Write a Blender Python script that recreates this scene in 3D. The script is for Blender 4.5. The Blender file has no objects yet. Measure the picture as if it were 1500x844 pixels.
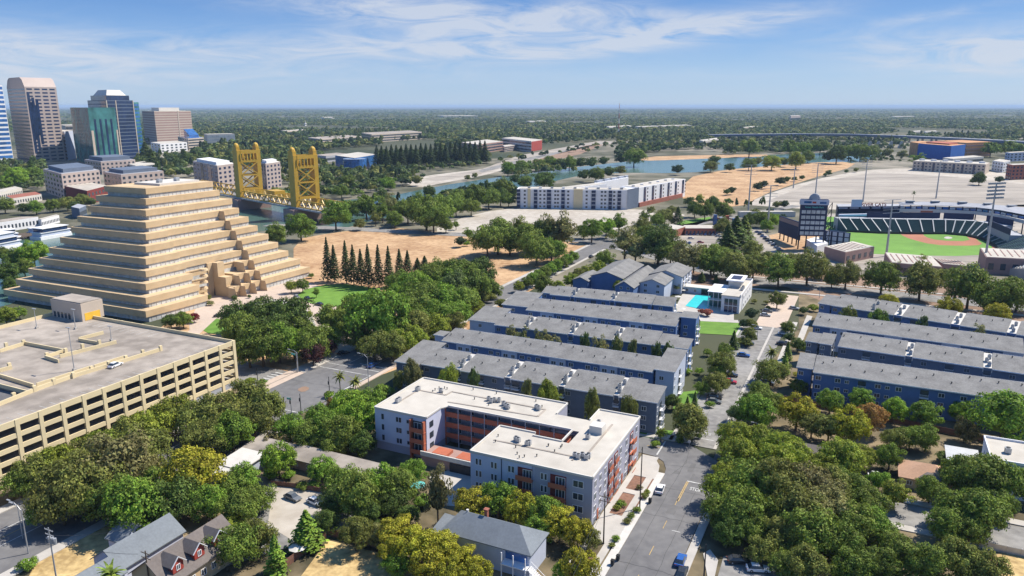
import bpy, math, random
import numpy as np
from mathutils import Vector
random.seed(7); rng = np.random.default_rng(7)
sc = bpy.context.scene; COL = sc.collection
R = math.radians; sin, cos, pi = math.sin, math.cos, math.pi
# ------------------------------------------------------------------ survey helper
F_, H_ = 1100.0, 90.0                      # focal length in photo pixels, flying height
PT = math.atan(267 / F_); CP, SP = cos(PT), sin(PT)
AZ = R(25.5); SA, CA = sin(AZ), cos(AZ)    # the street grid is turned by AZ
def P(px, py, z=0.0):                      # where the sight line of a photo point meets height z (world)
    u = (px - 750) / F_; v = (422 - py) / F_
    t = (z - H_) / (-SP + v * CP)
    return (u * t, (CP + v * SP) * t)
def G(px, py, z=0.0):                      # the same in street-grid coordinates (b to the right, a away)
    x, y = P(px, py, z); return (x * CA - y * SA, x * SA + y * CA)
def W(b, a): return (b * CA + a * SA, -b * SA + a * CA)      # grid -> world
def proj(x, y, z):
    zz = z - H_; f = y * CP - zz * SP
    return 750 + F_ * x / f, 422 - F_ * (y * SP + zz * CP) / f
# ------------------------------------------------------------------ mesh builder
class MB:
    def __init__(s): s.v = []; s.f = []
    def add(s, vs, fs):
        n = len(s.v); s.v += [tuple(p) for p in vs]; s.f += [tuple(i + n for i in f) for f in fs]; return s
    def box(s, x0, y0, z0, x1, y1, z1):
        return s.add([(x0,y0,z0),(x1,y0,z0),(x1,y1,z0),(x0,y1,z0),(x0,y0,z1),(x1,y0,z1),(x1,y1,z1),(x0,y1,z1)],
            [(3,2,1,0),(4,5,6,7),(0,1,5,4),(1,2,6,5),(2,3,7,6),(3,0,4,7)])
    def prism(s, poly, z0, z1):
        n = len(poly)
        if sum(poly[i][0]*poly[(i+1)%n][1]-poly[(i+1)%n][0]*poly[i][1] for i in range(n)) < 0: poly = poly[::-1]
        zs0 = z0 if hasattr(z0,'__len__') else [z0]*n; zs1 = z1 if hasattr(z1,'__len__') else [z1]*n
        vs = [(p[0],p[1],z) for p,z in zip(poly,zs0)] + [(p[0],p[1],z) for p,z in zip(poly,zs1)]
        return s.add(vs, [tuple(range(n-1,-1,-1)), tuple(range(n,2*n))] + [(i,(i+1)%n,n+(i+1)%n,n+i) for i in range(n)])
    def poly(s, pts): return s.add(pts, [tuple(range(len(pts)))])
    def bar(s, p, q, w, h=None):           # box beam from p to q
        h = h or w; p, q = Vector(p), Vector(q); d = (q-p)
        if d.length < 1e-6: return s
        d.normalize(); up = Vector((0,0,1)) if abs(d.z) < .95 else Vector((1,0,0))
        a = d.cross(up).normalized()*w/2; b = a.cross(d).normalized()*h/2
        vs = [p-a-b,p+a-b,p+a+b,p-a+b,q-a-b,q+a-b,q+a+b,q-a+b]
        return s.add(vs, [(0,1,2,3),(7,6,5,4),(4,5,1,0),(5,6,2,1),(6,7,3,2),(7,4,0,3)])
    def tube(s, p, q, r0, r1=None, n=8):
        r1 = r0 if r1 is None else r1; p, q = Vector(p), Vector(q); d = (q-p).normalized()
        up = Vector((0,0,1)) if abs(d.z) < .95 else Vector((1,0,0)); a = d.cross(up).normalized(); b = a.cross(d)
        vs = [p+(a*cos(2*pi*i/n)+b*sin(2*pi*i/n))*r0 for i in range(n)]+[q+(a*cos(2*pi*i/n)+b*sin(2*pi*i/n))*r1 for i in range(n)]
        return s.add(vs, [tuple(range(n)), tuple(range(2*n-1,n-1,-1))]+[(i,n+i,n+(i+1)%n,(i+1)%n) for i in range(n)])
    def dome(s, c, rx, ry, rz, n=10, m=5):
        vs = []; fs = []
        for j in range(m):
            t = pi/2*j/m
            for i in range(n): vs.append((c[0]+rx*cos(t)*cos(2*pi*i/n), c[1]+ry*cos(t)*sin(2*pi*i/n), c[2]+rz*sin(t)))
        vs.append((c[0],c[1],c[2]+rz))
        for j in range(m-1):
            for i in range(n): fs.append((j*n+i,j*n+(i+1)%n,(j+1)*n+(i+1)%n,(j+1)*n+i))
        for i in range(n): fs.append(((m-1)*n+i,(m-1)*n+(i+1)%n,m*n))
        return s.add(vs, fs)
    def mesh(s, name, m):
        me = bpy.data.meshes.new(name); me.from_pydata(s.v, [], s.f); me.update()
        if m: me.materials.append(m)
        return me
    def build(s, name, m, parent=None, loc=None, rz=None):
        return link(name, s.mesh(name, m), parent, loc, rz)
def link(name, me, parent=None, loc=None, rz=None):
    o = bpy.data.objects.new(name, me); COL.objects.link(o)
    if parent is not None: o.parent = parent
    if loc is not None: o.location = loc
    if rz is not None: o.rotation_euler = (0,0,rz)
    return o
def tag(o, label, cat, group=None):
    o['label'] = label; o['category'] = cat
    if group: o['group'] = group
    return o
def thing(name, label, cat, loc=(0,0,0), rz=0.0, group=None):
    o = bpy.data.objects.new(name, None); COL.objects.link(o)
    o.empty_display_size = .5; o.location = loc; o.rotation_euler = (0,0,rz)
    return tag(o, label, cat, group)
def gthing(name, label, cat, b, a, group=None, z=0.0):   # a thing in the street grid, local x = b, local y = a
    x, y = W(b, a); return thing(name, label, cat, (x, y, z), -AZ, group)
def structure(o): o['kind'] = 'structure'; return o
# ------------------------------------------------------------------ materials
MATS = {}
def mat(name, c, rough=.8, var=.12, scale=.6, metal=0., spec=.3, c2=None, th=None, bump=0., det=4., stretch=None, alpha=None):
    if name in MATS: return MATS[name]
    m = bpy.data.materials.new(name); m.use_nodes = True; nt = m.node_tree; N = nt.nodes; L = nt.links
    b = N['Principled BSDF']; b.inputs['Roughness'].default_value = rough; b.inputs['Metallic'].default_value = metal
    b.inputs['Specular IOR Level'].default_value = spec
    tc = N.new('ShaderNodeTexCoord'); src = tc.outputs['Object']
    if stretch:
        mp = N.new('ShaderNodeMapping'); mp.inputs['Scale'].default_value = stretch; L.new(src, mp.inputs[0]); src = mp.outputs[0]
    n = N.new('ShaderNodeTexNoise'); n.inputs['Scale'].default_value = scale; n.inputs['Detail'].default_value = det; L.new(src, n.inputs['Vector'])
    n2 = N.new('ShaderNodeTexNoise'); n2.inputs['Scale'].default_value = scale*.13; n2.inputs['Detail'].default_value = 5; L.new(src, n2.inputs['Vector'])
    ad = N.new('ShaderNodeMath'); ad.operation = 'ADD'; L.new(n.outputs[0], ad.inputs[0]); L.new(n2.outputs[0], ad.inputs[1])
    cr = N.new('ShaderNodeValToRGB'); e = cr.color_ramp.elements
    hf = N.new('ShaderNodeMath'); hf.operation = 'MULTIPLY'; hf.inputs[1].default_value = .5; L.new(ad.outputs[0], hf.inputs[0]); L.new(hf.outputs[0], cr.inputs[0])
    c2 = c2 or tuple(min(1, x*(1+var)) for x in c); c1 = tuple(x*(1-var) for x in c)
    lo, hi = th or (.35, .65)
    e[0].position = lo; e[0].color = (*c1, 1); e[1].position = hi; e[1].color = (*c2, 1)
    L.new(cr.outputs[0], b.inputs['Base Color'])
    if bump:
        bp = N.new('ShaderNodeBump'); bp.inputs['Strength'].default_value = bump; bp.inputs['Distance'].default_value = .3
        L.new(n.outputs[0], bp.inputs['Height']); L.new(bp.outputs[0], b.inputs['Normal'])
    MATS[name] = m; return m
def glass(name, c, rough=.08, var=.5, scale=.35):        # window glass as seen by day: dark, mirror-like
    if name in MATS: return MATS[name]
    m = mat(name, c, rough, var, scale, spec=.6); return m
def leafmat(name):
    m = bpy.data.materials.new(name); m.use_nodes = True; N = m.node_tree.nodes; L = m.node_tree.links
    b = N['Principled BSDF']; b.inputs['Roughness'].default_value = .7; b.inputs['Specular IOR Level'].default_value = .25
    oi = N.new('ShaderNodeObjectInfo'); ge = N.new('ShaderNodeNewGeometry')
    hsv = N.new('ShaderNodeHueSaturation'); L.new(oi.outputs['Color'], hsv.inputs['Color'])
    mr = N.new('ShaderNodeMapRange'); mr.inputs['To Min'].default_value = .65; mr.inputs['To Max'].default_value = 1.6
    L.new(ge.outputs['Random Per Island'], mr.inputs[0]); L.new(mr.outputs[0], hsv.inputs['Value'])
    mh = N.new('ShaderNodeMapRange'); mh.inputs['To Min'].default_value = .482; mh.inputs['To Max'].default_value = .515
    ml = N.new('ShaderNodeMath'); ml.operation = 'FRACT'; m7 = N.new('ShaderNodeMath'); m7.operation = 'MULTIPLY'; m7.inputs[1].default_value = 7.31
    L.new(ge.outputs['Random Per Island'], m7.inputs[0]); L.new(m7.outputs[0], ml.inputs[0]); L.new(ml.outputs[0], mh.inputs[0]); L.new(mh.outputs[0], hsv.inputs['Hue'])
    tcn = N.new('ShaderNodeTexCoord'); nz = N.new('ShaderNodeTexNoise'); nz.inputs['Scale'].default_value = 5.5; nz.inputs['Detail'].default_value = 2; L.new(tcn.outputs['Object'], nz.inputs['Vector'])
    m2 = N.new('ShaderNodeMapRange'); m2.inputs['From Min'].default_value = .33; m2.inputs['From Max'].default_value = .67; m2.inputs['To Min'].default_value = .62; m2.inputs['To Max'].default_value = 1.4; L.new(nz.outputs[0], m2.inputs[0])
    h2 = N.new('ShaderNodeHueSaturation'); L.new(hsv.outputs[0], h2.inputs['Color']); L.new(m2.outputs[0], h2.inputs['Value']); hsv = h2
    tr = N.new('ShaderNodeBsdfTranslucent'); mx = N.new('ShaderNodeMixShader'); mx.inputs[0].default_value = .33
    L.new(hsv.outputs[0], b.inputs['Base Color']); L.new(hsv.outputs[0], tr.inputs['Color'])
    L.new(b.outputs[0], mx.inputs[1]); L.new(tr.outputs[0], mx.inputs[2]); L.new(mx.outputs[0], N['Material Output'].inputs[0])
    return m
LEAF = leafmat('foliage')
M = dict(
 bark=mat('bark',(.13,.09,.06),.9,.3,3), 
 drygrass=mat('dry_grass',(.44,.30,.13),.95,.3,.7,c2=(.64,.47,.22),det=9,th=(.38,.62)),
 soil=mat('bare_soil',(.25,.165,.115),.95,.25,.15,det=8),
 field=mat('dry_field',(.40,.23,.115),.95,.25,.30,c2=(.53,.355,.20),det=10,th=(.38,.62)),
 lot=mat('gravel_lot',(.38,.33,.27),.95,.15,.22,c2=(.50,.46,.40),det=9),
 lot2=mat('old_lot',(.28,.25,.215),.95,.2,.12,c2=(.41,.365,.31),det=9,stretch=(.35,2.2,1),th=(.38,.62)),
 town=mat('town_ground',(.10,.105,.06),.95,.35,.02,c2=(.27,.24,.19),det=9,th=(.42,.62)),
 wild=mat('far_ground',(.055,.075,.035),.95,.35,.003,c2=(.16,.14,.085),det=10,th=(.42,.7)),
 yard=mat('yard_ground',(.085,.075,.04),.95,.4,.12,c2=(.26,.20,.12),det=8,th=(.42,.62)),
 lawn=mat('lawn_grass',(.105,.22,.028),.9,.2,.25,c2=(.15,.28,.04)),
 turf=mat('turf',(.12,.25,.04),.9,.12,.08,c2=(.15,.30,.05)),
 asphalt=mat('asphalt',(.135,.132,.135),.9,.14,.45,c2=(.18,.176,.174),det=10),
 asphalt3=mat('asphalt_patch',(.115,.112,.112),.9,.1,.5,c2=(.15,.147,.145),det=8), seam=mat('tar',(.06,.06,.06),.8,.1,1.),
 asphalt2=mat('asphalt_pale',(.19,.183,.175),.9,.18,.45,c2=(.27,.26,.245),det=10,th=(.38,.6)),
 conc=mat('concrete',(.42,.395,.36),.85,.12,.4), paver=mat('pink_paving',(.48,.385,.31),.85,.1,.6),
 kerb=mat('kerb_concrete',(.50,.48,.45),.85,.1,.8), paint=mat('road_paint',(.42,.42,.41),.8,.35,1.5,c2=(.62,.62,.60)), ypaint=mat('yellow_paint',(.42,.29,.11),.8,.3,1.5),
 infield=mat('infield_clay',(.36,.155,.095),.95,.1,.1),
 water=mat('river_water',(.07,.135,.115),.2,.15,.02,spec=.5,bump=.12,det=6), pool=mat('pool_water',(.05,.60,.62),.1,.12,.5,spec=.5),
 cream=mat('cream_stucco',(.53,.385,.225),.85,.07,.3,c2=(.60,.45,.275)), cream2=mat('garage_cream',(.66,.55,.34),.85,.07,.2),
 deck=mat('deck_concrete',(.27,.235,.20),.9,.2,.22,c2=(.40,.35,.30),det=9,th=(.38,.62)),
 white=mat('white_paint',(.70,.70,.71),.7,.05,.5), offwhite=mat('warm_white',(.56,.535,.49),.75,.07,.5), grey=mat('grey_paint',(.34,.35,.38),.75,.08,.5),
 roofw=mat('pale_membrane',(.44,.405,.35),.85,.09,.25,c2=(.52,.485,.425),det=8), shingle=mat('grey_shingle',(.165,.162,.158),.95,.15,2.,c2=(.24,.236,.228),det=6),
 shingle2=mat('slate_shingle',(.17,.19,.21),.95,.13,2.), shinglebr=mat('brown_shingle',(.15,.13,.12),.95,.15,2.), shinglet=mat('tan_shingle',(.46,.28,.18),.95,.13,2.),
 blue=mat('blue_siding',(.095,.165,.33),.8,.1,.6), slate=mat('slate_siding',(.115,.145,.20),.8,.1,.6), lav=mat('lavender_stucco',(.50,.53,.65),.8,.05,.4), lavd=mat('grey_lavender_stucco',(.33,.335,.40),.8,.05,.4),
 palebl=mat('pale_blue_siding',(.44,.48,.58),.8,.06,.5), rust=mat('rust_orange_paint',(.40,.12,.065),.7,.1,.6),
 brick=mat('red_brick',(.30,.11,.075),.9,.18,1.5), brickp=mat('pink_masonry',(.34,.22,.19),.9,.1,.5), brickr=mat('maroon_brick',(.17,.035,.03),.9,.2,1.),
 gold=mat('gold_paint',(.52,.32,.035),.45,.1,.3,spec=.5), dark=mat('dark_metal',(.03,.033,.038),.6,.2,1.), steel=mat('steel',(.35,.36,.37),.5,.15,1.,metal=.3),
 navy=mat('navy_steel',(.02,.03,.075),.6,.15,.5), win=glass('window_glass',(.045,.06,.08)), winb=glass('blue_glass',(.04,.13,.34),.05), wing=glass('green_glass',(.05,.17,.165),.22,.7,.06),
 wind=glass('dark_glass',(.018,.035,.09),.08), strip=glass('strip_glass',(.50,.51,.50),.45,.3,.5), pinkc=mat('pink_granite',(.42,.345,.31),.7,.06,.3), tan=mat('tan_precast',(.50,.42,.34),.8,.06,.3),
 wood=mat('fence_wood',(.17,.085,.06),.9,.25,2.), pole=mat('pole_wood',(.10,.075,.055),.9,.2,3.), galv=mat('galvanised',(.42,.43,.44),.45,.1,1.,metal=.4),
 seat=mat('seat_green',(.035,.09,.095),.6,.15,.8), seatg=mat('seat_grey',(.33,.35,.36),.6,.1,.8), black=mat('black_rubber',(.012,.012,.013),.7,.2,2.),
 ply=mat('sheathing_orange',(.50,.26,.12),.9,.25,.3), wrap=mat('blue_sheathing',(.02,.12,.42),.8,.1,.2), redp=mat('red_paint',(.33,.055,.04),.7,.1,1.), yel=mat('yellow_panel',(.75,.45,.05),.7,.1,1.),
 teal=mat('teal_panel',(.10,.40,.38),.7,.1,1.), mulch=mat('mulch',(.20,.11,.075),.95,.3,1.5),
)
# ------------------------------------------------------------------ the setting
def sheet(name, pts, z, m, grid=None, thick=None):
    if grid is None: pts = [P(x, y) for x, y in pts]
    elif grid == 'g': pts = [W(b, a) for b, a in pts]
    mb = MB()
    if thick: mb.prism(pts, z - thick, z)
    else:
        n = len(pts)
        if sum(pts[i][0]*pts[(i+1)%n][1]-pts[(i+1)%n][0]*pts[i][1] for i in range(n)) < 0: pts = pts[::-1]
        mb.poly([(x, y, z) for x, y in pts])
    return structure(mb.build(name, m))
def smooth(pts, it=2):
    for _ in range(it):
        q = []
        for i in range(len(pts)):
            a, b = pts[i], pts[(i+1) % len(pts)]
            q += [(a[0]*.75+b[0]*.25, a[1]*.75+b[1]*.25), (a[0]*.25+b[0]*.75, a[1]*.25+b[1]*.75)]
        pts = q
    return pts
gm = MB()
xs = [-40000,-20000,-8000,-3000,-1200,-400,0,400,1200,3000,8000,20000,40000]; ys = [-600,-100,200,500,900,1600,3200,7000,15000,30000,50000]
for i in range(len(xs)-1):
    for j in range(len(ys)-1): gm.poly([(xs[i],ys[j],0),(xs[i+1],ys[j],0),(xs[i+1],ys[j+1],0),(xs[i],ys[j+1],0)])
structure(gm.build('ground', M['wild']))
# land cover
sheet('town_ground', [(-260,420),(-200,218),(150,216),(330,222),(560,236),(740,232),(900,205),(1000,205),(1090,225),(1200,222),(1330,205),(1560,200),(1700,420)], .02, M['town'])
sheet('yard_ground', [(-500,1000),(-260,560),(355,545),(480,590),(1050,680),(1080,590),(1170,480),(1170,430),(1700,480),(2300,1000)], .05, M['yard'])
sheet('dry_field', smooth([(430,352),(480,342),(560,333),(640,338),(700,348),(870,352),(880,360),(740,450),(560,560),(440,560),(300,520),(200,480),(430,400)],1), .05, M['field'])
sheet('river', smooth([(-400,520),(-300,330),(0,352),(100,334),(280,303),(430,297),(560,290),(640,273),(720,261),(835,246),(935,235),(1060,230),(1150,226),(1210,224),(1275,219),(1300,226),(1250,240),(1215,239),(1150,242),(1070,248),(1000,254),(900,253),(850,257),(810,266),(775,277),(720,286),(660,296),(600,312),(540,325),(480,341),(420,334),(340,345),(200,380),(60,420),(0,455)],1), .08, M['water'])
sheet('river_bank', smooth([(610,276),(650,268),(715,256),(740,248),(720,246),(670,252),(620,258),(590,266)],1), .11, M['lot'])
sheet('far_river_bank', smooth([(935,236),(1000,234),(1060,231.5),(1130,229),(1120,226),(1000,228),(945,230)],1), .11, M['field'])
sheet('dry_field', smooth([(1000,262),(1060,249),(1120,244),(1225,236),(1262,241),(1180,264),(1110,288),(1095,304),(1000,300)],1), .11, M['field'])
sheet('gravel_lot', smooth([(1090,304),(1108,290),(1180,266),(1260,250),(1330,246),(1440,250),(1540,262),(1560,310),(1420,312)],1), .11, M['lot'])
sheet('parking_lot', [(1120,296),(1190,268),(1280,253),(1380,258),(1500,270),(1560,280),(1560,305),(1400,300)], .14, M['lot2'])
sheet('gravel_lot', smooth([(640,332),(700,312),(760,304),(985,308),(1010,318),(945,324),(900,338),(840,346),(640,344)],1), .11, M['lot'])
sheet('dirt_ground', [(960,372),(1500,428),(1620,440),(1620,500),(1200,440),(1150,420),(1000,420)], .08, M['soil'])
# streets; the grid directions come out of the photo, widths are real
RA = .14; KH = .13
def gstrip(name, b0, a0, b1, a1, z, m, thick=None): return sheet(name, [(b0,a0),(b1,a0),(b1,a1),(b0,a1)], z, m, 'g', thick)
def quadroad(name, p, q, w, z, m):
    p, q = Vector(p), Vector(q); d = (q-p).normalized(); n = Vector((-d.y, d.x))*w/2
    return sheet(name, [tuple(p-n),tuple(q-n),tuple(q+n),tuple(p+n)], z, m, 'g')
ZR = .17
gstrip('road', -39.4, 60, -27, 171, ZR, M['asphalt'])                       # street in front of the lavender block
sheet('road_junction', [(-39.4,171),(-27,171),(-24,171.5),(-24,181.5),(-28,184),(-37.5,191.5),(-48,191),(-48,181),(-44,180.5),(-41.5,178.5),(-40,175)], ZR, M['asphalt'], 'g')
gstrip('road', -24, 171.5, 140, 181.5, ZR, M['asphalt2']); gstrip('road', -120, 181, -48, 191, ZR, M['asphalt'])
gstrip('road', -37.4, 191.5, -31.4, 318, ZR, M['asphalt2']); gstrip('parking_strip', -30.5, 205, -26.5, 318, ZR, M['asphalt2'])
gstrip('paved_court', -38.5, 318.1, -26.5, 379, ZR, M['paver']); gstrip('concrete_strip', -31.38, 191.5, -30.52, 318, ZR+.02, M['conc'])
gstrip('parking_bay', -42.4, 205, -37.45, 318, ZR, M['asphalt2'])
quadroad('road', (-159,-20), (-159,262), 23, ZR, M['asphalt']); quadroad('road', (-157,262.1), (-159,470), 13, ZR, M['asphalt'])
sheet('road', [(-260,178),(-171,173),(-171,189),(-260,194)], ZR, M['asphalt2'], 'g'); sheet('road', [(-147,168),(-136,163),(-133,171),(-147,182)], ZR, M['asphalt'], 'g')
quadroad('road', (-420,440), (-170,480), 14, ZR+.02, M['asphalt2']); sheet('road_junction', [(-172,470),(-148,456),(-138,473),(-168,500)], ZR+.03, M['asphalt'], 'g')
quadroad('road', (-150,470), (-62,406), 13, ZR, M['asphalt2']); quadroad('road', (-62,404), (260,396), 15, ZR+.02, M['asphalt2'])
quadroad('road', (-160,490), (-60,740), 11, ZR, M['asphalt2'])
def kerb(b0, a0, b1, a1, n='pavement', m='conc'): 
    return gstrip(n, b0, a0, b1, a1, .28, M[m], .28)
# pavements with a real step up from the road
kerb(-47.6, 100, -46.2, 177, 'pavement'); kerb(-43.2, 100, -41.6, 168); kerb(-41.2, 60, -39.5, 172, 'kerb', 'kerb')
kerb(-46.2,136,-43.2,148); kerb(-41.6,138,-41.2,148); kerb(-46.2,158.5,-43.2,160.5); kerb(-46.2,168,-43.2,180); kerb(-47.6,177,-46.2,180)
sheet('pavement', [(-43.2,168),(-41.2,168),(-41.2,172),(-41.8,175.5),(-43.2,178)], .28, M['conc'], 'g', .28)
kerb(-26.8, 60, -25, 168); kerb(-24, 182, 140, 184.5); kerb(-24, 168.8, 140, 171.2); kerb(-120, 191.2, -50, 192.4)
sheet('pavement', [(-50,191.2),(-44,191.4),(-37.6,192.5),(-39,196),(-50,193.6)], .28, M['conc'], 'g', .28)
kerb(-173.5, -20, -170.7, 171); kerb(-176, 191, -170.7, 262); kerb(-147.3, -20, -144.5, 160); kerb(-147.3, 186, -145.5, 262, m='paver'); kerb(-152,262,-150.2,456); kerb(-166.5,262,-164.2,466)
kerb(-24.5, 250, -22.5, 330, 'path'); kerb(-62,412.5,260,414.5); kerb(-62,384,260,386.5)
kerb(-43.6,192,-42.6,318,'pavement')
for b0,a0,b1,a1 in ((-46.2,100,-43.2,130),(-46.2,148.2,-43.2,158.4),(-41.6,148.2,-41.25,168),(-46.2,160.6,-43.2,167.9)): gstrip('planting_bed', b0,a0,b1,a1,.2,M['mulch'])
# lawns
sheet('lawn', smooth([(432,428),(490,414),(560,424),(560,440),(490,452),(447,444)],1), .15, M['lawn'])
sheet('lawn', smooth([(291,488),(305,466),(345,470),(350,492)],1), .15, M['lawn'])
sheet('lawn', [(1026,470),(1086,472),(1084,492),(1024,489)], .15, M['lawn'])
sheet('lawn', [(998,575),(1040,570),(1030,605),(985,600)], .15, M['lawn']); sheet('lawn', [(938,628),(990,632),(975,664),(936,660)], .15, M['lawn'])
sheet('lawn', [(1203,318),(1230,318),(1246,337),(1203,337)], .21, M['turf'])
sheet('dry_grass', smooth([(30,870),(70,790),(160,760),(175,800),(120,860)],1), .12, M['drygrass'])
sheet('dry_grass', [(415,880),(480,792),(560,812),(600,830),(640,880)], .12, M['drygrass'])
sheet('dry_grass', [(1440,820),(1500,800),(1560,830),(1560,880),(1440,880)], .12, M['drygrass'])
sheet('dirt_lot', [(310,838),(400,700),(500,735),(560,770),(430,800)], .12, M['asphalt2'])
sheet('parking_lot', [(392,770),(402,705),(500,728),(500,780),(440,800)], .15, M['lot'])
sheet('concrete_pad', [(628,700),(660,688),(745,700),(700,745),(640,740)], .12, M['conc'])
# plaza
sheet('plaza', smooth([(270,485),(300,428),(345,412),(430,398),(460,420),(560,440),(560,500),(470,520),(400,470),(300,480)],1), .12, M['paver'])
sheet('driveway', smooth([(330,470),(352,448),(388,438),(425,440),(448,452),(462,470),(466,500),(440,500),(430,478),(400,462),(350,480)],1), .16, M['conc'])
sheet('lawn', smooth([(376,452),(385,446),(412,441),(416,445),(385,454)],1), .2, M['lawn'])
sheet('path', [(270,490),(308,462),(318,466),(290,492)], .16, M['paver'])
# school lot, stadium ground
sheet('parking_lot', [(985,342),(1055,342),(1068,368),(1000,366),(975,358)], .17, M['lot2']); sheet('parking_lot', [(1098,336),(1112,334),(1148,368),(1120,372)], .17, M['lot2'])
sheet('play_field', [(975,334),(1000,324),(1040,318),(1042,322),(1010,334)], .17, M['turf'])
sheet('stadium_ground', [(1130,380),(1180,315),(1500,300),(1640,340),(1640,400),(1300,400)], .14, M['lot2'])
sheet('dirt_ground', [(1126,345),(1160,338),(1200,345),(1195,368),(1140,372)], .17, M['field'])
sheet('outfield', smooth([(1188,352),(1232,340),(1300,338),(1400,340),(1450,350),(1466,366),(1440,376),(1290,374),(1210,366)],1), .2, M['turf'])
sheet('infield_clay', smooth([(1315,340),(1322,346),(1334,351),(1366,359.2),(1409,360.8),(1441,359.5),(1431,352),(1422,343.5),(1400,341),(1345,339.6)],1), .23, M['infield'])
sheet('infield_grass', smooth([(1353,340.6),(1353,347),(1374,353),(1423,354.2),(1414,345),(1400,341)],1), .26, M['turf'])
sheet('dirt_track', smooth([(1438,344),(1456,352),(1465,364),(1461,378),(1452,376),(1455,364),(1446,353),(1430,345)],1), .26, M['infield'])
sheet('pitching_mound', smooth([(1381,349),(1388,346.5),(1397,349),(1389,351)],2), .29, M['conc'])
sheet('swimming_pool', [(1004,449),(1019,433),(1049,436),(1036,455.5)], .30, M['pool'])
sheet('pool_deck', [(985,460),(1000,430),(1075,432),(1075,470),(1030,468)], .17, M['conc'])
sheet('path', [(1164,506),(1182,462),(1190,464),(1176,500)], .18, M['conc']); sheet('path', [(1024,467),(1090,470),(1088,474),(1026,471)], .2, M['conc'])
# freeway beyond the river
sheet('motorway', [(620,262),(700,250),(760,228),(880,206),(905,208),(830,226),(760,240),(700,256),(640,266)], .16, M['lot2'])
sheet('motorway', [(700,250),(770,232),(890,208),(880,211),(772,236),(706,253)], .2, M['asphalt2'])
sheet('railway_yard', [(780,236),(860,213),(884,212),(850,226),(800,238)], .2, M['soil'])
# painted marks
def mark(b0,a0,b1,a1,m='paint',n='road_marking',z=None): return gstrip(n, b0,a0,b1,a1, (z or ZR)+.03, M[m])
for k in range(9): mark(-33.65, 70+k*11, -33.5, 73.5+k*11, 'ypaint', 'lane_line')
mark(-33.7,160,-33.5,170.4,'ypaint','lane_line'); mark(-33.35,160,-33.15,170.4,'ypaint','lane_line'); mark(-33.6,170.5,-28,170.85,n='stop_line'); mark(-31.6,147,-29.8,147.25)
mark(-44.3,181.6,-43.9,190.8,n='stop_line'); mark(-48,185.8,-44.4,186,'ypaint','lane_line'); mark(-37.2,196.5,-32.2,196.9,n='stop_line')
for b in (-153.5,-157,-163): mark(b,205,b+.2,262,n='lane_line')
for b in (-157.5,-163.5): mark(b,-20,b+.2,152,n='lane_line')
mark(-160.4,-20,-160.2,152,'ypaint','lane_line')
for a in (158,162.5,198,202.5): mark(-170,a,-148,a+.35,n='crosswalk_line')
mark(-170,152.5,-159,153,n='stop_line'); mark(-159,206.5,-148,207,n='stop_line')
for k in range(7): mark(-180,174.5+k*2,-174.5,175.1+k*2,n='crosswalk_bar')
mark(-148.5,184,-148.1,198,n='crosswalk_line')
structure(MB().poly([(*W(-163.5,214),ZR+.04),(*W(-162.9,214),ZR+.04),(*W(-162.9,219),ZR+.04),(*W(-162.2,219),ZR+.04),(*W(-163.2,222),ZR+.04),(*W(-164.2,219),ZR+.04),(*W(-163.5,219),ZR+.04)]).build('turn_arrow',M['paint']))
for k in range(12):
    for bb in ((-42.3,-37.9),(-30.3,-26.6)): mark(bb[0], 215+k*8.4, bb[1], 215.15+k*8.4, n='bay_line')
def text(name, body, size, m, loc, rz, rx=0, parent=None, ext=.0, sy=1.0):
    cu = bpy.data.curves.new(name, 'FONT'); cu.body = body; cu.size = size; cu.extrude = ext; cu.align_x = 'CENTER'; cu.align_y = 'CENTER'; cu.offset = size*.02
    o = bpy.data.objects.new(name, cu); dg = bpy.context.evaluated_depsgraph_get()
    COL.objects.link(o); bpy.context.view_layer.update(); me = bpy.data.meshes.new_from_object(o.evaluated_get(bpy.context.evaluated_depsgraph_get()))
    bpy.data.objects.remove(o); me.materials.clear(); me.materials.append(m)
    o = bpy.data.objects.new(name, me); COL.objects.link(o); o.location = loc; o.rotation_euler = (rx, 0, rz); o.scale = (1, sy, 1)
    if parent is not None: o.parent = parent
    return o
for b, a, rz in ((-30.8, 167.2, 0), (-35, 200.5, pi)):
    o = text('stop_marking', 'STOP', 1.15, M['paint'], (*W(b,a), ZR+.04), rz - AZ, sy=1.9); structure(o)

# resurfaced patches, tar seams and worn places in the roads
pr_ = random.Random(11)
for k in range(9):
    b = pr_.uniform(-38.5,-30); a = pr_.uniform(110,188); w_, l_ = pr_.uniform(.6,2.6), pr_.uniform(1.5,7); gstrip('road_patch', b, a, b+w_*.8, a+l_, ZR+.012+k*.0004, M['asphalt3'])
for k in range(12):
    b = pr_.uniform(-169,-150); a = pr_.uniform(60,250); w_, l_ = pr_.uniform(.6,3), pr_.uniform(2,12); gstrip('road_patch', b, a, b+w_, a+l_, ZR+.012+k*.0004, M['asphalt3'])
def seam(pts, w_=.07, z=ZR+.028):
    mb = MB()
    for p, q_ in zip(pts[:-1], pts[1:]):
        p, q_ = Vector(W(*p)), Vector(W(*q_)); d = (q_-p).normalized(); n = Vector((-d.y,d.x))*w_/2; mb.poly([(*(p-n),z),(*(q_-n),z),(*(q_+n),z),(*(p+n),z)])
    structure(mb.build('tar_seam', M['seam']))
for k in range(4):
    a = 116+k*17+pr_.uniform(-2,2); seam([(-39.2+i*1.2, a+pr_.uniform(-.25,.25)) for i in range(11)])
seam([(-36.4+pr_.uniform(-.15,.15), 110+i*4) for i in range(19)]); seam([(-30.6+pr_.uniform(-.15,.15), 110+i*4) for i in range(17)])
for k in range(5): seam([(-170+i*2, 70+k*38+pr_.uniform(-.4,.4)) for i in range(12)], .1)
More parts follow.
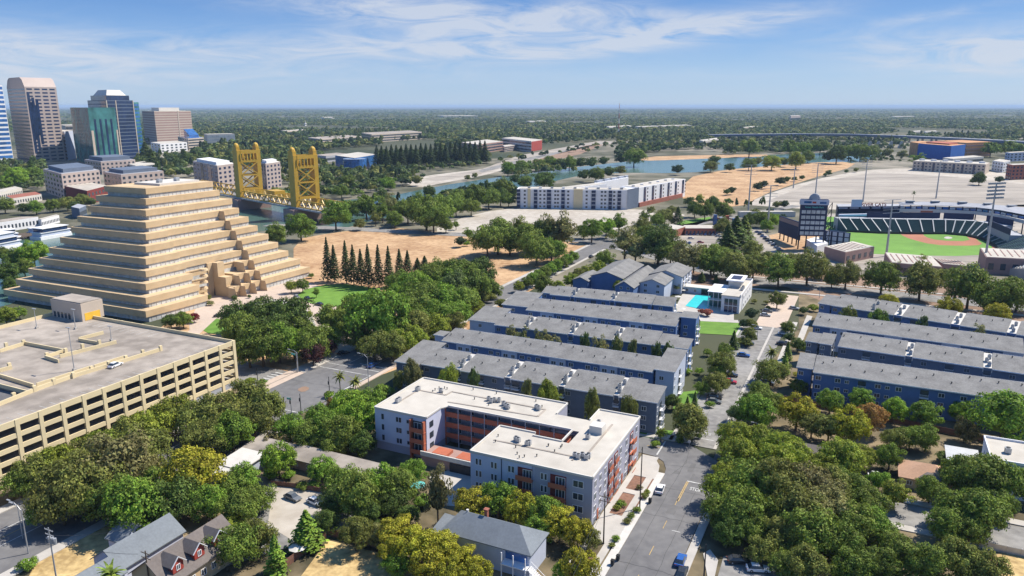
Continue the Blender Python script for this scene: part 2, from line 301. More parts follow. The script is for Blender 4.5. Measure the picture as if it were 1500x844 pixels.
seam([(-45+i*1.6, 176+i*.35+pr_.uniform(-.2,.2)) for i in range(13)]); seam([(-38, 172), (-36, 180), (-37, 188)])

sheet('pavement', [(1046,900),(1030,812),(1040,806),(1052,822),(1046,850),(1062,900)], .2, M['conc'])
sheet('driveway', [(1075,770),(1150,782),(1148,800),(1075,790)], .12, M['conc']); sheet('parking_lot', [(1060,815),(1180,830),(1170,870),(1050,850)], .1, M['asphalt2'])
sheet('pavement', [(-176.6,168),(-173.6,168),(-173.6,262),(-176.6,262)], .27, M['paver'], 'g'); sheet('crossing_paving', [(-173.4,173),(-170.5,172),(-170.5,190.8),(-173.4,190.8)], ZR+.045, M['paver'], 'g')
sheet('worn_patch', smooth([(434,572),(446,566),(455,570),(444,576)],1), ZR+.05, M['soil'])
sheet('path', [(760,760),(800,790),(796,794),(752,764)], .12, M['conc'])
# ------------------------------------------------------------------ stepped office pyramid
def wbuild(mb, name, m, root):
    l = root.location; mb.v = [(x-l[0], y-l[1], z-l[2]) for x, y, z in mb.v]; return mb.build(name, m, root)
zb = P(213, 472); eL = Vector((cos(R(155.5)), sin(R(155.5)))); eR = Vector((cos(R(62.3)), sin(R(62.3))))
zig = thing('stepped_office_building', 'tan stepped pyramid office block of eleven tiers with grey glass strips', 'office building', (*zb, 0))
LP=[(520,103),(465,150),(415,200),(368,250),(320,303),(270,352),(225,400),(172,450),(122,500),(75,548),(25,595)]
CPx=[118,168,222,279,335,393,452,511,573,638,702]
RP=[(980,82),(1035,125),(1087,165),(1138,210),(1190,252),(1240,295),(1290,335),(1340,375),(1388,415),(1435,452),(1470,490)]
DZ = 4.65; BH = 2.75
tiers = []; ZGL = []
for i in range(11):
    z = 51.7 - DZ*i
    l, c, r = [Vector(P(q[0]/3.246, 240+q[1]/3.246, z)) for q in (LP[i], (692, CPx[i]), RP[i])]
    tiers.append((z, c, (l-c).length, (r-c).length))
def at_px(c, d, z, px):             # distance along d from c at which the photo column px is reached
    lo, hi = -50, 250
    for _ in range(40):
        m = (lo+hi)/2; q = c + d*m
        if proj(q.x, q.y, z)[0] < px: lo = m
        else: hi = m
    return lo
def zp(c, u, w): q = c + eR*u + eL*w; return (q.x, q.y)      # u along the right face, w along the left face
nP = Vector((-eR.y, eR.x)); offs = [(t[1]-tiers[10][1]).dot(nP) for t in tiers]; DN = [max(3.0, offs[7]+.8-o_) for o_ in offs]
dE0 = at_px(tiers[10][1], eR, 3, 304); dE1 = at_px(tiers[10][1], eR, 3, 347)
for i, (z, c, ll, rr) in enumerate(tiers):
    zb0 = z - DZ if i < 10 else 0; depth_l = ll; k = 0
    jog = None
    if i >= 3: jog = at_px(c, eR, z, [0,0,0,236,246,254,263,272,282,292,304][i])
    def outline(ins_r, ins_l, notch):   # inset from the right face and from the left face
        pts = [(ins_l, depth_l), (ins_l, ins_r)]
        if jog:
            pts += [(jog - ins_l*.3, ins_r), (jog - ins_l*.3, ins_r + 1.3)]
            if notch: pts = pts[:-1] + [(jog - ins_l*.3, DN[i]), (notch + ins_l*.2, DN[i]), (notch + ins_l*.2, ins_r+1.3)]
        base = ins_r + (1.3 if jog else 0)
        pts += [(rr, base), (rr, depth_l)]
        return [zp(c, u, w) for u, w in pts]
    notch = at_px(c, eR, z-2, 347 - (10-i)*(-3.3)) if i >= 8 else None
    wbuild(MB().prism(outline(0, 0, notch), z-BH, z-.05), 'parapet_band', M['cream'], zig)
    # upstand walls round the terrace edge
    up = MB(); o = [Vector(p) for p in outline(.3, .3, notch)]
    for j in range(len(o)):
        p, q = o[j], o[(j+1) % len(o)]
        up.bar((p.x,p.y,z-.22), (q.x,q.y,z-.22), .5, .5)
    wbuild(up, 'parapet', M['cream'], zig)
    gl = outline(.45, 1.6, notch and notch+1)
    # mullions and the pale rail in front of the glass on both faces
    ml = MB()
    for s in np.arange(3, rr-1, 2.4):
        if notch and dE0-4 < s < notch+2: continue
        off = .45 + (1.3 if jog and s > jog-.8 else 0)
        p = zp(c, s, off-.06); ml.bar((*p, zb0-.3 if i<10 else 0), (*p, z-BH), .14)
    for s in np.arange(3, ll-1, 2.4):
        p = zp(c, 1.55, s); ml.bar((*p, zb0-.3 if i<10 else 0), (*p, z-BH), .14)
    g0 = MB().prism(gl, zb0-.5 if i < 10 else 0, z-BH-.01); lz = zig.location
    for m_ in (g0, ml): m_.v = [(x-lz[0], y-lz[1], zz) for x, y, zz in m_.v]
    ZGL.append((g0, ml))
    rl = MB(); a_, b_ = zp(c, 1.2, ll-1), zp(c, 1.2, 1.5); rl.bar((*a_, z+.25), (*b_, z+.25), .08)
    wbuild(rl, 'terrace_rail', M['steel'], zig)
# saw-tooth fins either side of the entrance
org = (200, 240); sc_ = 3.515
for i, xs_ in ((3,[450]),(4,[481]),(5,[510]),(6,[541]),(7,[571]),(8,[551,602]),(9,[528,580,633]),(10,[507,558,610,663])):
    z, c, ll, rr = tiers[i]; z0 = z-DZ+.1 if i < 10 else .12
    for x in xs_:
        u = at_px(c, eR, z-2.3, 200 + (x-16)/sc_)
        L_ = 1.8; o0, o1 = -4.4, -3.1
        vs = [(*zp(c,u,o0+1.3),z0),(*zp(c,u+L_,1.2),z0),(*zp(c,u+L_,2.6),z0),(*zp(c,u,2.6),z0),(*zp(c,u+.4,o1+1.3),z-.02),(*zp(c,u+L_,1.25),z-.02),(*zp(c,u+L_,2.6),z-.02),(*zp(c,u+.4,2.6),z-.02)]
        wbuild(MB().add(vs, [(3,2,1,0),(4,5,6,7),(0,1,5,4),(1,2,6,5),(2,3,7,6),(3,0,4,7)]), 'fin', M['cream'], zig)
z, c, ll, rr = tiers[10]
# plain wall and arch at the back of the entrance court
uN = at_px(c, eR, z-2, 347); cB = c + eL*DN[10]; uW = at_px(cB, eR, 12, 304)
wbuild(MB().prism([zp(c,uW,DN[10]-.4),zp(c,uN+1,DN[10]-.4),zp(c,uN+1,DN[10]+.6),zp(c,uW,DN[10]+.6)], .1, tiers[7][0]-BH-.05), 'court_wall', M['cream'], zig)
for i_, zlo in ((10,.1),(9,tiers[10][0]-.2),(8,tiers[9][0]-.2)):
    w0_ = offs[i_]+1.6; wbuild(MB().prism([zp(c,uN-1.0,w0_),zp(c,uN+3.0,w0_),zp(c,uN+3.0,DN[10]-.4),zp(c,uN-1.0,DN[10]-.4)], zlo, (tiers[i_][0]-.2 if i_ > 8 else tiers[7][0]-BH-.05)), 'court_wall', M['cream'], zig)
ar = MB(); pts = [(uW+5.6+3.2*cos(t), 1+6.0*sin(t)) for t in np.linspace(0, pi, 12)]
wbuild(MB().add([(*zp(c,u,DN[10]-.5),max(.1,zz)) for u,zz in pts]+[(*zp(c,uW+2.4,DN[10]-.5),.1),(*zp(c,uW+8.8,DN[10]-.5),.1)], [tuple(list(range(12))+[12,13])]), 'entrance_arch', M['win'], zig)
for k in range(5):   # small curved balconies at the edge of the court
    zz = 3 + k*2.9; p = zp(tiers[8][1], at_px(tiers[8][1], eR, zz, 299), .2)
    wbuild(MB().tube((*p, zz), (*p, zz+.9), 2.0, 1.7, 12), 'balcony', M['cream'], zig)
z, c, ll, rr = tiers[0]
wbuild(MB().prism([zp(c,u,w) for u,w in ((.6,.6),(rr-.6,.6),(rr-.6,ll-.6),(.6,ll-.6))], z-.34, z-.28), 'roof', M['roofw'], zig)
wbuild(MB().prism([zp(c,u,w) for u,w in ((12,5),(rr-4,5),(rr-4,ll-6),(12,ll-6))], z-.27, z+1.0), 'plant_screen', M['offwhite'], zig)
for k in range(6):
    p = zp(c, 15+k*3.4, 9+(k%3)*4); wbuild(MB().prism([zp(c,15+k*3.4+du,9+(k%3)*4+dw) for du,dw in ((0,0),(2,0),(2,2),(0,2))], z+1.0, z+2.0), 'rooftop_unit', M['steel'], zig)
# ------------------------------------------------------------------ parking garage
gb, ga = -181.2, 171.2
gar = gthing('parking_garage', 'cream concrete parking garage with open decks and a rooftop car park', 'parking garage', gb, ga)
def lb(b, a): return (b - gb, a - ga)     # local
XL, YB = -86.0, -130.0                    # west edge, near end (outside the frame)
# roof deck in pieces that leave the ramp opening
hx0, hx1, hy0, hy1 = -40, -17.4, -75, -57
pcs = [(XL,hy1,0,0),(XL,YB,0,hy0),(XL,hy0,hx0,hy1),(hx1,hy0,0,hy1)]
for x0,y0,x1,y1 in pcs: MB().box(x0+.3,y0+.3 if y0==YB else y0,14.6,x1-.3 if x1==0 else x1,y1-.3 if y1==0 else y1,15.0).build('roof_deck', M['deck'], gar)
for f in (3,6,9,12): MB().box(XL+.4,YB+.4,f-.35,-.4,-.4,f).build('floor_slab', M['conc'], gar)
# the ramp going down into the opening
MB().add([(hx0,hy0,11.7),(hx1,hy0,11.7),(hx1,hy1,14.5),(hx0,hy1,14.5)],[(0,1,2,3)]).build('ramp', M['asphalt'], gar)
MB().box(hx0-.2,hy1,14.9,hx1+.2,hy1+.3,16.1).build('parapet_wall', M['cream2'], gar)
pitch = 5.8
for f in range(5):
    z0 = f*3.0 + 3 - .4; z1 = z0 + 1.2
    if f == 4: z1 = 16.15
    MB().box(-.35, YB, z0, 0, 0, z1).build('spandrel', M['cream2'], gar)          # street face
    MB().box(XL, -.35, z0, -.35, 0, z1).build('spandrel', M['cream2'], gar)       # far face
    MB().box(XL, YB, z0, XL+.35, -.35, z1).build('spandrel', M['cream2'], gar)
MB().box(-.35,YB,0,0,0,.7).build('base_wall', M['cream2'], gar)
n = int(-YB/pitch)
for k in range(n+1):
    y = -k*pitch
    MB().box(-.5, y-1.0 if k else y-1.1, 0, .12, y if k else .02, 16.17).build('column', M['cream2'], gar)
for k in range(17):
    x = -k*5.2 - .9; MB().box(x-.8, -.36, 0, x, .1, 16.16).build('column', M['cream2'], gar)
for k in range(4):
    y = -k*pitch - 1.1; MB().box(-.3, y-4.6, .72, -.12, y, 2.5).build('mesh_screen', M['grey'], gar)
ic = MB()
for bx in (-17.5, -34, -51): 
    for k in range(n): 
        y = -k*pitch*2-3
        if y > YB: ic.box(bx-.3,y-.3,0,bx+.3,y+.3,14.6)
ic.build('inner_column', M['conc'], gar)
MB().box(-30,-100,0,-29.7,-6,14.6).build('inner_wall', M['conc'], gar)
def rpos(x, y, z=15.0):        # photo point on the roof deck, from the 5.275x crop
    b, a = G(x/5.275, 460 + y/5.275, z); return lb(b, a)
def wall_seg(p, q, h=1.1, w=.35, nm='low_wall', z=15.0, mm='cream2'):
    return MB().bar((*p, z+h/2), (*q, z+h/2), w, h).build(nm, M[mm], gar)
for (x0,y0,x1,y1) in ((-60,735,270,600),(270,600,560,495),(560,495,840,410),(840,410,1245,285),(180,235,515,300),(0,298,180,243),(350,345,455,378),(372,338,490,300),(465,340,900,228),(610,212,770,240),(610,205,800,155),(0,450,95,425),(0,490,262,570)):
    wall_seg(rpos(x0,y0), rpos(x1,y1))
for (x,y) in ((110,655),(270,600),(420,545),(570,495),(710,445),(845,408),(975,362),(1105,318),(1243,285),(185,240),(510,305),(365,340),(640,270),(770,240),(75,420),(50,262)):
    p = rpos(x,y); MB().box(p[0]-.35,p[1]-.45,15,p[0]+.35,p[1]+.45,16.7).build('post', M['cream2'], gar)
for s, e, m_ in (((285,560),(700,425),.8),((730,418),(960,345),.8)):    # raised kerb line of the next ramp
    wall_seg(rpos(*s), rpos(*e), 1.0, .3)
bl = []
for k in range(40):
    y = -3 - k*2.75
    if y > YB: gm_ = MB().box(-6.2,y,15.005,-1.2,y+.12,15.03).build('bay_line', M['paint'], gar)
for k in range(16):
    MB().box(XL+12+k*2.8,-7,15.005,XL+12.12+k*2.8,-2,15.03).build('bay_line', M['paint'], gar)
# stair head
p0, p1, p2 = rpos(430, 12, 15), rpos(640, 60, 15), rpos(735, 18, 15)
x0, x1 = p0[0], p1[0]; y0 = p1[1]; y1 = y0 + 8.5
MB().box(x0,y0,15,x1,y1,21.4).build('stair_tower', M['tan'], gar)
MB().box(x0+.3,y0+.3,21.4,x1-.3,y1-.3,21.8).build('stair_tower_roof', M['deck'], gar)
MB().box(x1+.001,y0+1,15.1,x1+.06,y1-1.5,17.8).build('door_panel', M['yel'], gar)
for k in range(5): MB().box(x0+1+k*2,y0-.05,15.1,x0+2.2+k*2,y0-.001,17.2).build('glass_panel', M['win'], gar)
for (x,y,h) in ((575,440,13),(285,112,7),(585,118,7),(862,210,5)):
    p = rpos(x,y); wx, wy = W(p[0]+gb, p[1]+ga)
    t = thing('roof_lamp', {575:'tall thin lamp post on the garage roof beside the long low wall',285:'lamp post on the garage roof left of the stair head',585:'lamp post on the garage roof in front of the stair head',862:'short lamp post at the end of the garage ramp wall'}[x], 'lamp post', (wx,wy,15.0), -AZ, 'lamp posts on the garage roof')
    MB().tube((0,0,0),(0,0,h),.16,.09,6).build('pole', M['galv'], t); MB().box(-.9,-.25,h,.9,.25,h+.18).build('lamp_head', M['galv'], t); MB().box(-.4,-.4,0,.4,.4,.7).build('base', M['conc'], t)
# ------------------------------------------------------------------ building kit
def multi(name, parts, parent=None, loc=None, rz=None):
    me = bpy.data.meshes.new(name); v = []; f = []; mi = []
    for k, (mb, m) in enumerate(parts):
        n = len(v); v += mb.v; f += [tuple(i+n for i in q) for q in mb.f]; mi += [k]*len(mb.f)
    me.from_pydata(v, [], f)
    for mb, m in parts: me.materials.append(m)
    me.polygons.foreach_set('material_index', mi); me.update()
    return link(name, me, parent, loc, rz)
for g0, ml in ZGL: multi('window_band', [(g0, M['strip']), (ml, M['offwhite'])], zig)
MESHC = {}
def cached(key, name, fn, parent, loc, rz=0):
    if key not in MESHC:
        o = fn(); MESHC[key] = o.data; o.name = name; o.parent = parent; o.location = loc; o.rotation_euler = (0,0,rz); return o
    return link(name, MESHC[key], parent, loc, rz)
FACE = {'-y':0, '+x':pi/2, '+y':pi, '-x':-pi/2}
def win(parent, x, y, z, w, h, face='-y', fm='white', gm='win', mull=1, name='window'):
    """a framed window standing 5 cm proud of the wall, base centre at x, y, z"""
    def mk():
        fr = MB(); t = .11
        fr.box(-w/2,-.07,0,w/2,.0,t).box(-w/2,-.07,h-t,w/2,.0,h).box(-w/2,-.07,t,-w/2+t,.0,h-t).box(w/2-t,-.07,t,w/2,.0,h-t)
        for k in range(1, mull+1):
            xx = -w/2 + w*k/(mull+1); fr.box(xx-.05,-.065,t,xx+.05,.0,h-t)
        return multi(name, [(fr, M[fm]), (MB().box(-w/2+t,-.03,t,w/2-t,-.001,h-t), M[gm])])
    return cached((name,w,h,fm,gm,mull), name, mk, parent, (x,y,z), FACE[face])
def balcony(parent, x, y, z, w=2.6, d=1.2, face='-y', m='white', dm='dark'):
    def mk():
        b = MB().box(-w/2,-d,0,w/2,0,.15)
        for k in range(int(w/.22)+1): b.box(-w/2+k*.22,-d,.15,-w/2+k*.22+.04,-d+.04,1.1)
        b.box(-w/2,-d,1.08,w/2,-d+.06,1.15).box(-w/2,-d+.06,1.08,-w/2+.06,0,1.15).box(w/2-.06,-d+.06,1.08,w/2,0,1.15)
        return multi('balcony', [(b, M[m]), (MB().box(-w/2+.1,-.04,.16,w/2-.1,-.002,2.4), M['win'])])
    return cached(('bal',w,d,m), 'balcony', mk, parent, (x,y,z), FACE[face])
def ac_unit(parent, x, y, z, s=1.0, rz=0):
    def mk():
        b = MB().box(-.5,-.5,.25,.5,.5,1.2).box(-.55,-.55,0,.55,.55,.12)
        for sx in (-.45,.45):
            for sy in (-.45,.45): b.box(sx-.04,sy-.04,.12,sx+.04,sy+.04,.25)
        return multi('ac_unit', [(b, M['galv']), (MB().tube((0,0,1.2),(0,0,1.28),.38,.38,10).box(-.51,-.3,.4,-.501,.3,1.05), M['dark'])])
    o = cached('ac', 'ac_unit', mk, parent, (x,y,z), rz); o.scale = (s,s,s); return o
def roof_vent(parent, x, y, z, s=1.0):
    o = cached('vent', 'roof_vent', lambda: MB().tube((0,0,-.2),(0,0,.45),.14,.14,7).tube((0,0,.45),(0,0,.6),.24,.2,7).build('roof_vent', M['dark']), parent, (x,y,z)); o.scale=(s,s,s); return o
def flat_roof(parent, poly, z, m='roofw', wall='lav', par=.45, t=.3, roofname='roof'):
    MB().prism(poly, z-.3, z-.06).build(roofname, M[m], parent)
    b = MB(); n = len(poly)
    for i in range(n):
        p, q = Vector(poly[i]), Vector(poly[(i+1)%n]); d = (q-p).normalized()*t/2*.98; b.bar((p.x+d.x*.0,p.y,z+par/2-.1),(q.x,q.y,z+par/2-.1), t, par+.2)
    return b.build('parapet', M[wall], parent)
# ------------------------------------------------------------------ the U-shaped lavender apartment block
b0, a0 = -48.0, 141.2
A = gthing('apartment_building', 'four storey U shaped lavender apartment building with orange walkways and pale flat roof', 'apartment building', b0, a0)
def q(b, a): return (b-b0, a-a0)
ZT = 11.7
S = [q(-113.7,153.2), q(-97.6,153.2), q(-97.6,160.2), q(-96.9,162.2), q(-67.9,162.2), q(-67.9,166), q(-60.5,166), q(-60.5,155), q(-68.4,155), q(-68.4,156.7), q(-78.1,156.7), q(-78.1,141.2), q(-48,141.2), q(-48,177.5), q(-59,177.5), q(-59,170), q(-68.2,170), q(-68.2,177.8), q(-113.7,177.8)]
lw = [q(-113.7,153.2), q(-97.6,153.2), q(-97.6,177.8), q(-113.7,177.8)]; bk = [q(-97.6,165.3), q(-68.2,165.3), q(-68.2,177.8), q(-97.6,177.8)]
lk = [q(-68.2,166.2), q(-59,166.2), q(-59,170), q(-68.2,170)]; rw = [q(-78.1,141.2), q(-48,141.2), q(-48,155.2), q(-78.1,155.2)]; rb = [q(-59,155.2), q(-48,155.2), q(-48,177.5), q(-59,177.5)]
def rectwall(P4, z0, z1, m, nm='wall'): return MB().prism(P4, z0, z1).build(nm, M[m], A)
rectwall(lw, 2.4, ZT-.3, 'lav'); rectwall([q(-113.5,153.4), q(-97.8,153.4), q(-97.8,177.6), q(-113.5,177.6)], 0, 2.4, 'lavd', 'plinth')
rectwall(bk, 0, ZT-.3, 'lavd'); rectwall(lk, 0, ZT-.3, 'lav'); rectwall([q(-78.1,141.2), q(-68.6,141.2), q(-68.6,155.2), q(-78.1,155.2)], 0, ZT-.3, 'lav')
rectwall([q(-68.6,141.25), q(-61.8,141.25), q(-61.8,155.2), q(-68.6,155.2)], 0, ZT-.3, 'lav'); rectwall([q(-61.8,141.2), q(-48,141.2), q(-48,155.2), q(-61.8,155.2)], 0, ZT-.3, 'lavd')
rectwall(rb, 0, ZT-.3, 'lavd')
# roofs: left wing, back wing with its deep overhang above the walkways, right wing
MB().prism([q(-113.7,153.2), q(-97.6,153.2), q(-97.6,160.4), q(-96.4,162.4), q(-59,162.4), q(-59,170), q(-68.2,170), q(-68.2,177.8), q(-113.7,177.8)], ZT-.3, ZT).build('roof', M['roofw'], A)
MB().prism([q(-78.1,141.2), q(-48,141.2), q(-48,177.5), q(-59,177.5), q(-59,155.2), q(-60.8,155.2), q(-68.4,155.2), q(-68.4,156.9), q(-78.1,156.9)], ZT-.3, ZT+.02).build('roof', M['roofw'], A)
pr = [(q(-113.7,153.2),q(-97.6,153.2)),(q(-97.6,153.2),q(-97.6,160.4)),(q(-113.7,153.2),q(-113.7,177.8)),(q(-113.7,177.8),q(-68.2,177.8)),(q(-68.2,177.8),q(-68.2,170)),(q(-96.4,162.4),q(-60.8,162.4)),
      (q(-78.1,141.2),q(-48,141.2)),(q(-48,141.2),q(-48,177.5)),(q(-48,177.5),q(-59,177.5)),(q(-59,177.5),q(-59,170)),(q(-78.1,141.2),q(-78.1,156.9)),(q(-78.1,156.9),q(-68.4,156.9)),(q(-60.8,162.4),q(-60.8,155.2)),(q(-60.8,155.2),q(-68.4,155.2))]
for s, e in pr: MB().bar((*s,ZT+.14),(*e,ZT+.14),.35,.46).build('parapet', M['offwhite'], A)
# walkways with orange rails on the courtyard face
for f in (3.0, 6.0, 9.0):
    MB().box(q(-97.6,0)[0],q(0,162.6)[1],f-.2,q(-60.8,0)[0],q(0,165.3)[1],f).build('walkway', M['conc'], A)
    MB().box(q(-97.6,0)[0],q(0,162.5)[1],f-.35,q(-60.8,0)[0],q(0,162.62)[1],f+1.05).build('walkway_rail', M['rust'], A)
    MB().box(q(-60.95,0)[0],q(0,155.3)[1],f-.35,q(-60.8,0)[0],q(0,162.5)[1],f+1.05).build('walkway_rail', M['rust'], A)
    MB().box(q(-68.3,0)[0],q(0,155.25)[1],f-.35,q(-61,0)[0],q(0,155.35)[1],f+1.05).build('walkway_rail', M['rust'], A)
for k in range(10):
    x = q(-97.4+k*3.95,0)[0]; MB().box(x-.12,q(0,162.45)[1],0,x+.12,q(0,162.7)[1],ZT-.3).build('post', M['rust' if k in (0,9) else 'grey'], A)
    if k < 8:
        for f in (0.1,3.0,6.0,9.0):
            win(A, x+1.2, q(0,165.28)[1], f+.9, 1.1, 1.4); win(A, x+2.9, q(0,165.28)[1], f+.02, .95, 2.1, mull=0, name='door')
# courtyard floor, terrace
MB().box(q(-97.6,0)[0],q(0,156.9)[1],0,q(-78,0)[0],q(0,162.3)[1],.35).build('courtyard', M['conc'], A)
MB().box(q(-97.5,0)[0],q(0,150.2)[1],0,q(-78.2,0)[0],q(0,156.8)[1],2.7).build('podium', M['brickp'], A)
MB().box(q(-97.7,0)[0],q(0,150)[1],2.7,q(-78.2,0)[0],q(0,150.35)[1],3.9).build('terrace_wall', M['offwhite'], A)
for x0 in (-95,-88): MB().box(q(x0,0)[0],q(0,151.3)[1],2.7,q(x0+4.2,0)[0],q(0,155)[1],3.5).build('planter', M['rust'], A)
MB().box(q(-89,0)[0],q(0,149.9)[1],0,q(-80,0)[0],q(0,150.19)[1],2.4).build('garage_door', M['dark'], A)
# left wing front: slit windows and the orange corner balconies
for f in (9.0,6.0,3.0):
    for x, w, h in ((-111.2,.55,1.5),(-106.6,.5,1.3),(-105.7,.5,1.3),(-103.3,.5,.9)): win(A, *q(x,153.18), f-.1+(1.5-h)*.5, w+.15, h, fm='dark', mull=0)
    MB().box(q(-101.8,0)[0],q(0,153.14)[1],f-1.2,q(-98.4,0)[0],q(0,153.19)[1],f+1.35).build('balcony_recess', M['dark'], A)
    win(A, *q(-100.2,153.13), f-1.1, 2.3, 2.1)
    MB().box(q(-102.1,0)[0],q(0,151.9)[1],f-1.35,q(-97.7,0)[0],q(0,153.18)[1],f-1.15).build('balcony_floor', M['rust'], A)
    MB().box(q(-102.1,0)[0],q(0,151.9)[1],f-1.15,q(-97.7,0)[0],q(0,151.97)[1],f-.1).build('balcony_rail', M['rust'], A)
    win(A, *q(-97.58,155.6), f-.6, 1.8, 1.6, '+x', 'dark')
for x in (-98.0,-101.9): MB().box(q(x-.2,0)[0],q(0,152)[1],0,q(x+.2,0)[0],q(0,153.19)[1],ZT-.8).build('balcony_pier', M['rust'], A)
# right wing front
for f in (9.0,6.0,3.0,0.2):
    for x, w in ((-76.4,.75),(-75.5,.75),(-72.4,.75),(-71.5,.75),(-68.0,.8),(-67.1,.8),(-59.9,.75),(-59.0,.75),(-51.3,2.5)):
        if f < 1 and x < -60: continue
        win(A, *q(x,141.18), f-.3, w, 1.7, mull=0 if w < 2 else 1)
    for x in (-64.0,-56.0):
        MB().box(q(x-1.9,0)[0],q(0,141.14)[1],f-.9,q(x+1.9,0)[0],q(0,141.19)[1],f+1.6).build('balcony_recess', M['brickr'], A)
        win(A, *q(x+.55,141.13), f-.8, 2.3, 2.1, mull=2)
        MB().box(q(x-2,0)[0],q(0,140.0)[1],f-1.15,q(x+2,0)[0],q(0,141.17)[1],f-.95).build('balcony_floor', M['rust'], A)
        MB().box(q(x-2,0)[0],q(0,140.0)[1],f-.95,q(x+2,0)[0],q(0,140.06)[1],f+.05).build('balcony_rail', M['rust'], A)
MB().tube((*q(-70,141.1),0),(*q(-70,141.1),ZT-.2),.09).build('downpipe', M['navy'], A); MB().tube((*q(-62.2,141.1),0),(*q(-62.2,141.1),ZT-.2),.09).build('downpipe', M['lavd'], A)
# street face (right)
for f in (9.0,6.0,3.0,.3):
    for k, y in enumerate((143.0,146.4,149.8,161.3,174.6,166.0)):
        if f < 1 and k in (2,): continue
        win(A, *q(-47.98,y), f-.3, 1.5, 1.7, '+x', 'white', mull=1)
    for y in (153.4,157.6,170.2):
        MB().box(q(-47.99,0)[0],q(0,y-1.5)[1],f-.9,q(-47.95,0)[0],q(0,y+1.5)[1],f+1.6).build('balcony_recess', M['brickr'], A)
        win(A, *q(-47.94,y), f-.8, 1.7, 2.0, '+x')
        MB().box(q(-47.94,0)[0],q(0,y-1.5)[1],f-1.0,q(-46.9 if y>170 else -47.5,0)[0],q(0,y+1.5)[1],f-.8).build('balcony_floor', M['rust'], A)
        MB().box(q(-46.96 if y>170 else -47.56,0)[0],q(0,y-1.5)[1],f-.8,q(-46.9 if y>170 else -47.5,0)[0],q(0,y+1.5)[1],f+.2).build('balcony_rail', M['rust'], A)
for y in (145,163,168.5): MB().box(q(-47.98,0)[0],q(0,y-.5)[1],0,q(-47.9,0)[0],q(0,y+.5)[1],2.5).build('door', M['rust'], A)
# rooftop plant placed from the photo
for (x,y) in ((582,588),(585,586),(646,573),(611,571),(613,570),(716,585),(720,588),(724,587),(731,587),(738,592),(741,595),(744,597),(786,597),(789,599),(756,644),(759,646),(772,651),(775,650),(842,668),(847,670),(853,668),(859,671),(862,669),(861,641),(877,620)):
    b, a = G(x, y+2, ZT); ac_unit(A, b-b0, a-a0, ZT+.05, .95, (x%3)*.1)
b, a = G(874, 634, ZT); MB().box(b-b0-1.6,a-a0-1,ZT,b-b0+1.6,a-a0+2.2,ZT+2.0).build('roof_hatch', M['offwhite'], A)
for s, e in (((-110,160),(-110,169)),((-110,169),(-101,169)),((-101,169),(-100.8,172)),((-100.8,172),(-72,171.5)),((-98,165),(-72,166.5)),((-72,166.5),(-72,171.5)),((-76,149),(-55,149)),((-53,149),(-53,170)),((-55,147),(-55,149))):
    MB().bar((*q(*s),ZT+.07),(*q(*e),ZT+.07),.5,.14).build('duct', M['deck'], A)
for k in range(26):
    w_ = rng.random(3); b_, a_ = (-112+w_[0]*42, 167+w_[1]*9) if k % 2 else (-76+w_[0]*26, 143+w_[1]*10)
    roof_vent(A, b_-b0, a_-a0, ZT+.15, .8)
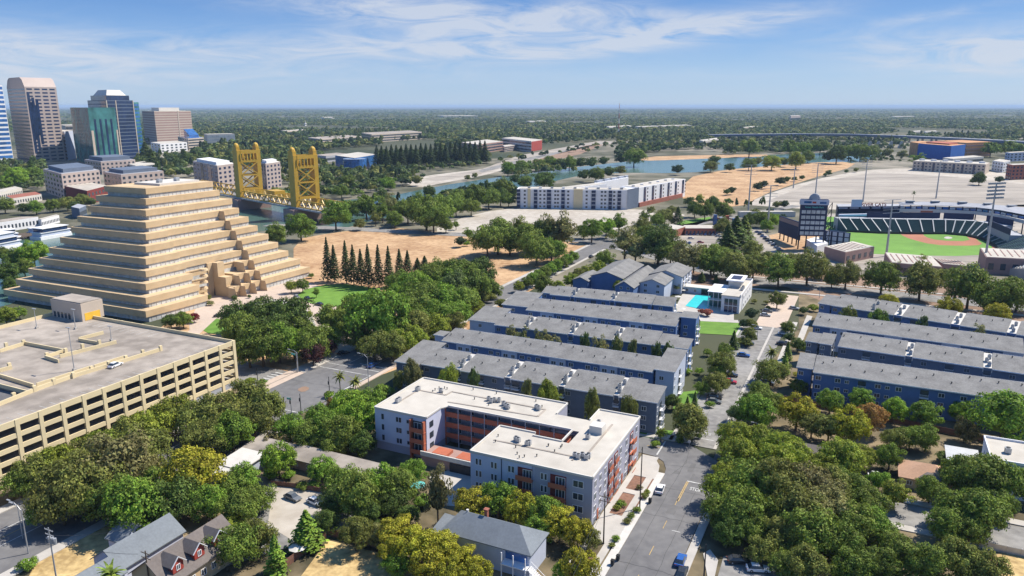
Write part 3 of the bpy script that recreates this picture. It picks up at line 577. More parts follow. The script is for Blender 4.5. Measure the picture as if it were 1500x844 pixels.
# ------------------------------------------------------------------ townhouse rows
def row_house(label, pb, qb, fr_w, zE, zR, style, wallm='blue', group='rows of blue townhouses', stubs=(), segs=None, h_e=0):
    """pb, qb: front eave ends in grid coordinates; fr_w: depth of the roof; zE eave, zR ridge (behind)"""
    p, q_ = Vector(pb), Vector(qb); L_ = (q_-p).length; ang = math.atan2(q_.y-p.y, q_.x-p.x)
    x, y = W(*pb); T = thing('townhouse_row', label, 'townhouse row', (x,y,0), ang - AZ, group); D = fr_w
    segs = segs or [(0, L_)]
    sl = (zR-zE)/D
    MB().prism([(.2,.7),(L_-.2,.7),(L_-.2,D-.3),(.2,D-.3)], 0, [zE+sl*.7-.25,zE+sl*.7-.25,zE+sl*(D-.3)-.25,zE+sl*(D-.3)-.25]).build('wall', M[wallm], T)
    for k, (s, e) in enumerate(segs):
        dz = .0
        MB().prism([(s,0),(e,0),(e,D),(s,D)], [zE-.2,zE-.2,zR-.2,zR-.2], [zE,zE,zR,zR]).build('roof', M['shingle'], T)
        MB().box(s,-.06,zE-.34,e,-.003,zE+.02).build('fascia', M['white'], T); MB().box(s+.2,D+.003,zR-.4,e-.2,D+.08,zR+.05).build('ridge_trim', M['white'], T)
    for (s, e), (s2, e2) in zip(segs[:-1], segs[1:]):   # service wells with condensers between roof segments
        MB().prism([(e,.9),(s2,.9),(s2,D-.2),(e,D-.2)], zE-2.2, [zE+sl*.9-.2,zE+sl*.9-.2,zR-.22,zR-.22]).build('service_well', M['offwhite'], T)
        for j in range(3): ac_unit(T, (e+s2)/2 + (-.35 if j%2 else .35), 2.6+j*(D-4)/3, zE-.2+sl*(2.6+j*(D-4)/3), 1.05)
        for xx in (e, s2): MB().box(xx-.12,.6,zE-1.5,xx+.12,.89,zE+.1).build('well_wall', M['offwhite'], T)
        for f in (0.2, 3.0, 5.9):
            if f + 2.2 < zE: balcony(T, (e+s2)/2, .68, f, max(1.8,s2-e-.3), .9, m='white')
    step = 5.6; n = int(L_/step)
    for k in range(n):
        cx = (k+.5)*L_/n; bay = style == 'bays' and k % 3 == 1
        if any(e-1.6 < cx < s2+1.6 for (s,e),(s2,e2) in zip(segs[:-1], segs[1:])): continue
        y0 = .7
        if bay:
            MB().box(cx-2.9,.25,0,cx+2.9,.7,zE-.1).build('bay_wall', M['palebl'], T); y0 = .25
        for f in (0.3, 3.0, 5.9):
            if f + 2 > zE: continue
            if style == 'front' and (k % 3 == 2) and f > 1: balcony(T, cx, y0-.01, f, 2.4, 1.0)
            elif style == 'seg' and k % 2 and f > 1: balcony(T, cx, y0-.01, f, 2.6, 1.0)
            elif bay:
                win(T, cx-1.3, y0-.01, f+.8, 1.8, 1.3); win(T, cx+1.5, y0-.01, f+.8, 1.5, 1.3)
            else:
                win(T, cx-1.2, y0-.01, f+.8, 1.7, 1.4, fm='grey' if style=='seg' else 'white'); 
                if k % 2: win(T, cx+1.4, y0-.01, f+.9, 1.3, 1.1)
    for f in (0.4,3.1,6.0):
        if f+2 > zE: continue
        for yy in (D*.35, D*.7): win(T, L_-.18, yy, f+.8, 1.3, 1.4, '+x'); win(T, .18, yy, f+.8, 1.3, 1.4, '-x')
    rr_ = random.Random(int(L_*100+D*7))
    for k in range(int(L_/4.5)):
        xx = 1.5+k*4.5+rr_.uniform(-1,1); yy = rr_.uniform(.35,.9)*D
        if all(not (e-.5<xx<s2+.5) for (s,e),(s2,e2) in zip(segs[:-1], segs[1:])): roof_vent(T, xx, yy, zE+sl*yy)
    for st in stubs:          # (x0,y0,x1,y1,zE,zR,wall material) end wings with their own roof
        x0,y0,x1,y1,ze,zr,wm = st
        MB().prism([(x0+.4,y0+.5),(x1-.4,y0+.5),(x1-.4,y1-.2),(x0+.4,y1-.2)], 0, [ze-.25,ze-.25,zr-.3,zr-.3]).build('end_wing', M[wm], T)
        MB().prism([(x0,y0),(x1,y0),(x1,y1),(x0,y1)], [ze-.2,ze-.2,zr-.2,zr-.2], [ze,ze,zr,zr]).build('roof', M['shingle'], T)
        MB().box(x0,y0-.06,ze-.3,x1,y0-.003,ze+.02).build('fascia', M['white'], T)
        for f in (.3,3.1,5.9):
            if f+1.8 < ze:
                win(T, (x0+x1)/2-1, y0+.49, f+.8, 1.5, 1.4); balcony(T, x1-.38, (y0+y1)/2, f, 2.4, 1.1, '+x')
                win(T, x1-.39, y0+1.6, f+.8, 1.2, 1.4, '+x')
    return T
GL = [G(607+0,503,11)]
def g(px,py,z): return G(px,py,z)
row_house('long townhouse row nearest the U shaped apartment block with slate walls and condenser gaps', (-125,194), (-58.5,194.6), 11.5, 9.3, 11.3, 'seg', 'slate',
          segs=[(0,12.4),(14.2,29.6),(31.6,47.3),(49.2,64.3),(65.8,71.5)], stubs=[(-9.5,-1,-.2,17.0,9.2,11.4,'slate'),(71.6,-1.5,77.6,9,9.9,11.2,'slate')])
row_house('second townhouse row behind the U shaped block with white bays in dark blue walls', (-131.8,218.2), (-55.5,218.6), 10, 9.3, 11.2, 'bays', 'blue', stubs=[(76.4,.5,83,17.5,10.2,12.2,'palebl'),(-4.5,2,-.2,7,10.4,10.6,'palebl')])
row_house('third townhouse row with three condenser gaps and dark blue balcony end tower', (-124,244), (-62,245.6), 11, 9.3, 11.2, 'seg', 'blue', segs=[(0,11.5),(13.4,29.6),(31.6,46.4),(48.4,62)], stubs=[(-12,2,-.2,17,9.4,11.3,'palebl'),(62.1,.5,68,10.5,9.6,10.8,'blue'),(68.1,-1.5,73.5,8,9.9,10.8,'blue')])
row_house('fourth townhouse row whose right end meets the small clubhouse lawn', (-122,268.6), (-61,271.5), 12, 9.3, 11.4, 'bays', 'blue', stubs=[(-12.5,4,-.2,21,9.4,11.4,'blue'),(61.1,6.5,67.6,14.5,11.4,11.7,'blue')])
row_house('short fifth townhouse row with two condenser gaps beside the pool', (-123,296.5), (-78,299), 10, 9.3, 11.0, 'seg', 'blue', segs=[(0,9.3),(11,27),(29,45)], stubs=[(-5,3,-.2,10,9.0,10.6,'blue'),(45.1,1.5,54,9.5,8.9,10.9,'blue')])
e0, e1 = g(1191,545,9.3), g(1500,588,9.3)
row_house('long blue townhouse row facing the round street trees with small white balconies', e0, (e1[0]+12,e1[1]-.5), 12, 9.3, 11.2, 'front', 'blue', group='blue townhouse rows right of the lane', stubs=[(-5.2,2.5,-.2,13.5,9.4,11.0,'blue')])
row_house('second blue townhouse row right of the lane with slate walls and condenser gaps', g(1227,507,9.3), (50,266.5), 12, 9.3, 11.2, 'seg', 'slate', group='blue townhouse rows right of the lane', segs=[(0,20.8),(23,43),(45.4,66)], stubs=[(-6.4,1,-1.8,10,9.1,10.6,'slate'),(-11,2,-6.5,9,8.9,10.4,'slate')])
row_house('third blue townhouse row right of the lane with white window bays', g(1190,476,9.3), (52,290), 12, 9.3, 11.3, 'bays', 'blue', group='blue townhouse rows right of the lane')
row_house('farthest blue townhouse row right of the lane below the yellow bushes', g(1217,447,9.3), (56,314), 14, 9.3, 11.2, 'seg', 'blue', group='blue townhouse rows right of the lane', segs=[(0,15.5),(15.8,24),(27,44),(47,62),(65,71)], stubs=[(-5.5,1,-.2,12,9.1,10.8,'blue')])
# the gabled house cluster north of the rows
def gable_house(name, label, cat, b, a, parts, group=None, rz=0):
    x, y = W(b, a); T = thing(name, label, cat, (x,y,0), -AZ+rz, group)
    for pt in parts:      # (x0,y0,x1,y1, z_eave, z_ridge, axis, wall, roof)
        x0,y0,x1,y1,ze,zr,ax,wm,rm = pt; o = .5
        MB().box(x0,y0,0,x1,y1,ze).build('wall', M[wm], T)
        if ax == 'x':
            ym = (y0+y1)/2
            MB().add([(x0,y0,ze),(x0,y1,ze),(x0,ym,zr-.1)],[(0,1,2)]).build('gable', M[wm], T); MB().add([(x1,y0,ze),(x1,y1,ze),(x1,ym,zr-.1)],[(2,1,0)]).build('gable', M[wm], T)
            k = (zr-ze)/(ym-y0)*o
            MB().add([(x0-o,y0-o,ze-k),(x1+o,y0-o,ze-k),(x1+o,ym,zr),(x0-o,ym,zr),(x1+o,y1+o,ze-k),(x0-o,y1+o,ze-k),
                      (x0-o,y0-o,ze-k-.2),(x1+o,y0-o,ze-k-.2),(x1+o,ym,zr-.2),(x0-o,ym,zr-.2),(x1+o,y1+o,ze-k-.2),(x0-o,y1+o,ze-k-.2)],
                [(0,1,2,3),(3,2,4,5),(9,8,7,6),(11,10,8,9),(0,6,7,1),(5,4,10,11),(1,7,8,2),(2,8,10,4),(0,3,9,6),(3,5,11,9)]).build('roof', M[rm], T)
        elif ax == 'y':
            xm = (x0+x1)/2
            MB().add([(x0,y0,ze),(x1,y0,ze),(xm,y0,zr-.1)],[(0,1,2)]).build('gable', M[wm], T); MB().add([(x0,y1,ze),(x1,y1,ze),(xm,y1,zr-.1)],[(2,1,0)]).build('gable', M[wm], T)
            k = (zr-ze)/(xm-x0)*o
            MB().add([(x0-o,y0-o,ze-k),(x0-o,y1+o,ze-k),(xm,y1+o,zr),(xm,y0-o,zr),(x1+o,y1+o,ze-k),(x1+o,y0-o,ze-k),
                      (x0-o,y0-o,ze-k-.2),(x0-o,y1+o,ze-k-.2),(xm,y1+o,zr-.2),(xm,y0-o,zr-.2),(x1+o,y1+o,ze-k-.2),(x1+o,y0-o,ze-k-.2)],
                [(3,2,1,0),(5,4,2,3),(6,7,8,9),(9,8,10,11),(1,7,6,0),(11,10,4,5),(0,6,9,3),(3,9,11,5),(2,8,7,1),(4,10,8,2)]).build('roof', M[rm], T)
        elif ax == 'h':      # hip
            xm, ym = (x0+x1)/2, (y0+y1)/2; r = min(x1-x0, y1-y0)/2
            if x1-x0 > y1-y0: A1, A2 = (x0+r,ym,zr), (x1-r,ym,zr)
            else: A1, A2 = (xm,y0+r,zr), (xm,y1-r,zr)
            X0,Y0,X1,Y1 = x0-o,y0-o,x1+o,y1+o
            vs = [(X0,Y0,ze),(X1,Y0,ze),(X1,Y1,ze),(X0,Y1,ze),A1,A2,(X0,Y0,ze-.2),(X1,Y0,ze-.2),(X1,Y1,ze-.2),(X0,Y1,ze-.2)]
            fs = [(0,1,5,4),(1,2,5),(2,3,4,5),(3,0,4)] if x1-x0 > y1-y0 else [(0,1,4),(1,2,5,4),(2,3,5),(3,0,4,5)]
            MB().add(vs, fs+[(6,7,1,0),(7,8,2,1),(8,9,3,2),(9,6,0,3),(9,8,7,6)]).build('roof', M[rm], T)
        elif ax == 'f': MB().box(x0-.1,y0-.1,ze,x1+.1,y1+.1,ze+.35).build('roof', M[rm], T)
        elif ax == 's':      # shed, rising away
            MB().prism([(x0-o,y0-o),(x1+o,y0-o),(x1+o,y1+o),(x0-o,y1+o)], [ze,ze,zr,zr], [ze+.25,ze+.25,zr+.25,zr+.25]).build('roof', M[rm], T)
            MB().prism([(x0,y0),(x1,y0),(x1,y1),(x0,y1)], ze-.01, [ze+.02,ze+.02,zr,zr]).build('gable', M[wm], T)
    return T
def zat(x, y, py):                 # height above the ground point x, y seen at photo row py
    lo, hi = -5, 400
    for _ in range(40):
        m = (lo+hi)/2
        if proj(x, y, m)[1] > py: lo = m
        else: hi = m
    return lo
# ------------------------------------------------------------------ clubhouse, pool house
C = gthing('clubhouse', 'white two storey clubhouse with open roof terrace and rooftop lantern beside the swimming pool', 'clubhouse', -55.5, 334)
MB().box(0,0,0,8,7,7.6).box(.4,7,0,8.2,35.5,7.6).build('wall', M['white'], C)
MB().box(-.2,-.2,7.6,8.4,7.2,7.9).box(.2,7.21,7.6,8.4,35.7,7.9).build('roof', M['roofw'], C)
MB().box(8.1,0,7.91,8.35,35.5,8.8).box(.3,15,7.91,.55,35.5,8.6).box(.56,35.2,7.91,8.09,35.45,8.8).build('parapet', M['white'], C)
MB().box(0,17,7.91,5.4,28,10.9).build('lantern', M['offwhite'], C); MB().box(-1.0,15.6,10.9,6.6,29.4,11.4).build('lantern_roof', M['white'], C)
MB().box(.6,18.5,11.41,5,26.5,11.55).build('solar_panel', M['navy'], C)
MB().box(-7,5,3.7,-.01,9,3.95).box(-7.2,4.6,7.5,-.01,21,7.8).build('terrace_canopy', M['white'], C)
for x in (-6.8,-4.6,-2.4): MB().box(x,5,0,x+.25,5.25,7.5).build('column', M['white'], C)
MB().box(-6.6,8,0.1,-.1,20,3.6).build('lounge_glazing', M['wing'], C); MB().box(-6.6,9,4.0,-.1,20,7.4).build('upper_glazing', M['wing'], C)
MB().box(1.2,-.08,.3,7.2,-.01,6.4).build('entrance_glazing', M['wind'], C)
for x in (1.2,3.1,5.0,7.0): MB().box(x,-.16,.3,x+.2,-.09,6.4).build('mullion', M['white'], C)
MB().box(1.2,-.2,3.2,7.2,-.09,3.5).build('mullion', M['white'], C)
for k in range(4): win(C, 8.21, 10+k*6, 4.6, 1.6, 1.6, '+x'); win(C, 8.21, 10+k*6, 1.0, 1.6, 1.6, '+x')
for k in range(3): ac_unit(C, 6.8, 12+k*2.2, 7.95, 1.1)
C = gthing('pool_house', 'long low pale teal pool house behind the swimming pool', 'pool house', -79, 362)
MB().box(0,0,0,21,5,3.2).build('wall', M['palebl'], C); MB().box(-.6,-.8,3.2,21.6,5.6,3.55).build('roof', M['offwhite'], C)
for x in (2,6,16,19): win(C, x, -.01, 1.0, 1.4, 1.4)
MB().box(9,-.06,.1,13.5,-.01,2.9).build('doorway', M['dark'], C)
tag(MB().add([(0,0,2.2)]+[(1.6*cos(k*pi/4),1.6*sin(k*pi/4),1.75) for k in range(8)],[(0,1+k,1+(k+1)%8) for k in range(8)]).tube((0,0,0),(0,0,2.1),.04).build('parasol', M['offwhite'], None, (*P(1000,430),0.1)), 'white parasol at the far corner of the swimming pool', 'parasol', 'parasols by the pool')
for px,py,lab in ((993,440,'white parasol beside the middle of the pool edge'),(988,452,'white parasol at the near corner of the pool'),(999,458,'white parasol nearest the clubhouse lawn')):
    o = bpy.data.objects['parasol'].copy(); COL.objects.link(o); o.location = (*P(px,py),.1); o['label'] = lab
# ------------------------------------------------------------------ gabled cluster
gable_house('gabled_house_cluster', 'blue and white apartment house with several crossing grey gables beside the pool', 'apartment house', -110, 336,
   [(-10,6,6,42,9,11.6,'y','blue','shingle'),(6.2,-6,15,34,8,10.6,'y','blue','shingle'),(15.2,22,31,44,9,11.5,'y','palebl','shingle'),(15.2,4,27,21.8,8.4,10.6,'y','palebl','shingle'),(-18,2,-10.2,20,7,8.6,'y','blue','shingle')])
T = bpy.data.objects['gabled_house_cluster']
for f in (.3,3.1,5.8):
    for y in (26,32,38): balcony(T, 31.01, y, f, 2.6, 1.2, '+x')
    for x in (18,24): win(T, x, 3.98, f+.8, 1.6, 1.4)
    for x in (9,12.5): win(T, x, -6.02, f+.8, 1.4, 1.4)
# ------------------------------------------------------------------ detached houses in the foreground
T = gable_house('hip_roof_house', 'grey shingled house with brick chimney and white outside stair beside the gold trees', 'house', -72, 118,
   [(0,0,19.5,8.2,5.6,8.6,'h','palebl','shingle2'),(-3.4,1.5,-.2,7,3.2,4.4,'s','palebl','shingle2')])
MB().box(7.2,4.6,6.5,7.9,5.3,9.6).box(7.05,4.45,9.6,8.05,5.45,9.85).build('chimney', M['brick'], T)
MB().tube((3,5.2,7),(3,5.2,8.4),.3).build('flue', M['offwhite'], T)
MB().box(14,-1.8,2.9,19.5,-.02,3.1).build('porch_deck', M['white'], T)
for x in (14.1,16.6,19.2): MB().box(x,-1.75,0,x+.2,-1.55,5.5).build('porch_post', M['white'], T)
MB().box(14.3,-.08,3.4,19,-.02,5.2).build('porch_window', M['winb'], T)
st = MB()
for k in range(12): st.box(19.7+k*.32,-1.5,2.9-k*.25,20.02+k*.32,.2,3.0-k*.25)
st.bar((19.7,-1.5,3.9),(23.6,-1.5,.9),.08).bar((19.7,.2,3.9),(23.6,.2,.9),.08); st.build('outside_stair', M['white'], T)
T = gable_house('dormer_house', 'cream house with brown shingle roof and three red gabled dormers', 'house', -118.7, 82, [(0,0,9.5,17.5,4.6,8.3,'y','cream','shinglebr')])
for y in (3.2,8.2,13.2):
    MB().box(6.3,y-1.2,5.3,8.9,y+1.2,7.0).build('dormer', M['redp'], T)
    MB().add([(5.2,y,8.5),(9.2,y,8.5),(9.2,y-1.7,6.8),(5.2,y-1.7,6.8),(9.2,y+1.7,6.8),(5.2,y+1.7,6.8)],[(0,3,2,1),(0,1,4,5)]).add([(5.2,y,8.35),(9.2,y,8.35),(9.2,y-1.7,6.65),(5.2,y-1.7,6.65),(9.2,y+1.7,6.65),(5.2,y+1.7,6.65)],[(1,2,3,0),(5,4,1,0)]).build('dormer_roof', M['shinglebr'], T)
    MB().add([(8.9,y-1.2,7.0),(8.9,y+1.2,7.0),(8.9,y,8.2)],[(0,1,2)]).build('dormer_gable', M['redp'], T)
    MB().bar((9.22,y,8.45),(9.22,y-1.72,6.75),.14).bar((9.22,y,8.45),(9.22,y+1.72,6.75),.14).build('bargeboard', M['white'], T)
    win(T, 8.91, y, 5.6, .9, 1.2, '+x'); win(T, 9.51, y, 1.5, 1.3, 1.5, '+x')
for y in (5.7, 10.7): win(T, 9.51, y, 1.5, 1.1, 1.5, '+x')
win(T, 3, -.01, 1.2, 1.2, 1.5); win(T, 6.5, -.01, 1.2, 1.2, 1.5)
T = gable_house('grey_gabled_house', 'blue grey shingled house with crossing gables beside the dormer house', 'house', -131, 83,
   [(0,0,8,14.5,3.6,6.4,'y','lav','shingle2'),(-4.5,6.5,-.2,13,3.3,5.4,'x','lav','shingle2'),(2,-8,9,-.2,3.3,5.6,'y','lav','shingle2')])
for y in (-6,-3.5): win(T, 9.01, y, 1.2, 1.2, 1.3, '+x')
win(T, 5, -8.01, 1.1, 1.3, 1.3)
MB().box(5,-8.3,2.8,5.6,-8.05,3.6).build('porch_sign', M['white'], T)
T = gthing('long_low_building', 'long low building with bent pale brown roof behind the car park', 'building', -141, 131)
MB().box(0,1,0,12,7.4,2.9).box(12,3.4,0,40,8.6,2.7).build('wall', M['brickp'], T)
MB().prism([(-.6,.2),(12.3,.2),(12.3,8.2),(-.6,8.2)],[2.9,2.9,3.7,3.7],[3.15,3.15,3.95,3.95]).build('roof', M['deck'], T)
MB().prism([(12.31,2.8),(26,2.8),(26,9.2),(12.31,9.2)],[2.7,2.7,3.5,3.5],[2.95,2.95,3.75,3.75]).build('roof', M['deck'], T)
MB().prism([(26.02,3),(40.5,3),(40.5,9.3),(26.02,9.3)],[2.65,2.65,3.45,3.45],[2.9,2.9,3.7,3.7]).build('roof', M['deck'], T)
for x in (3,8,16,20,30,36): win(T, x, .98 if x < 12 else 3.38, .9, 1.3, 1.2)
T = gthing('garden_shed_house', 'small house with pale grey shed roof beside the long low building', 'house', -140.5, 124)
MB().box(0,0,0,7.5,8,2.8).box(.5,-3.4,0,6,-.01,2.1).build('wall', M['palebl'], T)
MB().prism([(-.5,-.4),(8,-.4),(8,8.4),(-.5,8.4)],[2.8,2.8,3.4,3.4],[3.0,3.0,3.6,3.6]).build('roof', M['offwhite'], T)
MB().prism([(.2,-3.8),(6.4,-3.8),(6.4,-.5),(.2,-.5)],[2.1,2.1,2.6,2.6],[2.25,2.25,2.75,2.75]).build('lean_to_roof', M['offwhite'], T); win(T, 7.51, 3, .9, 1.2, 1.2, '+x')
T = gable_house('tan_roof_house', 'single storey house with tan hipped roof among trees at the right', 'house', 13.5, 190.5, [(0,0,12,9.5,2.8,5.2,'h','cream','shinglet')])
MB().prism([(3.6,-.2),(9.2,-.2),(6.4,3.2)],[3.1,3.1,4.3],[3.3,3.3,4.35]).build('roof_dormer', M['shinglebr'], T)
for x in (2,5,8.5): win(T, x, -.01, .9, 1.3, 1.2)
T = gable_house('brown_roof_house', 'brown shingled house half hidden by yellow green trees', 'house', -15, 190.5, [(0,0,13,9,3.0,5.0,'x','cream','shinglebr')]); win(T, 3, -.01, .9, 1.3, 1.2)
T = gthing('corrugated_shed', 'pale metal roofed shed in the shade behind the tan roofed house', 'shed', 24.5, 205)
MB().box(0,0,0,7,8,2.6).build('wall', M['offwhite'], T); MB().prism([(-.3,-.3),(7.3,-.3),(7.3,8.3),(-.3,8.3)],[2.6]*2+[3.3]*2,[2.75]*2+[3.45]*2).build('roof', M['galv'], T); MB().box(2,-.04,.1,5,-.001,2.2).build('door', M['grey'], T)
T = gthing('white_modern_building', 'white modern flat roofed block at the right edge', 'building', 32, 195)
MB().box(0,0,0,9,14,8.6).box(9.2,-1,0,30,14,8.2).build('wall', M['white'], T)
flat_roof(T, [(0,0),(9,0),(9,14),(0,14)], 9.0, 'roofw', 'white'); flat_roof(T, [(9.4,-1),(30,-1),(30,14),(9.4,14)], 8.6, 'roofw', 'white')
MB().tube((9.1,-.2,0),(9.1,-.2,8.6),.1).build('downpipe', M['navy'], T)
for f in (1,5.4):
    for x in (3,6.5): win(T, x, -.01, f, 1.4, 1.4, fm='dark')
    for y in (4,10): win(T, -.01, y, f, 1.4, 1.4, '-x')
ac_unit(T, 4, 6, 8.8, 1.3)
# ------------------------------------------------------------------ fences, poles, lamps, signals
def fence(label, pts, h=1.8, m='wood', cat='fence'):
    x, y = W(*pts[0]); T = thing('fence', label, cat, (x,y,0), -AZ)
    o = pts[0]
    for p, q_ in zip(pts[:-1], pts[1:]):
        MB().bar((p[0]-o[0],p[1]-o[1],h/2+.08),(q_[0]-o[0],q_[1]-o[1],h/2+.08),.06,h).build('boards', M[m], T)
        n = max(1, int((Vector(q_)-Vector(p)).length/2.4))
        for k in range(n):
            t = k/n; xx = p[0]+(q_[0]-p[0])*t-o[0]; yy = p[1]+(q_[1]-p[1])*t-o[1]
            MB().box(xx-.07,yy-.12,0,xx+.07,yy+.12,h+.2).build('post', M[m], T)
fence('brown board fence closing off the dry yard at bottom centre', [G(408,840),G(470,795),G(478,790)]); fence('brown board fence behind the dry yard below the small oak', [G(480,785),G(560,805),G(595,822)])
fence('low brown fence behind the parked cars', [G(398,712),G(436,716),G(500,728)],1.3)
fence('chain link fence by the far right road', [(28,168.5),(60,168.5)],1.6,'galv')
fence('dark fence between the blue row and the street trees', [(-20,236),(40,228)],1.7)
def pole(px, py, h, label, arms=1, m='pole', cat='utility pole'):
    T = thing('utility_pole', label, cat, (*P(px,py),0), -AZ)
    MB().tube((0,0,0),(0,0,h),.17,.11,7).build('pole', M[m], T)
    for k in range(arms): MB().box(-1.2,-.06,h-.6-k*1.0,1.2,.06,h-.48-k*1.0).build('crossarm', M[m], T)
    for k in range(arms):
        for x in (-1.1,-.5,.5,1.1): MB().tube((x,0,h-.48-k),(x,0,h-.25-k),.06,.04,5).build('insulator', M['galv'], T)
    return T
pole(937,746,15.5,'tall dark utility pole on the pavement beside the planting bed',0); pole(884,797,11.5,'dark utility pole with short crossarms in front of the lavender block corner',2)
T = pole(85,862,13,'grey pole crowded with crossarms and transformers at the bottom left',3,'galv')
for x in (-.7,.2,.9): MB().tube((x,.3,9.6),(x,.3,10.8),.32,.32,8).build('transformer', M['galv'], T)
pole(222,880,10.5,'dark utility pole in front of the dormer house',2)
pole(1030,862,9.5,'thin dark pole at the bottom of the street',0,'dark')
def wire(label, p, q_, sag=.8):
    p, q_ = Vector(p), Vector(q_); mb = MB(); pr = p
    for k in range(1, 9):
        t = k/8; c = p.lerp(q_, t); c.z -= sag*4*t*(1-t); mb.bar(pr, c, .045); pr = c
    tag(mb.build('overhead_wire', M['dark']), label, 'wire')
a1, a2, a3 = P(884,797), P(937,746), P(85,862)
wire('overhead wire running between the two poles beside the lavender block', (*a1,10.9), (*a2,15.2)); wire('overhead wire leaving the near pole for the bottom edge', (*a1,10.9), (*P(835,900),9.5)); wire('lower overhead wire leaving the near pole for the bottom edge', (*a1,9.8), (*P(838,905),8.6))
wire('overhead wire from the transformer pole to the grey gabled house', (*a3,11.4), (*W(-129,92),6)); wire('second overhead wire from the transformer pole to the dormer house', (*a3,10.4), (*W(-119,84),7))
def street_lamp(px, py, h, label, arm=2.6, side=1, m='galv'):
    T = thing('street_lamp', label, 'street lamp', (*P(px,py),0), -AZ, 'street lamps'); mb = MB().tube((0,0,0),(0,0,h*.93),.14,.09,7)
    mb.build('pole', M[m], T); MB().tube((0,0,h*.9),(side*arm*.4,0,h*.985),.07,.06,6).tube((side*arm*.4,0,h*.985),(side*arm,0,h),.06,.05,6).build('arm', M[m], T)
    MB().box(side*arm-.1 if side>0 else side*arm-.9,-.15,h-.05,side*arm+.9 if side>0 else side*arm+.1,.15,h+.1).build('lamp_head', M[m], T)
street_lamp(42,812,11,'tall street lamp arching over the road at the left edge',2.8,-1); street_lamp(34,790,8.5,'shorter street lamp behind the tall one at the left edge',2.6,-1)
street_lamp(540,566,11,'street lamp arching over the main road beside the nearest townhouse row',3,-1); street_lamp(437,546,8,'street lamp arm over the junction beside the purple tree',3.2,-1)
for k,(px,py,h) in enumerate(((716,352,9),(763,345,8),(1109,498,6),(838,338,9),(1200,437,6),(914,352,9),(1112,640,4))):
    street_lamp(px,py,h,['slim street lamp behind the airy oaks','slim street lamp among the big oaks','small lamp post beside the lane cars','street lamp beside the far junction','small lamp post beside the pink court','street lamp beside the olive tree past the junction','round sign-like lamp at the mouth of the lane'][k],1.6,-1)
def signal(px, py, h, label, arm=0, side=1):
    T = thing('traffic_signal', label, 'traffic light', (*P(px,py),0), -AZ, 'traffic lights'); MB().tube((0,0,0),(0,0,h),.13,.1,7).build('pole', M['galv' if arm else 'dark'], T)
    if arm:
        MB().tube((0,0,h-.4),(side*arm,0,h-.1),.08,.06,6).build('arm', M['galv'], T); MB().box(side*arm*.55,-.05,h-1.0,side*arm*.55+1.6,.05,h-.5).build('street_name_panel', M['teal'], T)
    for x in ([side*arm] if arm else []) + [0]:
        g_ = MB().box(x-.2,-.35,h-1.5 if x else h*.6,x+.2,-.14,h-.4 if x else h*.6+1.1).build('signal_head', M['dark'], T)
signal(436,547,7.5,'traffic light with long arm and teal panel at the garage junction',4,-1); signal(378,564,6,'pale traffic light post at the garage corner of the junction'); signal(483,580,6.5,'dark traffic light post left of the palms')
signal(441,604,6,'dark leaning post at the near side of the junction'); signal(427,606,5.4,'pale arched traffic light at the near side of the junction',2.5,-1)
T = thing('round_sign','round grey sign on a post at the mouth of the lane','sign',(*P(1009,660),0),-AZ); MB().tube((0,0,0),(0,0,2.6),.05,.05,6).build('post',M['galv'],T); MB().tube((0,-.05,2.6),(0,.02,2.6),.42,.42,10).build('sign_face',M['offwhite'],T)
def bin_(px, py, label):
    T = thing('wheelie_bin', label, 'bin', (*P(px,py),.28 if px<1000 else .1), -AZ, 'bins on the pavement'); MB().box(-.32,-.35,.12,.32,.35,1.0).build('bin_body', M['dark'], T); MB().box(-.36,-.4,1.0,.36,.4,1.1).build('lid', M['black'], T); MB().tube((-.3,.3,.1),(.3,.3,.1),.1).build('wheel', M['black'], T)
bin_(897,829,'dark bin at the kerb of the lower pavement'); bin_(905,822,'dark bin beside the driveway end of the pavement'); bin_(952,738,'dark bin behind the white car')
# solar style canopies and patio umbrellas
T = thing('garden_umbrella','teal garden umbrella beside the concrete pad','umbrella',(*P(612,722),0)); MB().tube((0,0,0),(0,0,2.3),.04).build('pole',M['galv'],T)
MB().add([(0,0,2.6)]+[(2*cos(k*pi/4),2*sin(k*pi/4),2.1) for k in range(8)],[(0,1+k,1+(k+1)%8) for k in range(8)]).build('canopy',M['teal'],T)
T = thing('garden_umbrella','white garden umbrella beside the young conifer and board fence','umbrella',(*P(437,815),0)); MB().tube((0,0,0),(0,0,2.2),.04).build('pole',M['galv'],T)
MB().add([(0,0,2.6)]+[(1.9*cos(k*pi/4),1.9*sin(k*pi/4),2.1) for k in range(8)],[(0,1+k,1+(k+1)%8) for k in range(8)]).build('canopy',M['offwhite'],T)
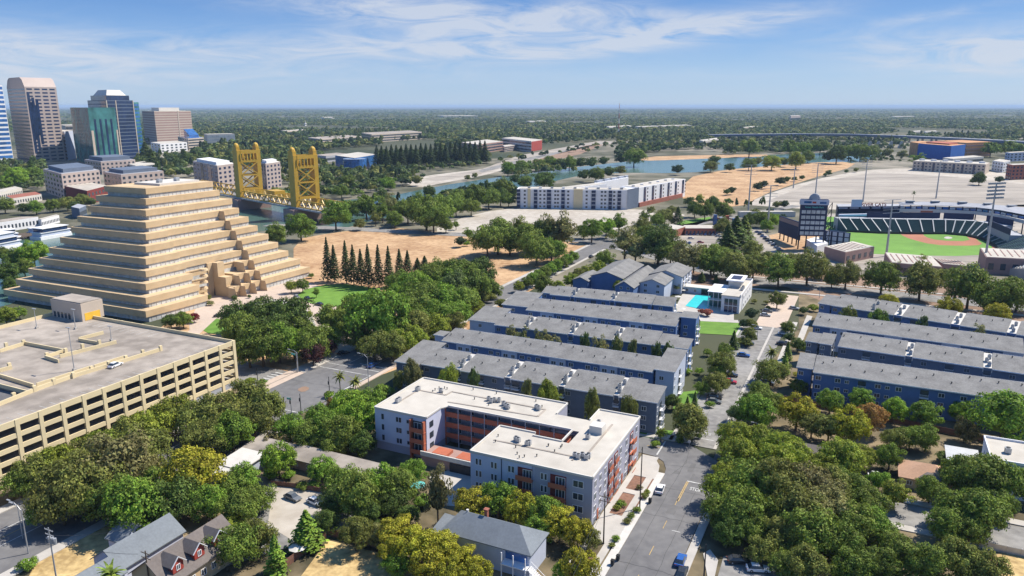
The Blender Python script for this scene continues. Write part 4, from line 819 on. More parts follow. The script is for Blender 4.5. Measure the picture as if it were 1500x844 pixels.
# ------------------------------------------------------------------ cars
CARM = {}
def paint(name, c):
    if name not in CARM: CARM[name] = mat('car_'+name, c, .25, .03, 1., spec=.6)
    return CARM[name]
PC = dict(white=(.75,.75,.76), silver=(.42,.44,.46), dark=(.03,.032,.036), grey=(.14,.15,.16), blue=(.03,.10,.32), red=(.35,.02,.03))
def car(px, py, hd, col, label, group='parked cars', z=.2, suv=False, pos=None):
    """hd: heading in grid degrees, 0 along b, 90 along a"""
    x, y = P(px, py, z) if pos is None else pos
    T = thing('parked_car', label, 'car', (x,y,z), R(hd)-AZ, group); m = paint(col, PC[col]); h = 1.0 if suv else .86; rt = 1.72 if suv else 1.42
    key = ('car',col,suv)
    def sec(pts, w, w2):     # side profile swept across, roof pinched
        n = len(pts); vs = [(p[0],-(w if p[1]<h+.02 else w2),p[1]) for p in pts]+[(p[0],(w if p[1]<h+.02 else w2),p[1]) for p in pts]
        return vs, [tuple(range(n)), tuple(range(2*n-1,n-1,-1))]+[(i,n+i,n+(i+1)%n,(i+1)%n) for i in range(n)]
    body = [(-2.25,.3),(-2.3,.62),(-2.2,h-.02),(-1.2,h),(1.0,h),(2.0,h-.14),(2.28,.62),(2.25,.3)]
    cabin = [(-1.95,h),(-1.35,rt-.04),(.25,rt),(1.05,h)]
    def mk():
        v, f = sec(body, .9, .9); return MB().add(v, f).build('body', m)
    cached(key+('b',), 'body', mk, T, (0,0,0))
    def mk2():
        v, f = sec([(a,b_) if b_ <= h else (a,b_) for a,b_ in cabin], .84, .66); return MB().add(v, f).build('cabin_glass', M['win'])
    cached(('car',suv,'c'), 'cabin_glass', mk2, T, (0,0,0))
    cached(key+('r',), 'roof_panel', lambda: MB().box(-1.3,-.64,rt-.03,.22,.64,rt+.03).build('roof_panel', m), T, (0,0,0))
    for wx in (-1.4,1.4):
        for wy in (-.82,.82): cached('wheel', 'wheel', lambda: multi('wheel', [(MB().tube((0,-.1,0),(0,.1,0),.33,.33,12), M['black']),(MB().tube((0,-.115,0),(0,.115,0),.18,.18,8), M['steel'])]), T, (wx,wy,.33))
    for wy in (-.65,.65):
        cached('headlight','headlight', lambda: MB().box(-.03,-.18,-.07,.03,.18,.07).build('headlight', M['offwhite']), T, (2.26,wy,.66)); cached('taillight','tail_light', lambda: MB().box(-.03,-.18,-.07,.03,.18,.07).build('tail_light', M['redp']), T, (-2.28,wy,.72))
    return T
car(169,537,100,'white','white car on the garage roof beside the low wall','parked cars',15.0)
car(429,731,-8,'grey','dark grey saloon in the small dirt car park','parked cars'); car(462,738,-10,'white','white saloon beside the grey one in the small dirt car park')
car(967,719,95,'white','white car at the kerb beside the lavender block'); car(997,824,92,'blue','blue car in tree shade at the bottom of the street'); car(999,842,92,'dark','dark blue car behind the blue one at the bottom edge'); car(981,842,270,'dark','dark car in deep shade on the street') if False else None
car(866,377,85,'dark','dark car turning onto the road at the far junction'); car(450,438,150,'dark','black car on the plaza drive beside the lawn'); car(467,447,175,'dark','black car on the plaza drive, nearer the trees'); car(434,436,150,'silver','silver car at the head of the plaza drive'); car(321,464,40,'dark','dark car under the trees beside the plaza path'); car(503,519,70,'dark','dark car at the roadside below the purple tree'); car(545,537,95,'blue','dark blue car half hidden by trees on the main road')
car(52,566,90,'dark','x') if False else None
car(1082,824,20,'dark','black car under the oaks in the bottom lot','parked cars'); car(1110,836,20,'white','white car under the oaks at the bottom edge','parked cars'); car(1093,772,60,'white','white car on the drive under the oaks','parked cars'); car(1228,712,40,'silver','silver car among the oaks beside the tan roofed house'); car(1285,700,10,'white','white car in front of the tan roofed house')
for k,(px,py,c) in enumerate(((1124,457,'grey'),(1121,463,'silver'),(1108,482,'white'),(1096,504,'grey'),(1089,522,'blue'),(1071,551,'dark'),(1069,561,'red'),(1047,584,'dark'),(1046,590,'grey'),(1163,453,'silver'),(1148,490,'white'),(1146,505,'dark'),(1124,562,'silver'),(1131,548,'grey'))):
    car(px,py,5,c,f"{ {'grey':'grey','silver':'silver','white':'white','blue':'blue','dark':'black','red':'red'}[c]} car parked beside the lane, {['farthest of the left side','second from the far end on the left','third from the far end on the left','fourth from the far end on the left','just below the yellow bushes','above the red one','nearest of its colour to the olive tree','between the round shrubs','nearest the mouth of the lane','alone on the pink court','first on the right side','second on the right side','behind the palm','beside the olive tree under the palm'][k]}",'cars parked along the lane')
rc = random.Random(3); cols = ['white','silver','grey','dark','blue','white','dark']
for row,(p,q_,n,nm) in enumerate((((1006,344),(1050,345),9,'along the brick school'),((976,354),(1010,357),7,'in the front row of the school car park'),((1052,347),(1060,362),4,'at the right side of the school car park'),((1110,341),(1142,367),9,'beside the stadium scoreboard fence'),((1012,350),(1026,356),2,'in the middle of the school car park'))):
    for k in range(n):
        t = k/(n-1); c = cols[rc.randrange(7)] if (row,k)!=(4,1) else 'red'
        car(p[0]+(q_[0]-p[0])*t, p[1]+(q_[1]-p[1])*t, 90 if row < 2 else 20, c, f"{'black' if c=='dark' else c} car {nm}, number {['one','two','three','four','five','six','seven','eight','nine'][k]} from the left", 'cars in the car parks by the school', .22)
# ------------------------------------------------------------------ blocks set out from their base corners
def blockpx(name, label, cat, Lp, Cp, Rp, ytop, wall='tan', roof='roofw', floors=4, style=('ribbon','ribbon'), glassm='win', cols=(6,8), group=None, depth=None, h=None, band=.5, par=.5, build_root=True):
    l, c, r = Vector(P(*Lp)), Vector(P(*Cp)), Vector(P(*Rp)); h = h or zat(c.x, c.y, ytop)
    o = l + r - c
    if depth: o = None
    T = thing(name, label, cat, (c.x,c.y,0), 0, group); l2, r2 = l-c, r-c; b2 = l2+r2
    poly = [(0,0),tuple(r2),tuple(b2),tuple(l2)]
    MB().prism(poly, 0, h).build('wall', M[wall], T)
    MB().prism([tuple(Vector(p)*.97+b2*.015) for p in poly], h+.002, h+.25).build('roof', M[roof], T)
    fh = h/(floors+.3)
    for e, st, n in ((l2, style[0], cols[0]), (r2, style[1], cols[1])):
        L_ = e.length; u = e.normalized(); nrm = Vector((u.y,-u.x)) if e is r2 else Vector((-u.y,u.x))
        if nrm.dot(b2) > 0: nrm = -nrm
        ang = math.atan2(nrm.y, nrm.x) + pi/2
        for f in range(floors):
            z0 = fh*(f+.35)
            if st == 'ribbon':
                p, q_ = u*.6 + nrm*.04, u*(L_-.6) + nrm*.04
                MB().bar((p.x,p.y,z0+fh*band/2),(q_.x,q_.y,z0+fh*band/2), .1, fh*band).build('window_band', M[glassm], T)
            elif st == 'punch':
                for k in range(n):
                    p = u*(L_*(k+.5)/n) + nrm*.06; w_ = L_/n*.45; hh = fh*.5
                    key = ('pw', round(w_,1), round(hh,1), glassm)
                    def mk(): return MB().box(-w_/2,-.06,0,w_/2,.04,hh).build('window', M[glassm])
                    cached(key, 'window', mk, T, (p.x,p.y,z0), ang)
    return T, l2, r2, h
def strip_v(T, e, t, w, z0, z1, m, off=.15, name='balcony_stack', inner=None):
    """upright strip at fraction t of edge e"""
    u = e.normalized(); nrm = Vector((u.y,-u.x))
    if inner is not None and nrm.dot(inner) > 0: nrm = -nrm
    p = e*t + nrm*off; a, b_ = p - u*w/2, p + u*w/2
    MB().prism([tuple(a), tuple(b_), tuple(b_-nrm*.5), tuple(a-nrm*.5)], z0, z1).build(name, M[m], T)
# --- skyline
T,l,r,h = blockpx('striped_office_tower','office tower with blue and white horizontal stripes at the left edge','office tower',(-40,238),(-8,242),(21,240),124,'white','roofw',17,('ribbon','ribbon'),'winb',band=.6)
MB().prism([tuple(r*.2+l*.2),tuple(r*.6+l*.2),tuple(r*.6+l*.6),tuple(r*.2+l*.6)],h,h+10).build('roof_house', M['palebl'], T)
T,l,r,h = blockpx('granite_office_tower','tall pinkish granite office tower with rounded crown and dark stepped glazing','office tower',(26,234),(52,238),(97,235),127,'pinkc','pinkc',21,('ribbon','none'),'wind',cols=(4,12),band=.45)
fh = h/21.3; u = r.normalized()
nrm = Vector((u.y,-u.x)); nrm = -nrm if nrm.dot(l) > 0 else nrm; ang = math.atan2(nrm.y,nrm.x)+pi/2; cnt = 0
for f in range(21):          # windows, and the staircase of dark glass down the face
    p, q_ = r*.03+nrm*.02, r*.97+nrm*.02
    for s in range(4):
        a_, b_ = .05+s*.24, .05+s*.24+.17; p, q_ = r*a_+nrm*.05, r*b_+nrm*.05; MB().bar((p.x,p.y,fh*(f+.65)),(q_.x,q_.y,fh*(f+.65)),.12,fh*.42).build('window_band', M['wind'], T)
for k,(t,z1) in enumerate(((.08,.93),(.2,.86),(.32,.84),(.14,.80),(.26,.76))):
    strip_v(T, r, t, r.length*.085, h*(.12+.06*k), h*z1, 'wind', .25, 'dark_glazing', l)
n_ = 10; vs = []; 
cr_ = MB()
for k in range(n_+1):
    t = k/n_; hh = h + 19*math.sqrt(max(0, 1-(2*t-1)**2))*1.0; vs.append((l*t, min(hh, h+15)))
pts = [(p.x,p.y,z) for p,z in vs]; pts2 = [(p.x+r.x,p.y+r.y,z) for p,z in vs]
cr_.add([(p.x,p.y,h-.2) for p,_ in (vs[-1],vs[0])][:0]+pts+pts2, [tuple(range(n_+1)), tuple(range(2*n_+1,n_,-1))]+[(i,n_+1+i,n_+2+i,i+1) for i in range(n_)]).build('crown', M['pinkc'], T)
T,l,r,h = blockpx('framed_glass_tower','dark glass office tower with cream frame and sloping white crown','office tower',(139,233),(166,237),(205,234),147,'slate','wind',17,('ribbon','ribbon'),'wind',band=.75)
cc = (l+r)/2; 
MB().prism([tuple(cc+(l*a+r*b_)*.42) for a,b_ in ((-1,-1),(-1,1),(1,1),(1,-1))], h, h+8).build('upper_storeys', M['wind'], T)
p4 = [cc+(l*a+r*b_)*.36 for a,b_ in ((-1,-1),(-1,1),(1,1),(1,-1))]; p5 = [cc+(l*a+r*b_)*.24 for a,b_ in ((-1,-1),(-1,1),(1,1),(1,-1))]
MB().add([(p.x,p.y,h+8) for p in p4]+[(p.x,p.y,h+17) for p in p5],[(0,1,5,4),(1,2,6,5),(2,3,7,6),(3,0,4,7),(4,5,6,7)]).build('crown', M['offwhite'], T)
for t in (.0,.33,.97): strip_v(T, r, t+.015, 1.6, 0, h, 'tan', .5, 'frame_rib', l)
T,l,r,h = blockpx('green_glass_tower','lower green glass tower in front of the framed tower','office tower',(113,236),(139,241),(178,238),158,'wing','wing',12,('none','ribbon'),'wing',band=.75)
for t in (.2,.4,.6,.8): strip_v(T, r, t, 3.2, 0, h*.8, 'wind', .4, 'dark_bay', l)
strip_v(T, r, .06, 4.0, 0, h*.6, 'tan', .6, 'frame_rib', l); strip_v(T, r, .97, 2.5, 0, h*.6, 'tan', .6, 'frame_rib', l)
T,l,r,h = blockpx('narrow_blue_tower','narrow blue glass tower behind the framed tower','office tower',(196,229),(203,231),(212,230),150,'wing','wing',14,('none','ribbon'),'winb')
T,l,r,h = blockpx('banded_office_block','broad brown and cream banded office block right of the towers','office block',(213,209),(231,212),(284,209),163,'tan','roofw',13,('ribbon','ribbon'),'brickp',band=.55)
MB().prism([tuple(l*.2+r*.2),tuple(l*.2+r*.75),tuple(l*.8+r*.75),tuple(l*.8+r*.2)],h,h+8).build('roof_house', M['offwhite'], T)
strip_v(T, r, .63, 3, 0, h, 'tan', .6, 'frame_rib', l)
T,l,r,h = blockpx('blue_roofed_hotel','small brown block with blue glass roof beside the banded office','building',(262,216),(277,220),(300,218),203,'tan','winb',4,('punch','ribbon'),'win')
MB().prism([tuple(l*.3+r*.3),tuple(l*.3+r*.9),tuple(l*.8+r*.9),tuple(l*.8+r*.3)],h,[h+5,h+5,h+16,h+16]).build('sloping_glass_roof', M['winb'], T)
blockpx('long_white_office','long plain white office beyond the blue roofed block','building',(300,211),(304,212),(345,211),197,'offwhite','roofw',3,('none','ribbon'),'strip')
blockpx('low_white_flats','low white flats with stepped roofs below the banded office','building',(222,221),(236,224),(275,221),211,'white','roofw',3,('punch','punch'),'win',(3,6))
blockpx('grey_midrise','dark and white midrise behind the granite tower','building',(84,232),(100,235),(112,232),193,'palebl','roofw',8,('ribbon','none'),'wind')
blockpx('flat_depot','flat pale depot behind the granite tower','building',(84,200),(98,202),(140,201),184,'tan','roofw',3,('none','ribbon'),'win')
# --- old riverside town
T,l,r,h = blockpx('arcaded_hotel','tan hotel block with blue grey roof and rows of arched windows','hotel',(68,282),(95,292),(150,284),255,'pinkc','grey',5,('punch','punch'),'win',(6,8)); MB().prism([tuple(l*.1+r*.1),tuple(l*.1+r*.9),tuple(l*.9+r*.9),tuple(l*.9+r*.1)],h,h+4).build('mansard', M['slate'], T)
T,l,r,h = blockpx('arcaded_office','tan office with gables and slate roof behind the hotel','building',(126,252),(150,256),(200,252),237,'pinkc','grey',3,('punch','punch'),'win',(6,8)); MB().prism([tuple(l*.1+r*.1),tuple(l*.1+r*.9),tuple(l*.9+r*.9),tuple(l*.9+r*.1)],h,h+5).build('mansard', M['slate'], T)
T,l,r,h = blockpx('arcaded_office','long tan office with slate roof just behind the stepped pyramid','building',(154,276),(180,281),(242,274),256,'pinkc','grey',3,('punch','punch'),'win',(5,8)); MB().prism([tuple(l*.1+r*.1),tuple(l*.1+r*.9),tuple(l*.9+r*.9),tuple(l*.9+r*.1)],h,h+4).build('mansard', M['slate'], T)
blockpx('maroon_brick_hall','maroon brick hall with cluttered pale roof behind the stepped pyramid','building',(98,292),(130,300),(160,291),280,'brickr','lot',2,('none','punch'),'win',(3,6))
T,l,r,h = blockpx('terraced_office','white terraced office right of the arcaded ones','building',(186,252),(200,256),(228,252),243,'offwhite','roofw',3,('ribbon','ribbon'),'win')
for nm,lab,Lp,Cp,Rp,yt,w_,rf in (('red_roof_shed','low shed with faded red roof beside the wharf trees',(10,297),(18,301),(62,294),291,'offwhite','brick'),('white_shed','long white shed beyond the red roof at the left edge',(-10,291),(0,294),(34,286),283,'offwhite','roofw'),
   ('wharf_warehouse','long white wharf warehouse with many dark openings',(-30,342),(-5,342),(58,332),327,'white','deck'),('wharf_pavilion','white tented pavilion at the end of the wharf',(58,332),(62,333),(88,326),322,'white','roofw'),('wharf_cafe','grey gabled wharf building touching the pyramid edge',(106,318),(118,321),(128,316),306,'slate','grey')):
    blockpx(nm,lab,'building',Lp,Cp,Rp,yt,w_,rf,1,('none','punch'),'win',(3,12))
T = thing('wharf_deck','long timber wharf deck on piles along the far river bank','wharf',(*P(0,352),0))
o_ = T.location; pp = [P(-40,352,1.5),P(104,333,1.5),P(110,336,1.5),P(-40,360,1.5)]; MB().prism([(x-o_.x,y-o_.y) for x,y in pp],1.6,2.0).build('deck', M['pole'], T)
for k in range(14):
    x, y = P(-30+k*10,358-k*1.6,0); MB().tube((x-o_.x,y-o_.y,0),(x-o_.x,y-o_.y,2),.35).build('pile', M['pole'], T)
def boat(p, q_, w, label, decks):
    p, q_ = Vector(P(*p)), Vector(P(*q_)); T = thing('river_boat', label, 'boat', (p.x,p.y,0), math.atan2(q_.y-p.y,q_.x-p.x), 'boats moored at the wharf'); L_ = (q_-p).length
    MB().prism([(0,-w/2),(L_*.88,-w/2),(L_,0),(L_*.88,w/2),(0,w/2)],.1,2.2).build('hull', M['white'], T)
    for k in range(decks):
        MB().box(L_*(.05+.05*k),-w*.42,2.2+k*2.9,L_*(.85-.06*k),w*.42,4.6+k*2.9).build('deckhouse', M['wind' if k%2 else 'palebl'], T); MB().box(L_*(.03+.05*k),-w*.47,4.6+k*2.9,L_*(.88-.06*k),w*.47,5.0+k*2.9).build('deck_roof', M['white'], T)
boat((-30,372),(30,360),12,'large white three deck river boat at the left edge',3); boat((-20,356),(32,350),10,'white river boat behind the three deck one',2); boat((52,352),(104,343),11,'white two deck river boat nearest the pyramid',2); boat((44,345),(92,338),8,'low white boat against the wharf piles',1)
# --- hotel behind the bridge and buildings along the far bank
for lab,Lp,Cp,Rp,yt,c in (('pinkish white hotel wing left of the gold bridge tower',(286,274),(322,284),(349,279),243,(7,4)),('pinkish white hotel wing between the gold bridge towers',(384,275),(392,278),(413,274),240,(2,4))):
    T,l,r,h = blockpx('river_hotel',lab,'hotel',Lp,Cp,Rp,yt,'pinkc','offwhite',6,('punch','punch'),'wind',c,group='wings of the river hotel')
    for t in (.3,.62): strip_v(T, l, t, l.length*.1, 0, h*.97, 'wind', .3, 'recess', r)
    MB().prism([tuple(l*.1+r*.1),tuple(l*.1+r*.8),tuple(l*.9+r*.8),tuple(l*.9+r*.1)],h,h+3).build('roof_house', M['white'], T)
T,l,r,h = blockpx('glass_museum','blue glass museum with rounded front behind the right bridge tower','museum',(492,246),(520,251),(553,244),232,'winb','roofw',2,('ribbon','ribbon'),'winb'); MB().tube((0,0,0),(0,0,h-.5),16,16,20).build('rotunda', M['winb'], T)
blockpx('low_grey_hall','low grey hall left of the glass museum','building',(462,236),(478,238),(510,234),229,'grey','deck',1,('ribbon','ribbon')); 
for nm,lab,a in (('terraced_offices','flat terraced offices with brown roofs beyond the dark conifers',((452,212),(470,215),(530,210),204,'tan','deck')),('terraced_offices','wide flat office with two pale humps beyond the conifer row',((530,206),(545,209),(618,204),197,'tan','deck')),
    ('riverside_offices','long dark brown office above the river embankment',((676,222),(700,226),(737,220),212,'brickp','roofw')),('riverside_offices','white and glass office with red end beside the brown one',((735,217),(778,223),(794,220),207,'offwhite','roofw')),('riverside_annex','pale pink low annex between the brown and white offices',((736,221),(739,223),(764,219),215,'pinkc','roofw'))):
    T,l,r,h = blockpx(nm,lab,'building',*a[:4],a[4],a[5],3,('ribbon','ribbon'),'win')
    if 'red end' in lab: strip_v(T, r, .5, r.length*.96, 1, h-1, 'redp', .4, 'red_panel', l)
for k,(lab,a,c) in enumerate((('pale flat warehouse below the lattice mast',((888,190),(892,191),(925,189),186),'offwhite'),('long white sheds right of the mast',((930,190),(936,191),(1012,188),186),'roofw'),('white domed hall on the far river bank',((1024,213),(1030,215),(1056,211),207),'roofw'),('pink block in the far woods',((1156,178),(1158,179),(1172,178),170),'pinkc'),
    ('white low block beyond the viaduct',((1335,197),(1338,198),(1350,197),193),'offwhite'),('second white low block beyond the viaduct',((1353,198),(1355,199),(1372,198),193),'offwhite'),('small white steeple church in the woods',((446,184),(447,184.6),(449,184),181),'white'),('pale roofs in the woods left of centre',((412,196),(420,197),(450,195),192),'tan'),('pale roof among trees beyond the far bank',((1085,191),(1090,192),(1110,190),187),'tan'),('pale store roofs in the far right woods',((1305,173),(1310,173.6),(1340,173),171),'offwhite'),('white tank farm on the horizon left',((470,174),(474,174.5),(490,174),172),'offwhite'),('flat pale hall in far centre woods',((640,172),(650,172.6),(700,172),170),'offwhite'),('wide pale store in far centre right',((770,181),(776,181.8),(800,181),178),'offwhite'))):
    blockpx('distant_building',lab,'building',a[0],a[1],a[2],a[3],c,'roofw',1,('none','ribbon'),'win')
T = bpy.data.objects['distant_building.006']; MB().tube((0,6,8),(0,6,26),2.2,.2,6).build('steeple', M['white'], T)
# --- five storey riverside flats
T,l,r,h = blockpx('riverside_flats','white five storey flats with dark balcony stacks facing the gravel lot','apartment building',(757,304.5),(934,307),(1004,290),281,'white','roofw',5,('punch','punch'),'win',(17,14)) if False else (None,)*4
pL, pC, pC2, pR = Vector(P(757,305)), Vector(P(918,307.5)), Vector(P(935,303.5)), Vector(P(1003,288)); hF = zat(pC.x,pC.y,279)
T = thing('riverside_flats','white five storey flats with dark balcony stacks facing the gravel lot','apartment building',(pC.x,pC.y,0)); z_ = Vector((0,0)); l, c2, r = pL-pC, pC2-pC, pR-pC
back = r + Vector((-26,60)); bl = Vector((-78,120)); w18 = 18
ul = l.normalized(); nl = Vector((-ul.y,ul.x)); nl = -nl if nl.y < 0 else nl; ur = (r-c2).normalized(); nr = Vector((-ur.y,ur.x)); nr = nr if nr.x < 0 else -nr
MB().prism([tuple(z_),tuple(c2),tuple(c2+nr*w18),tuple(nl*w18),tuple(l+nl*w18),tuple(l)],0,hF).build('wall', M['white'], T)
MB().prism([tuple(c2),tuple(r),tuple(r+nr*w18),tuple(c2+nr*w18)],0,hF+.5).build('wall', M['white'], T)
bA, bB = l*.35+nl*18, r+nr*20; far = MB()
MB().prism([tuple(l*.30+nl*60),tuple(r*.7+nr*40+Vector((0,30))),tuple(r*.7+nr*40+Vector((-6,46))),tuple(l*.30+nl*78)],0,hF).build('rear_wing', M['white'], T)
MB().prism([tuple(l*.98+nl*1.5),tuple(nl*1.5),tuple(nl*16),tuple(l*.98+nl*16.5)],hF,hF+.4).build('roof', M['roofw'], T); MB().prism([tuple(c2+nr*1.5+ur*2),tuple(r+nr*1.5-ur*2),tuple(r+nr*16-ur*2),tuple(c2+nr*16+ur*2)],hF+.5,hF+.8).build('roof', M['roofw'], T)
for t,w_,m_ in ((.955,5,'navy'),(.84,4,'cream'),(.74,5,'navy'),(.58,5,'navy'),(.46,5,'navy') ,(.27,6,'cream'),(.16,5,'navy'),(.02,5,'navy')) : pass
for x0,x1,m_ in ((757,762,'navy'),(773,777,'cream'),(782,787,'navy'),(801,807,'navy'),(822,827,'navy'),(840,853,'cream'),(866,872,'navy'),(891,896,'navy'),(904,909,'navy'),(918,924,'cream')):
    t0, t1 = [(Vector(P(x, 305+(x-757)*.0155))-pC).dot(ul) for x in (x0,x1)]; a, b_ = ul*max(0,t1), ul*t0
    MB().prism([tuple(a-nl*.8),tuple(b_-nl*.8),tuple(b_+nl),tuple(a+nl)],.5,hF-.4 if m_=='navy' else hF+.6).build('balcony_stack', M['navy' if m_=='navy' else 'cream2'], T)
    if m_ == 'navy':
        for f in range(1,5): MB().prism([tuple(a-nl*1.1),tuple(b_-nl*1.1),tuple(b_-nl*.81),tuple(a-nl*.81)],hF/5*f,hF/5*f+1).build('balcony_rail', M['grey'], T)
fh = hF/5.05
ang = math.atan2(-nl.y,-nl.x)+pi/2
for f in range(5):
    for px in (768,791,797,813,817,832,859,881,886,899):
        t0 = (Vector(P(px,306))-pC).dot(ul); p = ul*t0-nl*.04; cached('rfw','window',lambda: MB().box(-.9,-.06,0,.9,.04,1.7).build('window', M['win']), T, (p.x,p.y,fh*f+1.1), ang)
L2 = (r-c2).length; ang2 = math.atan2(-nr.y,-nr.x)+pi/2
MB().prism([tuple(c2-nr*1.2),tuple(c2+ur*(L2*.92)-nr*1.2),tuple(c2+ur*(L2*.92)),tuple(c2)],0,fh*1.15).build('brick_base', M['brick'], T)
for k in range(6):
    p = c2+ur*(L2*(.1+k*.165)); MB().prism([tuple(p-nr*.5),tuple(p+ur*3.4-nr*.5),tuple(p+ur*3.4+nr*.5),tuple(p+nr*.5)],fh*1.2,hF).build('balcony_stack', M['wind'], T)
    for f in range(1,5): q_ = c2+ur*(L2*(.1+k*.165)+7.5)-nr*.04; cached('rfw','window',None, T, (q_.x,q_.y,fh*f+1.1), ang2)
MB().prism([tuple(z_),tuple(c2),tuple(c2-nl*.6),tuple(-nl*.6)],0,hF+.8).build('corner_panel', M['slate'], T)
MB().prism([tuple(l*.62+nl*19),tuple(l*.30+nl*60),tuple(l*.18+nl*58),tuple(l*.48+nl*19)],0,hF-.3).build('court_wing', M['white'], T); MB().prism([tuple(l*.6+nl*20),tuple(l*.31+nl*58),tuple(l*.2+nl*57),tuple(l*.5+nl*20)],hF-.29,hF+.3).build('roof', M['roofw'], T)
for k in range(14): p = l*.30+nl*66+(r*.7+nr*40+Vector((0,36))-l*.30-nl*66)*((k+.5)/14); MB().box(p.x-1.5,p.y-1.2,hF,p.x+1.5,p.y+1.2,hF+1.8).build('rooftop_unit', M['white' if k%3 else 'steel'], T)
for k in range(18):
    p = l*((k%9)/9.5+.05)+nl*(5+6*(k//9)) if k < 12 else c2+ur*(L2*(k-12)/6+4)+nr*8; MB().box(p.x-1.2,p.y-1,hF+.4,p.x+1.2,p.y+1,hF+1.8).build('rooftop_unit', M['white' if k%2 else 'steel'], T)
# --- right edge blocks
T,l,r,h = blockpx('flats_under_construction','timber framed building under construction clad in blue and orange sheathing','building site',(1343,230),(1391,235),(1412,232),214,'wrap','ply',4,('none','none'),'win')
ex = P(1449,228); c_ = Vector(P(1391,235)); e1_ = Vector(P(1412,231))-c_; e2_ = Vector(P(1450,229))-c_; MB().prism([tuple(e1_*1.02),tuple(e2_),tuple(e2_+l*.9),tuple(e1_+l*.9)],0,h+2).build('timber_wing', M['ply'], T)
for f in range(4): p, q_ = e1_*1.02, e2_; n_ = Vector((.3,-.9)); MB().bar((p.x+n_.x,p.y+n_.y,h*(f+.45)/4),(q_.x+n_.x,q_.y+n_.y,h*(f+.45)/4),1,h/11).build('open_floor', M['brickp'], T)
e3_ = Vector(P(1331,228))-c_; MB().prism([tuple(l*1.01),tuple(e3_),tuple(e3_+r*.8),tuple(l*1.01+r*.8)],0,h+1).build('timber_wing', M['ply'], T)
MB().prism([tuple(l*.2+r*.3),tuple(l*.2+r*.9),tuple(l*.9+r*.9),tuple(l*.9+r*.3)],h+.3,h+2.5).build('stacked_sheathing', M['rust'], T)
T,l,r,h = blockpx('tan_flats','long tan three storey flats behind the gravel car park','apartment building',(1336,250),(1442,256),(1448,253),241,'tan','roofw',3,('punch','none'),'wind',(18,2))
for t in (.15,.3,.42,.55,.7,.85): strip_v(T, l, t, l.length*.03, 0, h*.9, 'wind', .3, 'balcony_stack', r)
for k in range(6): p = l*(k/6+.08)+r*.5; MB().box(p.x-3,p.y-2,h,p.x+3,p.y+2,h+2.5).build('roof_house', M['white'], T)
blockpx('white_flats','white flats with small dark windows right of the tan ones','apartment building',(1452,250),(1468,253),(1478,250),238,'white','roofw',3,('punch','punch'),'wind',(4,3)); blockpx('brick_flats','brick and white flats at the right edge','apartment building',(1472,262),(1480,264),(1530,262),242,'brick','roofw',4,('punch','punch'),'wind',(3,9)); blockpx('blue_flats','pale blue flats behind the brick ones at the right edge','apartment building',(1471,236),(1478,237),(1530,234),224,'palebl','roofw',3,('punch','punch'),'win',(2,9)); blockpx('pale_store','pale low store between the building site and the flats','building',(1380,240),(1395,242),(1440,238),233,'offwhite','roofw',1,('none','ribbon'))
# --- lattice mast
x, y = P(906,196); hM = zat(x,y,151); T = thing('lattice_mast','red and white lattice mast rising above the far woods','mast',(x,y,0))
for k in range(6): MB().tube((0,0,hM*k/6),(0,0,hM*(k+1)/6),2.6-.35*k,2.6-.35*(k+1),4).build('mast_section', M['offwhite' if k%2==0 else 'rust'], T)
for k in range(3): MB().bar((-4,0,hM*(.35+.2*k)),(4,0,hM*(.35+.2*k)),1.2).build('platform', M['steel'], T)
# --- viaduct
T = thing('motorway_viaduct','long motorway viaduct on concrete piers crossing the far right','viaduct',(*P(1172,200,14),0)); o_ = Vector(T.location[:2]); zd = 15
vp = [(1040,197.5),(1100,196.8),(1172,196.2),(1250,196.8),(1320,199),(1400,202.5),(1470,206),(1560,211)]
vw = [Vector(P(*p, zd)) - o_ for p in vp]
for p, q_ in zip(vw[:-1], vw[1:]):
    MB().bar((*p,zd),(*q_,zd),26,1.6).build('deck', M['grey'], T); d_ = (q_-p).normalized(); n_ = Vector((d_.y,-d_.x)); n_ = n_ if n_.y < 0 else -n_
    a, b_ = p+n_*13, q_+n_*13; MB().bar((*a,zd+.6),(*b_,zd+.6),.5,1.2).build('barrier', M['palebl'], T); MB().bar((*(p+n_*12.6),zd-2.4),(*(q_+n_*12.6),zd-2.4),1.2,4.4).build('girder', M['slate'], T)
    n = int((q_-p).length/38)
    for k in range(n):
        c = p.lerp(q_,(k+.5)/n)
        for s in (-8,8): cc = c+n_*s; MB().box(cc.x-2.2,cc.y-1.4,0,cc.x+2.2,cc.y+1.4,zd-.9).build('pier', M['conc'], T)
for px in (1272,1284,1303,1318):
    c = Vector(P(px,217)); T2 = thing('sloping_pier',f"tall pale ramp pier below the viaduct, {['leftmost','second from left','third from left','rightmost'][(1272,1284,1303,1318).index(px)]} of four",'pier',(c.x,c.y,0),0,'ramp piers'); MB().add([(-5,-2,0),(5,-2,0),(5,2,0),(-5,2,0),(2,-2,15),(5,-2,15),(5,2,15),(2,2,15)],[(3,2,1,0),(4,5,6,7),(0,1,5,4),(1,2,6,5),(2,3,7,6),(3,0,4,7)]).build('pier',M['conc'],T2)
